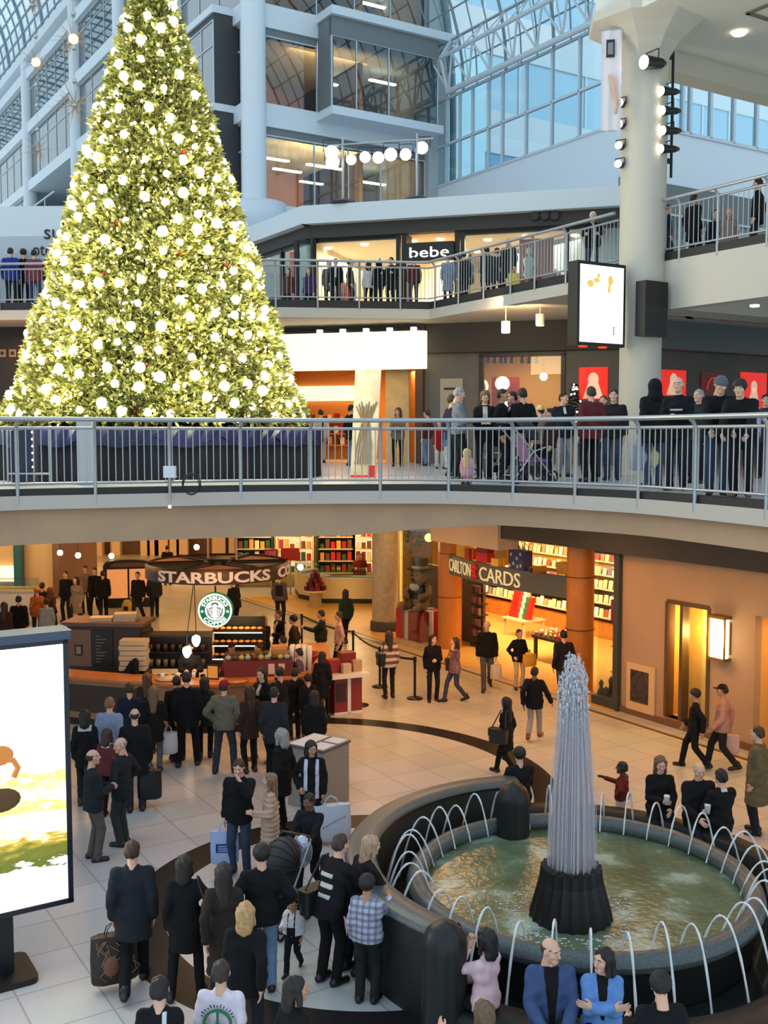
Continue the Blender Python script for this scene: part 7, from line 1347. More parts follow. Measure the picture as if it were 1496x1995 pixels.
# ---- nearest shoppers
a, h = gp(262, 1930, 1632); R_ = person('man in a long dark grey coat carrying a big brown patterned bag', a, h, 8, legs='walk', top=(34, 38, 44), tl=.3, leg=(20, 20, 22), hair='short', hc=HB)
def marble(t, w_, h_, d_):
    rr = random.Random(8); mb = MB()
    for k in range(16): x = rr.uniform(-.42, .42)*w_; z = rr.uniform(.1, .7)*h_; mb.tube([(x, -d_*.53, z), (x+rr.uniform(-.12, .12), -d_*.54, z+rr.uniform(.03, .12)), (x+rr.uniform(-.1, .1), -d_*.53, min(h_*.95, z+.2))], .006, 4)
    mb.build('printed_pattern', mat('print_bronze', (150, 112, 84), .5), t); mb = MB(); mb.ball((-.05, -d_*.5, h_*.4), .1, 10, 6, sq=(1, .2, 1.2)); mb.build('printed_figure', mat('print_copper', (126, 78, 58), .5), t)
carrier('big glossy brown and black patterned paper bag in the dark grey coat man\'s hand', R_['l'], .52, .55, .2, (44, 34, 32), 25, logo=marble)
a, h = gp(362, 1945, 1665); R_ = person('woman in a black coat with wide striding legs beside the dark grey coat man', a, h, 4, arms=('down', 'hip'), legs='wide', top=BK, tl=.34, leg=BK, sex='f', hair='bob', hc=HD); handbag('bulky black handbag on the striding woman\'s arm', R_, 'r', BK, .4, .34, .05, .0, dx=.3)
R_ = person('woman with very long dark hair in a brown black coat seen from behind', hd(435, 1680, 1.66), 1.66, 6, arms=('swingb', 'swingf'), top=(48, 40, 36), tl=.5, sex='f', hair='long', hc=(44, 34, 28))
a, h = gp(512, 1932, 1645); person('person in a black hooded jacket and pale jeans behind the overalls toddler', a, min(h, 1.72), 10, arms=('pocket', 'pocket'), top=BK, tl=.12, tth=.035, leg=JL, hair='curly', hc=(26, 22, 20))
person('blonde woman in a black padded jacket with her back to the camera', hd(478, 1757, 1.64), 1.64, -6, arms=('swingf', 'swingb'), top=BK, tl=.2, tth=.03, sex='f', hair='bob', hc=HL, fat=1.08)
a, h = gp(572, 1892, 1748, lo=.8, hi=1.05); person('toddler in dark overalls and a white top', a, h, 165, arms=('down', 'carry'), legs='walk', top=(226, 220, 226), tl=.02, leg=(28, 28, 40), sex='c', skin='tan', hair='pony', hc=HD, head=(30, 10), patch=(('overall_bib', (28, 28, 40), -.11, .11, -.02, .2, 'front'), ('overall_strap', (28, 28, 40), -.1, -.06, .18, .5, 'front'), ('overall_strap', (28, 28, 40), .06, .1, .18, .5, 'front')), fat=1.1)
R_ = person('youth in a white T-shirt with a green peace sign on the back', hd(430, 1872, 1.58), 1.58, -4, top=(222, 210, 222), tl=.1, tth=.012, bare=2, hair='short', hc=(52, 42, 36))
t = R_['root']; mb = MB(); q = lambda x, z: Vector((x, -.155, z)); zc2 = 1.58/1.75*1.2; mb.tube([q(.12*math.cos(k*PI/14), zc2+.12*math.sin(k*PI/14)) for k in range(28)], .016, 6, closed=True); mb.tube([q(0, zc2+.12), q(0, zc2-.12)], .012, 5)
for s_ in (-1, 1): mb.tube([q(0, zc2), q(s_*.085, zc2-.085)], .012, 5)
mb.build('peace_sign', mat('print_green', (44, 110, 72), .7), t); mb = MB()
for k in range(13):
    a_ = PI*.14+PI*.72*k/12; r0, r1 = .146, .164+.007*(k % 3); mb.tube([q(r0*math.cos(a_), zc2+r0*math.sin(a_)), q(r1*math.cos(a_), zc2+r1*math.sin(a_))], .006, 4)
mb.build('printed_marks', mat('print_navy', (50, 56, 90), .7), t)
R_ = person('person in a black top with a white bag strap and a pale hairband', hd(310, 1903, 1.62), 1.62, 4, top=BK, tl=.1, hair='short', hc=HD, sex='f', patch=(('bag_strap', (206, 206, 214), .03, .075, .1, .5, 'back'),)); mb = MB(); HMm = [c for c in R_['root'].children if c.name.startswith('hair')][0].matrix_local; mb.tube([HMm @ Vector((.098*math.cos(k*PI/10), .0, .03+.1*math.sin(k*PI/10))) for k in range(11)], .008, 6); mb.build('hairband', m_manw, R_['root'])
person('dark haired person in black turning towards the fountain at the bottom edge', hd(575, 1903, 1.58), 1.58, -55, top=BK, tl=.2, hair='bob', hc=HD, sex='f', skin='tan', head=(-20, 0))
a, h = gp(640, 1915, 1650); R_ = person('man in a black jacket with white back print leaning over the fountain wall', a, 1.74, -42, arms=('rail', 'rail'), lean=18, top=(28, 26, 28), tl=.16, leg=BK, hair='short', hc=HB, patch=(('white_print', (200, 200, 200), -.1, .1, .18, .24, 'back'), ('white_print', (190, 190, 190), -.12, .08, .3, .35, 'back'), ('white_print', (190, 190, 190), -.08, .1, .07, .12, 'back'), ('yellow_trim', (150, 126, 50), -.2, -.15, -.1, .1, 'any'))); handbag('slouchy black shoulder bag of the man leaning over the fountain wall', R_, 'l', BK, .36, .28, .0, -.05, dx=.2)
person('woman with long pale blonde hair leaning at the fountain wall', (-.38, 11.98), 1.66, -60, arms=('rail', 'rail'), lean=26, top=(32, 30, 32), tl=.2, sex='f', hair='long', hc=(176, 146, 118), leg=BK)
a, h = gp(715, 1952, 1705, lo=1.2, hi=1.45); person('boy in a plaid shirt resting one hand on the fountain wall', a, h, -18, arms=('down', 'reach'), top=(186, 186, 200), tl=.08, pat='plaid', leg=(40, 44, 44), sex='c', hair='curly', hc=HD, skin='tan')
a, h = gp(183, 1675, 1460); person('bald man in a dark jacket and taupe trousers beside the lit advertising panel', a, h, -60, arms=('hold', 'hold'), top=(38, 42, 48), tl=.14, leg=(92, 86, 78), hair='bald', hc=HB, fat=1.12)
a, h = gp(240, 1645, 1437); person('man with thin grey hair in a dark jacket looking back over his shoulder', a, h, 70, arms=('pocket', 'pocket'), top=(36, 42, 46), tl=.18, leg=(52, 58, 60), hair='bald', hc=HG, head=(60, 8), fat=1.05)
a, h = gp(212, 1592, 1428); person('person in a maroon sweater with white collar between two men', a, h, -20, top=(98, 46, 48), tl=.1, leg=BK, sex='f', hair='bob', hc=HB, patch=(('white_collar', (220, 214, 214), -.09, .09, .44, .53, 'any'),))
R_ = person('bald man in a large black coat standing behind the maroon sweater', hd(262, 1380, 1.76), 1.76, 12, arms=('down', 'down'), top=BK, tl=.3, tth=.035, leg=CH, hair='bald', hc=HB, fat=1.12); carrier('large limp black bag in the bald coated man\'s hand', R_['r'], .4, .48, .2, (20, 22, 24), 10)
person('person in a pale blue hooded sweatshirt at the left of the coffee counter', hd(213, 1358, 1.7), 1.7, -6, top=(140, 152, 182), tl=.1, tth=.028, hair='short', hc=(126, 96, 70), leg=JN)
person('woman in black with a pale scarf collar next to the advertising panel', hd(165, 1382, 1.66), 1.66, 8, top=BK, tl=.25, sex='f', hair='bob', hc=HD, patch=(('scarf', (196, 190, 190), -.12, .12, .42, .53, 'any'),))
a, h = gp(366, 1492, 1308); person('tall man all in black standing legs apart at the coffee counter', a, h, 6, legs='wide', top=BK, tl=.2, tth=.03, leg=BK, hair='short', hc=HD)
R_ = person('woman in a black coat with long light brown hair at the coffee counter', hd(298, 1336, 1.66), 1.66, 10, arms=('down', 'carry'), top=BK, tl=.3, sex='f', hair='long', hc=(116, 88, 64), leg=GY); carrier('crumpled white plastic bag between two black coats at the coffee counter', R_['r']+Vector((.1, -.1, -.25)), .34, .4, .2, (200, 196, 196), 20)
person('woman with brown hair in a dark top behind the long haired black coat', hd(286, 1310, 1.64), 1.64, 6, top=DBR, tl=.2, sex='f', hair='long', hc=(92, 62, 46))
person('dark haired customer in black pressed to the tall man at the counter', hd(344, 1316, 1.68), 1.68, 18, top=(28, 28, 32), tl=.2, hair='short', hc=HD)
a, h = gp(438, 1505, 1325); person('person in a red knit hat and olive grey jacket facing the coffee counter', a, h, -4, arms=('pocket', 'pocket'), legs='wide', top=(112, 104, 90), tl=.12, tth=.035, leg=(54, 60, 68), hair=['short', ('knit', (128, 44, 48))], hc=HB)
a, h = gp(512, 1482, 1300); person('woman in a black coat and tan boots turning from the counter', a, h, 140, arms=('carry', 'hold'), legs='wide', top=BK, tl=.34, leg=BK, shoe=TAN, sex='f', hair='long', hc=HD, head=(20, 10), patch=(('shirt', (180, 176, 170), -.04, .04, .3, .5, 'front'),))
a, h = gp(574, 1440, 1305); person('man in a black parka with his back turned beside the tan boots woman', a, h, 20, arms=('hold', 'carry'), top=BK, tl=.26, tth=.035, hair='short', hc=HD)
person('customer in black with one hand raised between the parka and the tan boots', hd(545, 1300, 1.66), 1.66, 40, arms=('carry', 'face'), top=(30, 30, 32), tl=.2, hair='curly', hc=HD)
person('child in a dark jacket in the coffee crowd next to the red table', hd(600, 1312, 1.42), 1.42, 15, top=BK, tl=.15, sex='c', hair='short', hc=HD)
a, h = gp(628, 1398, 1270); person('woman in a long black coat beside the red and white table', a, h, 8, legs='wide', top=BK, tl=.42, leg=BK, sex='f', hair='bob', hc=HD)
for u, v, h_, f_, lab, kw in ((486, 1335, 1.66, 30, 'customer in a dark brown coat squeezed between the red hat and the tan boots woman', dict(top=DBR, sex='f', hair='long', hc=HB)), (534, 1338, 1.72, -10, 'broad backed customer in charcoal waiting in front of the black parka', dict(top=CH, tth=.035, hair='short', hc=HD)), (612, 1345, 1.6, 5, 'customer in black in the row closest to the red and white table', dict(top=BK, sex='f', hair='bob', hc=HD)), (252, 1330, 1.68, 12, 'customer in dark navy at the trays end of the coffee counter', dict(top=NV, hair='short', hc=HB)), (398, 1318, 1.62, 5, 'short customer in dark green at the middle of the coffee counter', dict(top=(38, 46, 42), sex='f', hair='bob', hc=HD))): person(lab, hd(u, v, h_), h_, f_, tl=.25, leg=BK, **kw)
# coffee staff and the far side of the queue
person('barista in black bending over trays at the left counter', (-5.75, 23.15), 1.7, -70, arms=('carry', 'carry'), lean=28, top=BK, tl=.1, hair='short', hc=HD)
person('barista in a maroon shirt behind the glass display case', (-3.4, 23.75), 1.66, 160, arms=('carry', 'carry'), lean=14, top=(126, 50, 56), tl=.08, hair='cap', hc=(70, 30, 34), skin='tan')
person('second barista in dark red bending near the cup stacks', (-2.75, 23.8), 1.62, 140, arms=('carry', 'reach'), lean=16, top=(110, 46, 46), tl=.08, hair='short', hc=HD, skin='tan'); person('barista in black serving under the teardrop lamps', (-4.35, 23.3), 1.7, 175, arms=('carry', 'hold'), top=(36, 32, 32), tl=.1, hair='short', hc=HD)
person('blonde woman with a cream scarf at the far side of the coffee counter', hd(513, 1197, 1.68), 1.68, 150, arms=('hold', 'hold'), top=(40, 34, 34), tl=.2, sex='f', hair='long', hc=(196, 140, 70), patch=(('scarf', (226, 206, 186), -.07, .07, .1, .5, 'front'),))
person('customer in an open dark jacket and white shirt in the coffee queue', hd(543, 1188, 1.75), 1.75, 120, arms=('carry', 'down'), top=BK, tl=.15, hair='short', hc=HB, patch=(('shirt', (226, 210, 200), -.06, .06, .05, .5, 'front'),))
person('customer in a dark brown coat behind the white shirt in the queue', hd(572, 1198, 1.7), 1.7, 80, top=DBR, tl=.2, hair='curly', hc=HD, sex='f')
person('customer in a maroon jacket leaning on the far side counter', hd(560, 1238, 1.68), 1.68, 60, arms=('rail', 'rail'), lean=12, top=(104, 58, 60), tl=.14, hair='short', hc=HD); person('customer in brown checks next to the maroon jacket in the queue', hd(583, 1262, 1.6), 1.6, 70, top=(92, 66, 60), tl=.15, pat='plaid', hair='short', hc=HD, sex='f')
R_ = person('woman in a dark green jacket holding her hand out in the queue', hd(626, 1188, 1.68), 1.68, 85, arms=('reach', 'carry'), top=(34, 46, 38), tl=.12, leg=BK, sex='f', hair='short', hc=HD); handbag('green black shoulder bag of the queueing woman in dark green', R_, 'r', (24, 40, 30), .34, .3, .05, .05, dx=.22)
person('man in a pink shirt and black trousers at the queue belt', hd(661, 1191, 1.72), 1.72, 95, arms=('down', 'hip'), top=(216, 172, 166), tl=.06, tth=.012, leg=BK, hair='short', hc=HB)
person('woman in a forest green top walking away beyond the queue', hd(673, 1146, 1.7), 1.7, 20, legs='walk', top=(30, 58, 44), tl=.12, leg=BK, sex='f', hair='long', hc=HD)
person('person with a pale backpack standing behind the ring sign', hd(545, 1118, 1.7), 1.7, -10, top=(90, 84, 84), tl=.12, hair='short', hc=HD, patch=(('backpack', (36, 34, 36), -.13, .13, .05, .42, 'back'),)); person('dark figure bending behind the round emblem sign', hd(459, 1128, 1.68), 1.68, 50, lean=15, arms=('carry', 'carry'), top=BK, tl=.2, hair='short', hc=HD)
person('shopper in dark clothes walking behind the ring sign at its left end', hd(268, 1112, 1.72), 1.72, 170, legs='walk', top=BK, tl=.2, hair='short', hc=HD); person('shopper in dark trousers walking beyond the ring sign', hd(300, 1110, 1.7), 1.7, 10, legs='walk', top=CH, tl=.15, hair='short', hc=HB)
person('person in a dark coat with a striped backpack beside the brown cabinet', hd(283, 1202, 1.55), 1.55, 10, top=BK, tl=.2, hair='bob', hc=HD, sex='f')
# ---- strollers across the middle
a, h = gp(758, 1360, 1229); R_ = person('woman in a mauve and white striped sweater at the queue belt', a, h, 15, top=(214, 196, 184), tl=.14, pat='stripe', leg=(34, 36, 42), sex='f', hair='long', hc=HB); handbag('black shoulder bag of the striped sweater woman', R_, 'l', BK, .34, .3, .08, .02, dx=.22)
a, h = gp(843, 1366, 1236); R_ = person('woman with long black hair and open black jacket looking to one side', a, h, 190, arms=('hold', 'down'), top=BK, tl=.14, leg=(34, 34, 38), sex='f', hair='long', hc=(24, 20, 18), head=(25, 0))
a, h = gp(886, 1367, 1240); R_ = person('woman in a red plaid top talking on a phone', a, h, 110, arms=('ear', 'down'), legs='walk', top=(176, 108, 94), tl=.14, pat='plaid', leg=(62, 72, 92), sex='f', hair='long', hc=HB); handbag('dark brown bag of the woman on the phone', R_, 'r', DBR, .32, .28, .05, .0, dx=.2)
a, h = gp(948, 1343, 1207); R_ = person('bald man in a black sweater and grey trousers walking from the card shop', a, h, 175, arms=('down', 'down'), legs='walk', top=BK, tl=.1, leg=(88, 86, 88), hair='bald', hc=HB); carrier('white carrier bag of the bald man in grey trousers', R_['l'], .28, .36, .12, (226, 200, 170), 10)
a, h = gp(1010, 1342, 1226); R_ = person('woman in a black sweater and cream trousers holding a yellow bag', a, h, 195, arms=('carry', 'pocket'), top=(26, 24, 24), tl=.14, leg=(210, 182, 142), sex='f', hair='bun', hc=HB); carrier('yellow shopping bag of the cream trousers woman', R_['l'], .36, .3, .14, (226, 166, 50), 20, drop=.06)
person('man in a dark jacket entering the card shop behind the fountain plume', hd(1098, 1225, 1.76), 1.76, 12, legs='walk', top=(34, 32, 34), tl=.16, leg=JN, hair='short', hc=HD)
a, h = gp(1040, 1440, 1297); person('man in a black jacket and pale trousers with red shoes walking away', a, h, -20, arms=('swingb', 'wide'), legs='walk', top=BK, tl=.18, tth=.03, leg=(156, 150, 142), shoe=(140, 40, 36), hair='short', hc=HD, skin='brown')
a, h = gp(985, 1510, 1368); R_ = person('woman in a black coat with long black hair walking past the fountain', a, h, 55, legs='walk', top=BK, tl=.36, leg=BK, sex='f', hair='long', hc=(22, 18, 18)); handbag('black handbag with silver trim of the woman walking past the fountain', R_, 'l', (34, 32, 34), .36, .26, .0, .05, dx=.26)
a, h = gp(1352, 1497, 1340); person('youth in black walking past the lit wall recess', a, h, 70, arms=('swingb', 'swingf'), legs='walk', top=BK, tl=.15, leg=BK, hair='curly', hc=HD, skin='tan')
a, h = gp(1405, 1500, 1330); R_ = person('person in a pink beige top and dark cap walking under the wall lantern', a, h, 75, arms=('swingf', 'swingb'), legs='walk', top=(186, 136, 118), tl=.14, leg=(40, 36, 36), hair=['short', ('cap', (26, 24, 26))], hc=HD, skin='tan'); carrier('pale pink see through bag of the person in the dark cap', R_['r'], .34, .36, .14, (216, 176, 160), -15)
person('person in an olive brown coat at the picture edge', hd(1478, 1414, 1.74), 1.74, 60, top=(104, 94, 66), tl=.45, tth=.035, hair='short', hc=HB, fat=1.1)
# ---- people on the fountain
person('small boy in a dark red waistcoat standing at the back of the fountain', snap(1202, 1506, 1.2, 3.35), 1.2, 60, arms=('hip', 'reach'), top=(104, 38, 32), tl=.05, leg=(214, 200, 190), sex='c', skin='dark', hair='short', hc=HD)
R_ = person('woman with long hair in black seated with a paper cup on the fountain wall', snap(1286, 1482, 1.45, 2.92), 1.68, 178, arms=('lap', 'hold'), legs='sit', seat=.64, top=BK, tl=.14, sex='f', hair='long', hc=(110, 80, 62), head=(0, 16))
cup = MB().lathe([(0, 0), (.035, 0), (.045, .12), (.047, .125), (.04, .14), (0, .14)], 12)
def pcup(R, k, lab): o = cup.build('paper_cup', m_manw); o.location = R[k]+Vector((0, -.03, -.02)); tag(o, lab, 'cup')
pcup(R_, 'r', 'white paper cup held by the seated long haired woman in black')
R_ = person('bald man in a black coat seated with a paper cup on the fountain wall', snap(1369, 1494, 1.45, 2.92), 1.74, 184, arms=('hold', 'lap'), legs='sit', seat=.64, top=BK, tl=.14, tth=.035, hair='bald', hc=HG, head=(0, 14), fat=1.1); pcup(R_, 'l', 'white paper cup held by the seated bald man in the black coat')
person('person in a black suit seated with back turned on the fountain wall', snap(1441, 1498, 1.45, 2.92), 1.72, 20, legs='sit', seat=.64, arms=('lap', 'lap'), top=BK, tl=.12, hair='short', hc=HD, patch=(('white_collar', (210, 206, 206), -.05, .06, .47, .53, 'any'),))
person('dark clothed person sitting behind the rear bollard of the fountain', snap(1030, 1480, 1.45, 3.0), 1.7, 15, legs='sit', seat=.6, arms=('lap', 'lap'), top=(28, 30, 32), tl=.12, hair='curly', hc=HD)
R_ = person('woman with a black bob in a pale pink top seated near the front bollard', snap(930, 1816, 1.36, 3.05), 1.66, 50, legs='sit', seat=.44, arms=('face', 'lap'), top=(226, 190, 196), tl=.08, tth=.016, sex='f', hair='bob', hc=(20, 18, 18), leg=BK)
person('person with long brown hair seated at the bottom edge in front of the pink top', hd(943, 1938, 1.3), 1.62, 30, legs='sit', seat=.4, arms=('reach', 'lap'), top=(206, 170, 140), tl=.06, sex='f', hair='long', hc=(104, 82, 60), patch=(('black_wrap', BK, -.25, .25, .0, .2, 'any'),))
R_ = person('balding man in a denim blue jacket seated on the front bench', snap(1062, 1858, 1.4, 3.1), 1.76, 178, legs='sit', seat=.44, arms=('lap', 'lap'), top=(66, 84, 122), tl=.1, tth=.03, hair='bald', hc=HB, head=(45, 6), patch=(('black_shirt', BK, -.08, .08, -.02, .53, 'frontv'),), leg=CH)
o = MB().bbox(-.06, .06, -.02, .02, 0, .16, .015).build('phone_pouch', mat('bright_blue', (60, 110, 200), .4)); o.location = R_['l']+Vector((.03, -.06, -.06)); tag(o, 'small bright blue pouch in the denim jacket man\'s hand', 'pouch')
person('woman in a light blue cardigan seated with folded arms on the front bench', snap(1182, 1880, 1.36, 3.1), 1.66, 172, legs='sit', seat=.44, arms=('cross', 'cross'), top=(104, 146, 206), tl=.08, sex='f', hair='bob', hc=HD, head=(-45, 0), patch=(('black_shirt', BK, -.065, .065, .1, .53, 'frontv'),), leg=BK)
person('person with dark curly hair in black with back turned before the long front jets', hd(1288, 1897, 1.62), 1.62, 6, arms=('carry', 'carry'), top=BK, tl=.1, hair='curly', hc=(22, 20, 20), head=(0, 12))
# ---- people by the map pedestal
a, h = gp(468, 1700, 1478); R_ = person('man in black rubbing his chin and carrying a blue white bag', a, h, 172, arms=('face', 'down'), top=BK, tl=.16, tth=.03, leg=(56, 66, 86), hair='short', hc=HB, head=(0, 18))
def navy_label(t, w_, h_, d_):
    MB().box(-w_*.3, w_*.3, -d_*.58, -d_*.5, h_*.38, h_*.64).build('label', mat('label_navy', (36, 48, 120), .5), t); mb = MB()
    for zz in (.57, .5, .43): mb.box(-w_*.22, w_*.22, -d_*.6, -d_*.58, h_*zz-.008, h_*zz+.012)
    mb.build('label_lines', mat('label_pale', (150, 160, 210), .5), t)
carrier('blue white shopping bag with navy label carried by the man rubbing his chin', R_['r'], .4, .48, .14, (168, 186, 226), 5, logo=navy_label)
a, h = gp(528, 1705, 1510); person('woman in a beige quilted winter coat with fur collar', a, h, 95, arms=('carry', 'down'), top=(196, 164, 142), tl=.36, tth=.035, pat='puff', leg=BK, sex='f', hair='long', hc=(132, 100, 74), patch=(('fur_collar', (150, 122, 96), -.2, .2, .4, .53, 'back'),))
a, h = gp(550, 1622, 1418); person('grey haired woman in a black coat in front of the map pedestal', a, h, 60, top=BK, tl=.3, sex='f', hair='bob', hc=HG, leg=BK)
a, h = gp(608, 1640, 1443); R_ = person('woman in an open black coat with a long white scarf beside the map pedestal', a, h, 175, arms=('down', 'pocket'), top=BK, tl=.24, tth=.035, sex='f', hair='bob', hc=HD, leg=BK, head=(30, 15), skin='tan', patch=(('scarf', (206, 206, 226), .05, .12, -.02, .5, 'front'), ('scarf', (200, 196, 216), -.14, -.08, -.15, .5, 'front')))
def faint_marks(t, w_, h_, d_):
    mb = MB()
    for k in range(9): x = w_*(-.3+.075*k); zz = h_*(.38+.04*k); mb.box(x-.008, x+.008+.004*(k % 3), -d_*.6, -d_*.56, zz-.012, zz+.012)
    mb.build('printed_marks', mat('print_grey', (140, 146, 164), .5), t)
carrier('very large white plastic bag of the white scarf woman', R_['l']+Vector((.12, 0, .02)), .62, .55, .2, (206, 214, 224), 12, tilt=0, logo=faint_marks)
a, h = gp(604, 1752, 1565); R_ = person('person in a black jacket pushing the baby stroller', a, h, 155, arms=('push', 'push'), top=(30, 30, 32), tl=.16, leg=(34, 38, 48), legs='walk', hair='short', hc=HD, skin='brown', head=(0, 12))
def stroller(label, loc, rz, canopy, seatc, sc=1.0):
    t = thing('stroller', label, 'stroller', loc, math.radians(rz)); t.scale = (sc, sc, sc); mb = MB()
    for x in (-.24, .24): mb.tube([(x, .38, .12), (x, .02, .55), (x, -.42, 1.02)], .014, 6); mb.tube([(x, -.3, .12), (x, .02, .55), (x, .25, .62)], .014, 6)
    mb.tube([(-.24, .02, .55), (.24, .02, .55)], .012, 5); mb.tube([(-.24, -.3, .14), (.24, -.3, .14)], .012, 5); mb.build('frame', m_steel, t); mb = MB(); mb.tube([(-.24, -.4, 1.0), (-.2, -.46, 1.04), (.2, -.46, 1.04), (.24, -.4, 1.0)], .02, 6); mb.build('handle', m_black, t)
    mb = MB(); mb.add([(-.2, -.14, .86), (.2, -.14, .86), (.2, -.02, .42), (-.2, -.02, .42), (.2, .28, .44), (-.2, .28, .44), (.19, .36, .22), (-.19, .36, .22)], [(0, 1, 2, 3), (3, 2, 4, 5), (5, 4, 6, 7)]); mb.box(-.2, .2, -.03, .28, .37, .42); mb.build('seat', seatc, t)
    mb = MB(); v = []
    for j in range(7):
        a = -.5+j*.36
        for i in range(9): b = PI*i/8; v.append((.24*math.cos(b), -.1+.36*math.sin(a)*math.sin(b)*.9+.0, .78+.34*math.cos(a)*math.sin(b)))
    mb.add(v, [(j*9+i, j*9+i+1, (j+1)*9+i+1, (j+1)*9+i) for j in range(6) for i in range(8)], 0, True); o = mb.build('canopy', canopy, t); mb = MB()
    for j in range(7): mb.tube([v[j*9+i] for i in range(9)], .009, 4)
    mb.build('canopy_rib', m_mand, o); mb = MB(); mb.bbox(-.2, .2, -.26, .2, .16, .3, .03); mb.build('basket', m_mand, t)
    for x in (-.26, .26):
        for y in (-.3, .38): mb = MB(); mb.tube([(x, y+.1*math.cos(k*PI/8), .115+.1*math.sin(k*PI/8)) for k in range(16)], .018, 6, closed=True); mb.cyl((x-.02, y, .115), (x+.02, y, .115), .03, n=8); mb.build('wheel', m_black, t)
    return t
m_canb = mat('canopy_charcoal', (40, 40, 44), .6); f_ = Vector((math.sin(math.radians(-155)), math.cos(math.radians(-155)), 0)); q = Vector((a[0], a[1], 0))+Vector((-math.sin(math.radians(155)), math.cos(math.radians(155)), 0))*.82
stroller('black baby stroller with ribbed canopy pushed by the person in the black jacket', q, 155, m_canb, m_mand)
o = MB().ball((0, 0, 0), .17, 12, 8, sq=(.8, .6, 1.3)).build('bag', mat('silver_wrap', (186, 190, 204), .2, .6, bump=.6, bs=30)); o.location = q+Vector((.28, .3, .85)); tag(o, 'crinkled silver bag hanging from the black stroller handle', 'bag')
# ---- far left, food counter and mall
for u, v, h, fc, kw, lab in ((36, 1160, 1.74, 10, dict(top=BK, leg=GY, hair='short', hc=HD), 'man in black with grey trousers waiting at the food counter'), (72, 1144, 1.66, 20, dict(top=(150, 84, 40), sex='f', hair='curly', hc=(170, 100, 40)), 'orange haired person leaning at the food counter'), (82, 1134, 1.75, 0, dict(top=BK, hair='short', hc=HD), 'tall dark figure farthest along the food counter'), (98, 1143, 1.62, -20, dict(top=(70, 46, 36), sex='f', hair='long', hc=(96, 52, 34)), 'woman with long auburn hair near the brown corner edge'), (90, 1166, 1.6, 30, dict(top=(140, 158, 172), sex='f', hair='short', hc=HD, leg=JN), 'person in a pale blue top behind the auburn haired woman'), (8, 1172, 1.7, 0, dict(top=(60, 44, 40), hair='long', sex='f', hc=HB), 'woman in brown at the extreme edge of the food counter'), (148, 1122, 1.7, 160, dict(top=(130, 118, 106), tl=.45, sex='f', hair='bob', hc=HD, legs='walk'), 'woman in a speckled grey coat walking in the far mall'), (166, 1102, 1.72, 180, dict(top=(150, 120, 110), hair='short', hc=HD), 'person with a pale front behind the speckled grey coat'), (184, 1104, 1.76, 175, dict(top=BK, leg=BK, hair='short', hc=HD, legs='walk'), 'man in black walking beside the arched kiosk'), (200, 1110, 1.7, 10, dict(top=BK, leg=BK, hair='short', hc=HD, legs='walk'), 'person in black closest to the arched kiosk'), (128, 1112, 1.74, 170, dict(top=BK, hair='short', hc=HD), 'person in black beside the brown corner edge'), (326, 1062, 1.7, 0, dict(top=(30, 26, 26), hair='short', hc=HD), 'far dark figure in front of the lit panels above the ring sign'), (655, 1090, 1.66, 180, dict(top=(150, 60, 50), hair='short', hc=HD, arms=('carry', 'carry')), 'shop worker in red behind the sweet counter'), (704, 1078, 1.66, 170, dict(top=(110, 50, 40), sex='f', hair='bob', hc=HB, arms=('carry', 'carry')), 'shop worker in brown red near the stone column')):
    kw.setdefault('tl', .15); person(lab, (-1.0, 41.6) if u == 655 else hd(u, v, h), h, fc, **kw)
# ---- people on the floor with the big tree
def l2(u, v, h): p = onz(u, v, L2+h); return (p.x, p.y)
Q2 = lambda lab, u, v, h, fc, hh=None, **k: person(lab, l2(u, v, h), hh or h, fc, L2, **k)
Q2('person in a pale grey jacket with dark backpack straps beside the tree skirt', 625, 797, 1.72, 10, top=(196, 190, 182), leg=(170, 170, 166), hair='short', hc=HD, patch=(('strap', BK, .02, .07, .15, .5, 'back'),))
Q2('person in a black jacket and jeans half behind the leaning board', 684, 788, 1.76, -60, top=BK, tl=.2, leg=JL, hair='short', hc=HD)
Q2('woman with auburn hair in a grey beige jacket by the leaning board', 775, 794, 1.66, 175, arms=('hold', 'hold'), top=(126, 110, 96), tl=.16, leg=BK, sex='f', hair='bob', hc=(96, 46, 32), head=(-20, 15))
Q2('person in a dark red shirt and jeans behind the red coated child', 832, 798, 1.62, 60, top=(90, 40, 38), tl=.1, leg=JL, hair='short', hc=HB); Q2('child in a bright red coat and white tights', 857, 818, 1.28, 175, top=(150, 30, 36), tl=.3, leg=(214, 210, 206), sex='c', hair='short', hc=HB); Q2('child in a light blue top next to the red coated child', 876, 822, 1.22, 20, top=(96, 150, 196), tl=.08, leg=(206, 206, 210), sex='c', hair='short', hc=HB)
Q2('grey haired man in a grey blue shirt standing in profile', 893, 754, 1.78, -80, arms=('hold', 'hold'), top=(110, 116, 126), tl=.08, tth=.016, leg=BK, hair='short', hc=HG, head=(0, 12)); Q2('person in a dark purple top behind the grey haired man', 880, 768, 1.74, -70, top=(46, 40, 64), hair='short', hc=HB)
Q2('woman in a black jacket looking down at her hands', 945, 761, 1.72, 178, arms=('hold', 'hold'), top=BK, tl=.18, leg=BK, sex='f', hair='bob', hc=(110, 80, 56), head=(0, 30), patch=(('shirt', (190, 186, 180), -.05, .05, .25, .5, 'front'),))
Q2('man with short hair in a black coat behind the looking down woman', 978, 757, 1.76, -110, top=BK, tl=.3, hair='short', hc=HD, skin='tan'); Q2('pale faced man with white collar in a black suit', 999, 762, 1.72, 110, arms=('down', 'carry'), top=BK, tl=.12, hair='short', hc=HD, patch=(('white_shirt', (220, 220, 226), -.04, .04, .15, .5, 'front'),)); Q2('dark haired man in black with his back to the railing', 1018, 755, 1.78, 20, top=BK, tl=.2, hair='short', hc=HD)
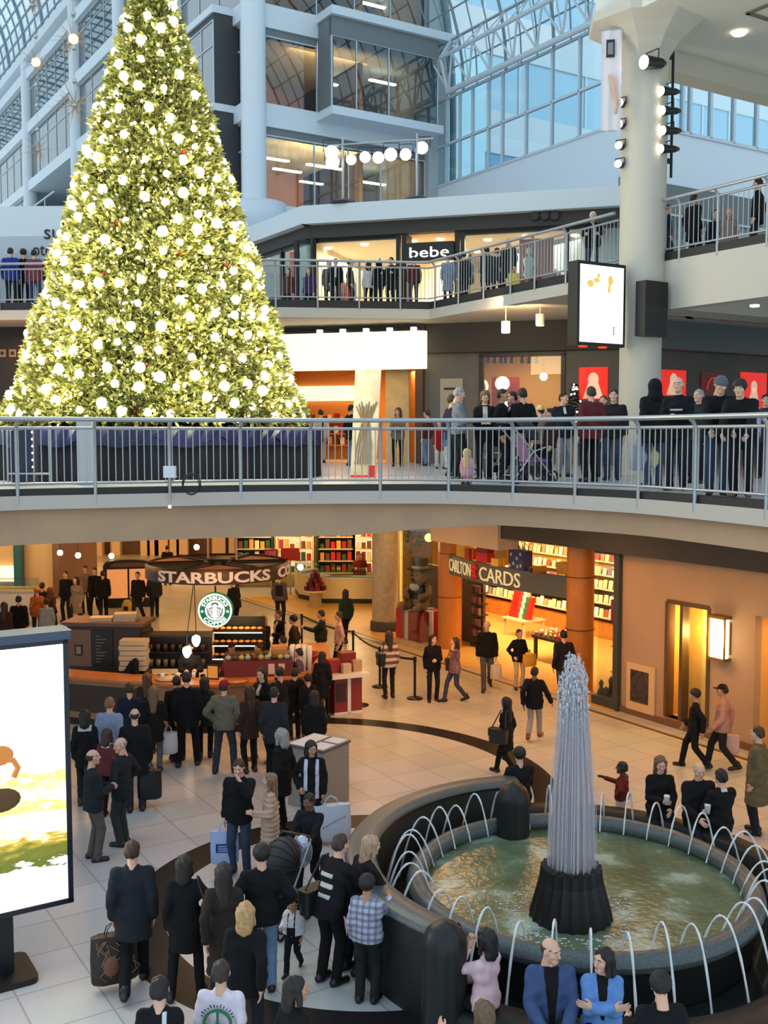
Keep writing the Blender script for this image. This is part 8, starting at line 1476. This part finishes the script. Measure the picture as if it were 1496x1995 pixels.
Q2('person with a pale yellow hat bending behind the stroller', 1053, 790, 1.5, 40, top=(150, 136, 116), tl=.15, hair=['short', ('knit', (226, 196, 130))], hc=HB); Q2('child with black hair behind the stroller', 1072, 796, 1.38, 100, top=(60, 40, 40), sex='c', hair='short', hc=HD)
Q2('man in a navy jacket and light grey trousers looking aside', 1098, 764, 1.77, 190, top=(30, 34, 46), tl=.14, leg=(140, 142, 148), hair='short', hc=HD, head=(30, 0), patch=(('white_shirt', (200, 200, 204), -.03, .03, .35, .5, 'front'),)); Q2('person in a maroon jacket with back turned near the red poster', 1152, 752, 1.78, 15, top=(96, 40, 44), tl=.16, tth=.03, leg=BK, hair='short', hc=HB)
Q2('person with reddish hair in a dark jacket beside the maroon jacket', 1176, 770, 1.7, 150, top=(44, 40, 40), hair='short', hc=(96, 50, 36), leg=JN); Q2('man in a brown black jacket and jeans against the white column', 1196, 758, 1.76, 160, top=(40, 36, 34), tl=.14, leg=JN, hair='short', hc=HD)
R_ = Q2('person in a big black hooded coat and jeans at the railing by the column', 1276, 738, 1.8, 12, arms=('down', 'hold'), top=BK, tl=.22, tth=.04, leg=JN, hair='hood', hc=BK, fat=1.12); carrier('pale grey shopping bag of the hooded person at the railing', R_['l'], .34, .4, .14, (150, 152, 166), 20); carrier('cream shopping bag next to the pale grey bag at the railing', R_['l']+Vector((.22, .1, 0)), .26, .36, .12, (206, 196, 150), -20)
Q2('man in a black jacket with white trim beside the hooded coat', 1322, 734, 1.78, 150, arms=('hold', 'hold'), top=BK, tl=.16, hair='bald', hc=HB, skin='light', patch=(('white_trim', (200, 200, 200), -.1, .1, .28, .31, 'front'),)); Q2('grey haired person in black behind the knit hat', 1362, 758, 1.7, 130, top=CH, hair='short', hc=HG)
person('person in a grey knit hat leaning on the steel railing', (E2[13].x+.36, E2[13].y+.52), 1.74, 170, L2, arms=('rail', 'rail'), lean=20, top=BK, tl=.15, tth=.03, hair=['short', ('knit', (96, 100, 108))], hc=HB, head=(20, 12), leg=JN)
q = aty(1446, 850, 14.75); person('person in black with brown boots resting on the railing near the picture edge', (q.x, q.y), 1.68, 150, L2, arms=('rail', 'rail'), lean=24, top=BK, tl=.2, tth=.035, leg=BK, shoe=(110, 90, 64), hair='curly', hc=HD, fat=1.1); R_ = Q2('person in a dark blue coat at the edge of the upper floor crowd', 1492, 768, 1.7, 160, top=(50, 54, 70), tl=.2, hair='short', hc=HD, arms=('down', 'carry')); carrier('lilac white shopping bag at the edge of the upper floor crowd', R_['r']+Vector((-.1, -.2, .25)), .32, .4, .12, (186, 186, 206), 5)
p = aty(910, 888, 18.75); person('little blonde girl in pink kneeling by the railing', (p.x, p.y), .82, -20, L2, legs='kneel', top=(206, 150, 160), tl=.2, sex='c', hair='long', hc=(200, 168, 120), leg=(190, 150, 160))
p = onz(1035, 945, L2); stroller('black and silver stroller parked behind the steel railing', (p.x+.0, p.y+.75, L2), -70, m_canb, mat('stroller_mauve', (120, 90, 130), .8), 1.05); p = onz(975, 938, L2); stroller('purple hooded stroller behind the woman looking down', (p.x, p.y+.75, L2), 120, mat('canopy_purple', (130, 84, 140), .7), m_mand, .95)
# ---- people on the galleries
def l3(u, v, Y): p = aty(u, v, Y); return (p.x, p.y), max(1.45, min(1.86, p.z-L3))
for u, v, Y, fc, lab, kw in ((20, 482, 32.6, 0, 'person in a royal blue jacket beyond the left flank of the tree', dict(top=(40, 56, 130))), (45, 478, 32.9, 10, 'person with big dark hair on the gallery left of the tree', dict(top=BK, hair='curly')), (66, 486, 32.4, 0, 'person in a red and grey jacket on the gallery left of the tree', dict(top=(120, 60, 66), leg=JN)), (100, 478, 33, 0, 'dark figure half hidden by the tree on the left gallery', dict(top=BK)),
    (641, 518, 32.6, 180, 'person in a grey coat at the shop window behind the gallery railing', dict(top=(96, 92, 90), tl=.3)), (654, 517, 32.2, 180, 'person in black with a pale lanyard on the gallery', dict(top=BK, patch=(('lanyard', (206, 216, 206), -.03, .03, .1, .5, 'front'),))), (682, 530, 32.4, -90, 'person in a dark brown jacket in profile on the gallery', dict(top=(52, 46, 40))), (718, 530, 32.8, 10, 'person in a white top inside the gallery crowd', dict(top=(226, 216, 212), sex='f', hair='bob')), (762, 504, 32.0, 150, 'tall person in a long black coat left of the black name box on the gallery', dict(top=BK, tl=.35, arms=('carry', 'carry'), fat=1.15)), (738, 522, 32.6, 20, 'person in a dark hooded coat next to the long black coat on the gallery', dict(top=BK, hair='hood', hc=BK, fat=1.1)), (806, 508, 31.9, 5, 'person in a dark red checked jacket and jeans under the black name box', dict(top=(84, 46, 44), leg=JN)),
    (873, 505, 31.4, 0, 'person in a long pale grey blue coat on the gallery slope', dict(top=(126, 144, 166), tl=.5, hair='short')), (903, 512, 31.0, 0, 'person in a black coat next to the pale grey blue coat', dict(top=BK, tl=.35)), (948, 492, 30.2, 20, 'person in a dark coat behind the sloping gallery railing', dict(top=(40, 42, 48), tl=.4, fat=1.15)), (968, 486, 30.4, -10, 'person in dark grey close to the yellow bag on the gallery', dict(top=CH, tl=.3)), (990, 463, 29.6, 150, 'older man in a black coat with a yellow bag on the gallery', dict(top=BK, tl=.4, hair='bald', hc=HG, fat=1.15)), (1155, 412, 26.4, 165, 'white haired man in black leaning at the gallery railing', dict(top=BK, leg=JN, hair='short', hc=(206, 206, 206), arms=('rail', 'rail'), fat=1.1)),
    (1352, 377, 24.4, -60, 'man in a dark coat with pink front behind the right gallery railing', dict(top=BK, tl=.35, skin='tan', patch=(('pink_front', (196, 110, 110), -.04, .05, .0, .5, 'front'),), fat=1.1)), (1478, 347, 23.4, 60, 'person in a black jacket at the upper right gallery edge', dict(top=BK, tl=.2)), (1300, 400, 24.8, -90, 'person in dark blue half behind the white column on the gallery', dict(top=NV)), (1292, 425, 25.5, 0, 'person in a pale grey top hidden by the column on the gallery', dict(top=(200, 200, 204), sex='f'))):
    p_, h_ = l3(u, v, Y); kw.setdefault('tl', .16); kw.setdefault('hair', 'short'); kw.setdefault('hc', HD); R_ = person(lab, p_, h_, fc, L3, **kw)
    if 'yellow bag' in lab and 'older' in lab: carrier('yellow paper bag held by the older man on the gallery', R_['l'], .32, .42, .12, (226, 190, 50), 10)
for u, v, Y, lab, c in ((1394, 432, 23.8, 'person in black sitting on the right gallery floor', BK), (1420, 434, 23.6, 'fair haired person sitting on the right gallery floor', (150, 130, 124)), (602, 553, 31.8, 'person in purple crouching at the gallery railing by the tree', (70, 44, 84)), (562, 572, 31.9, 'dark haired child crouching closest to the tree on the gallery', (80, 50, 46))):
    p = aty(u, v, Y); person(lab, (p.x, p.y), 1.5, 160, L3, legs='kneel', top=c, tl=.12, hair='bob', hc=HL if 'fair' in lab else HD, sex='f')
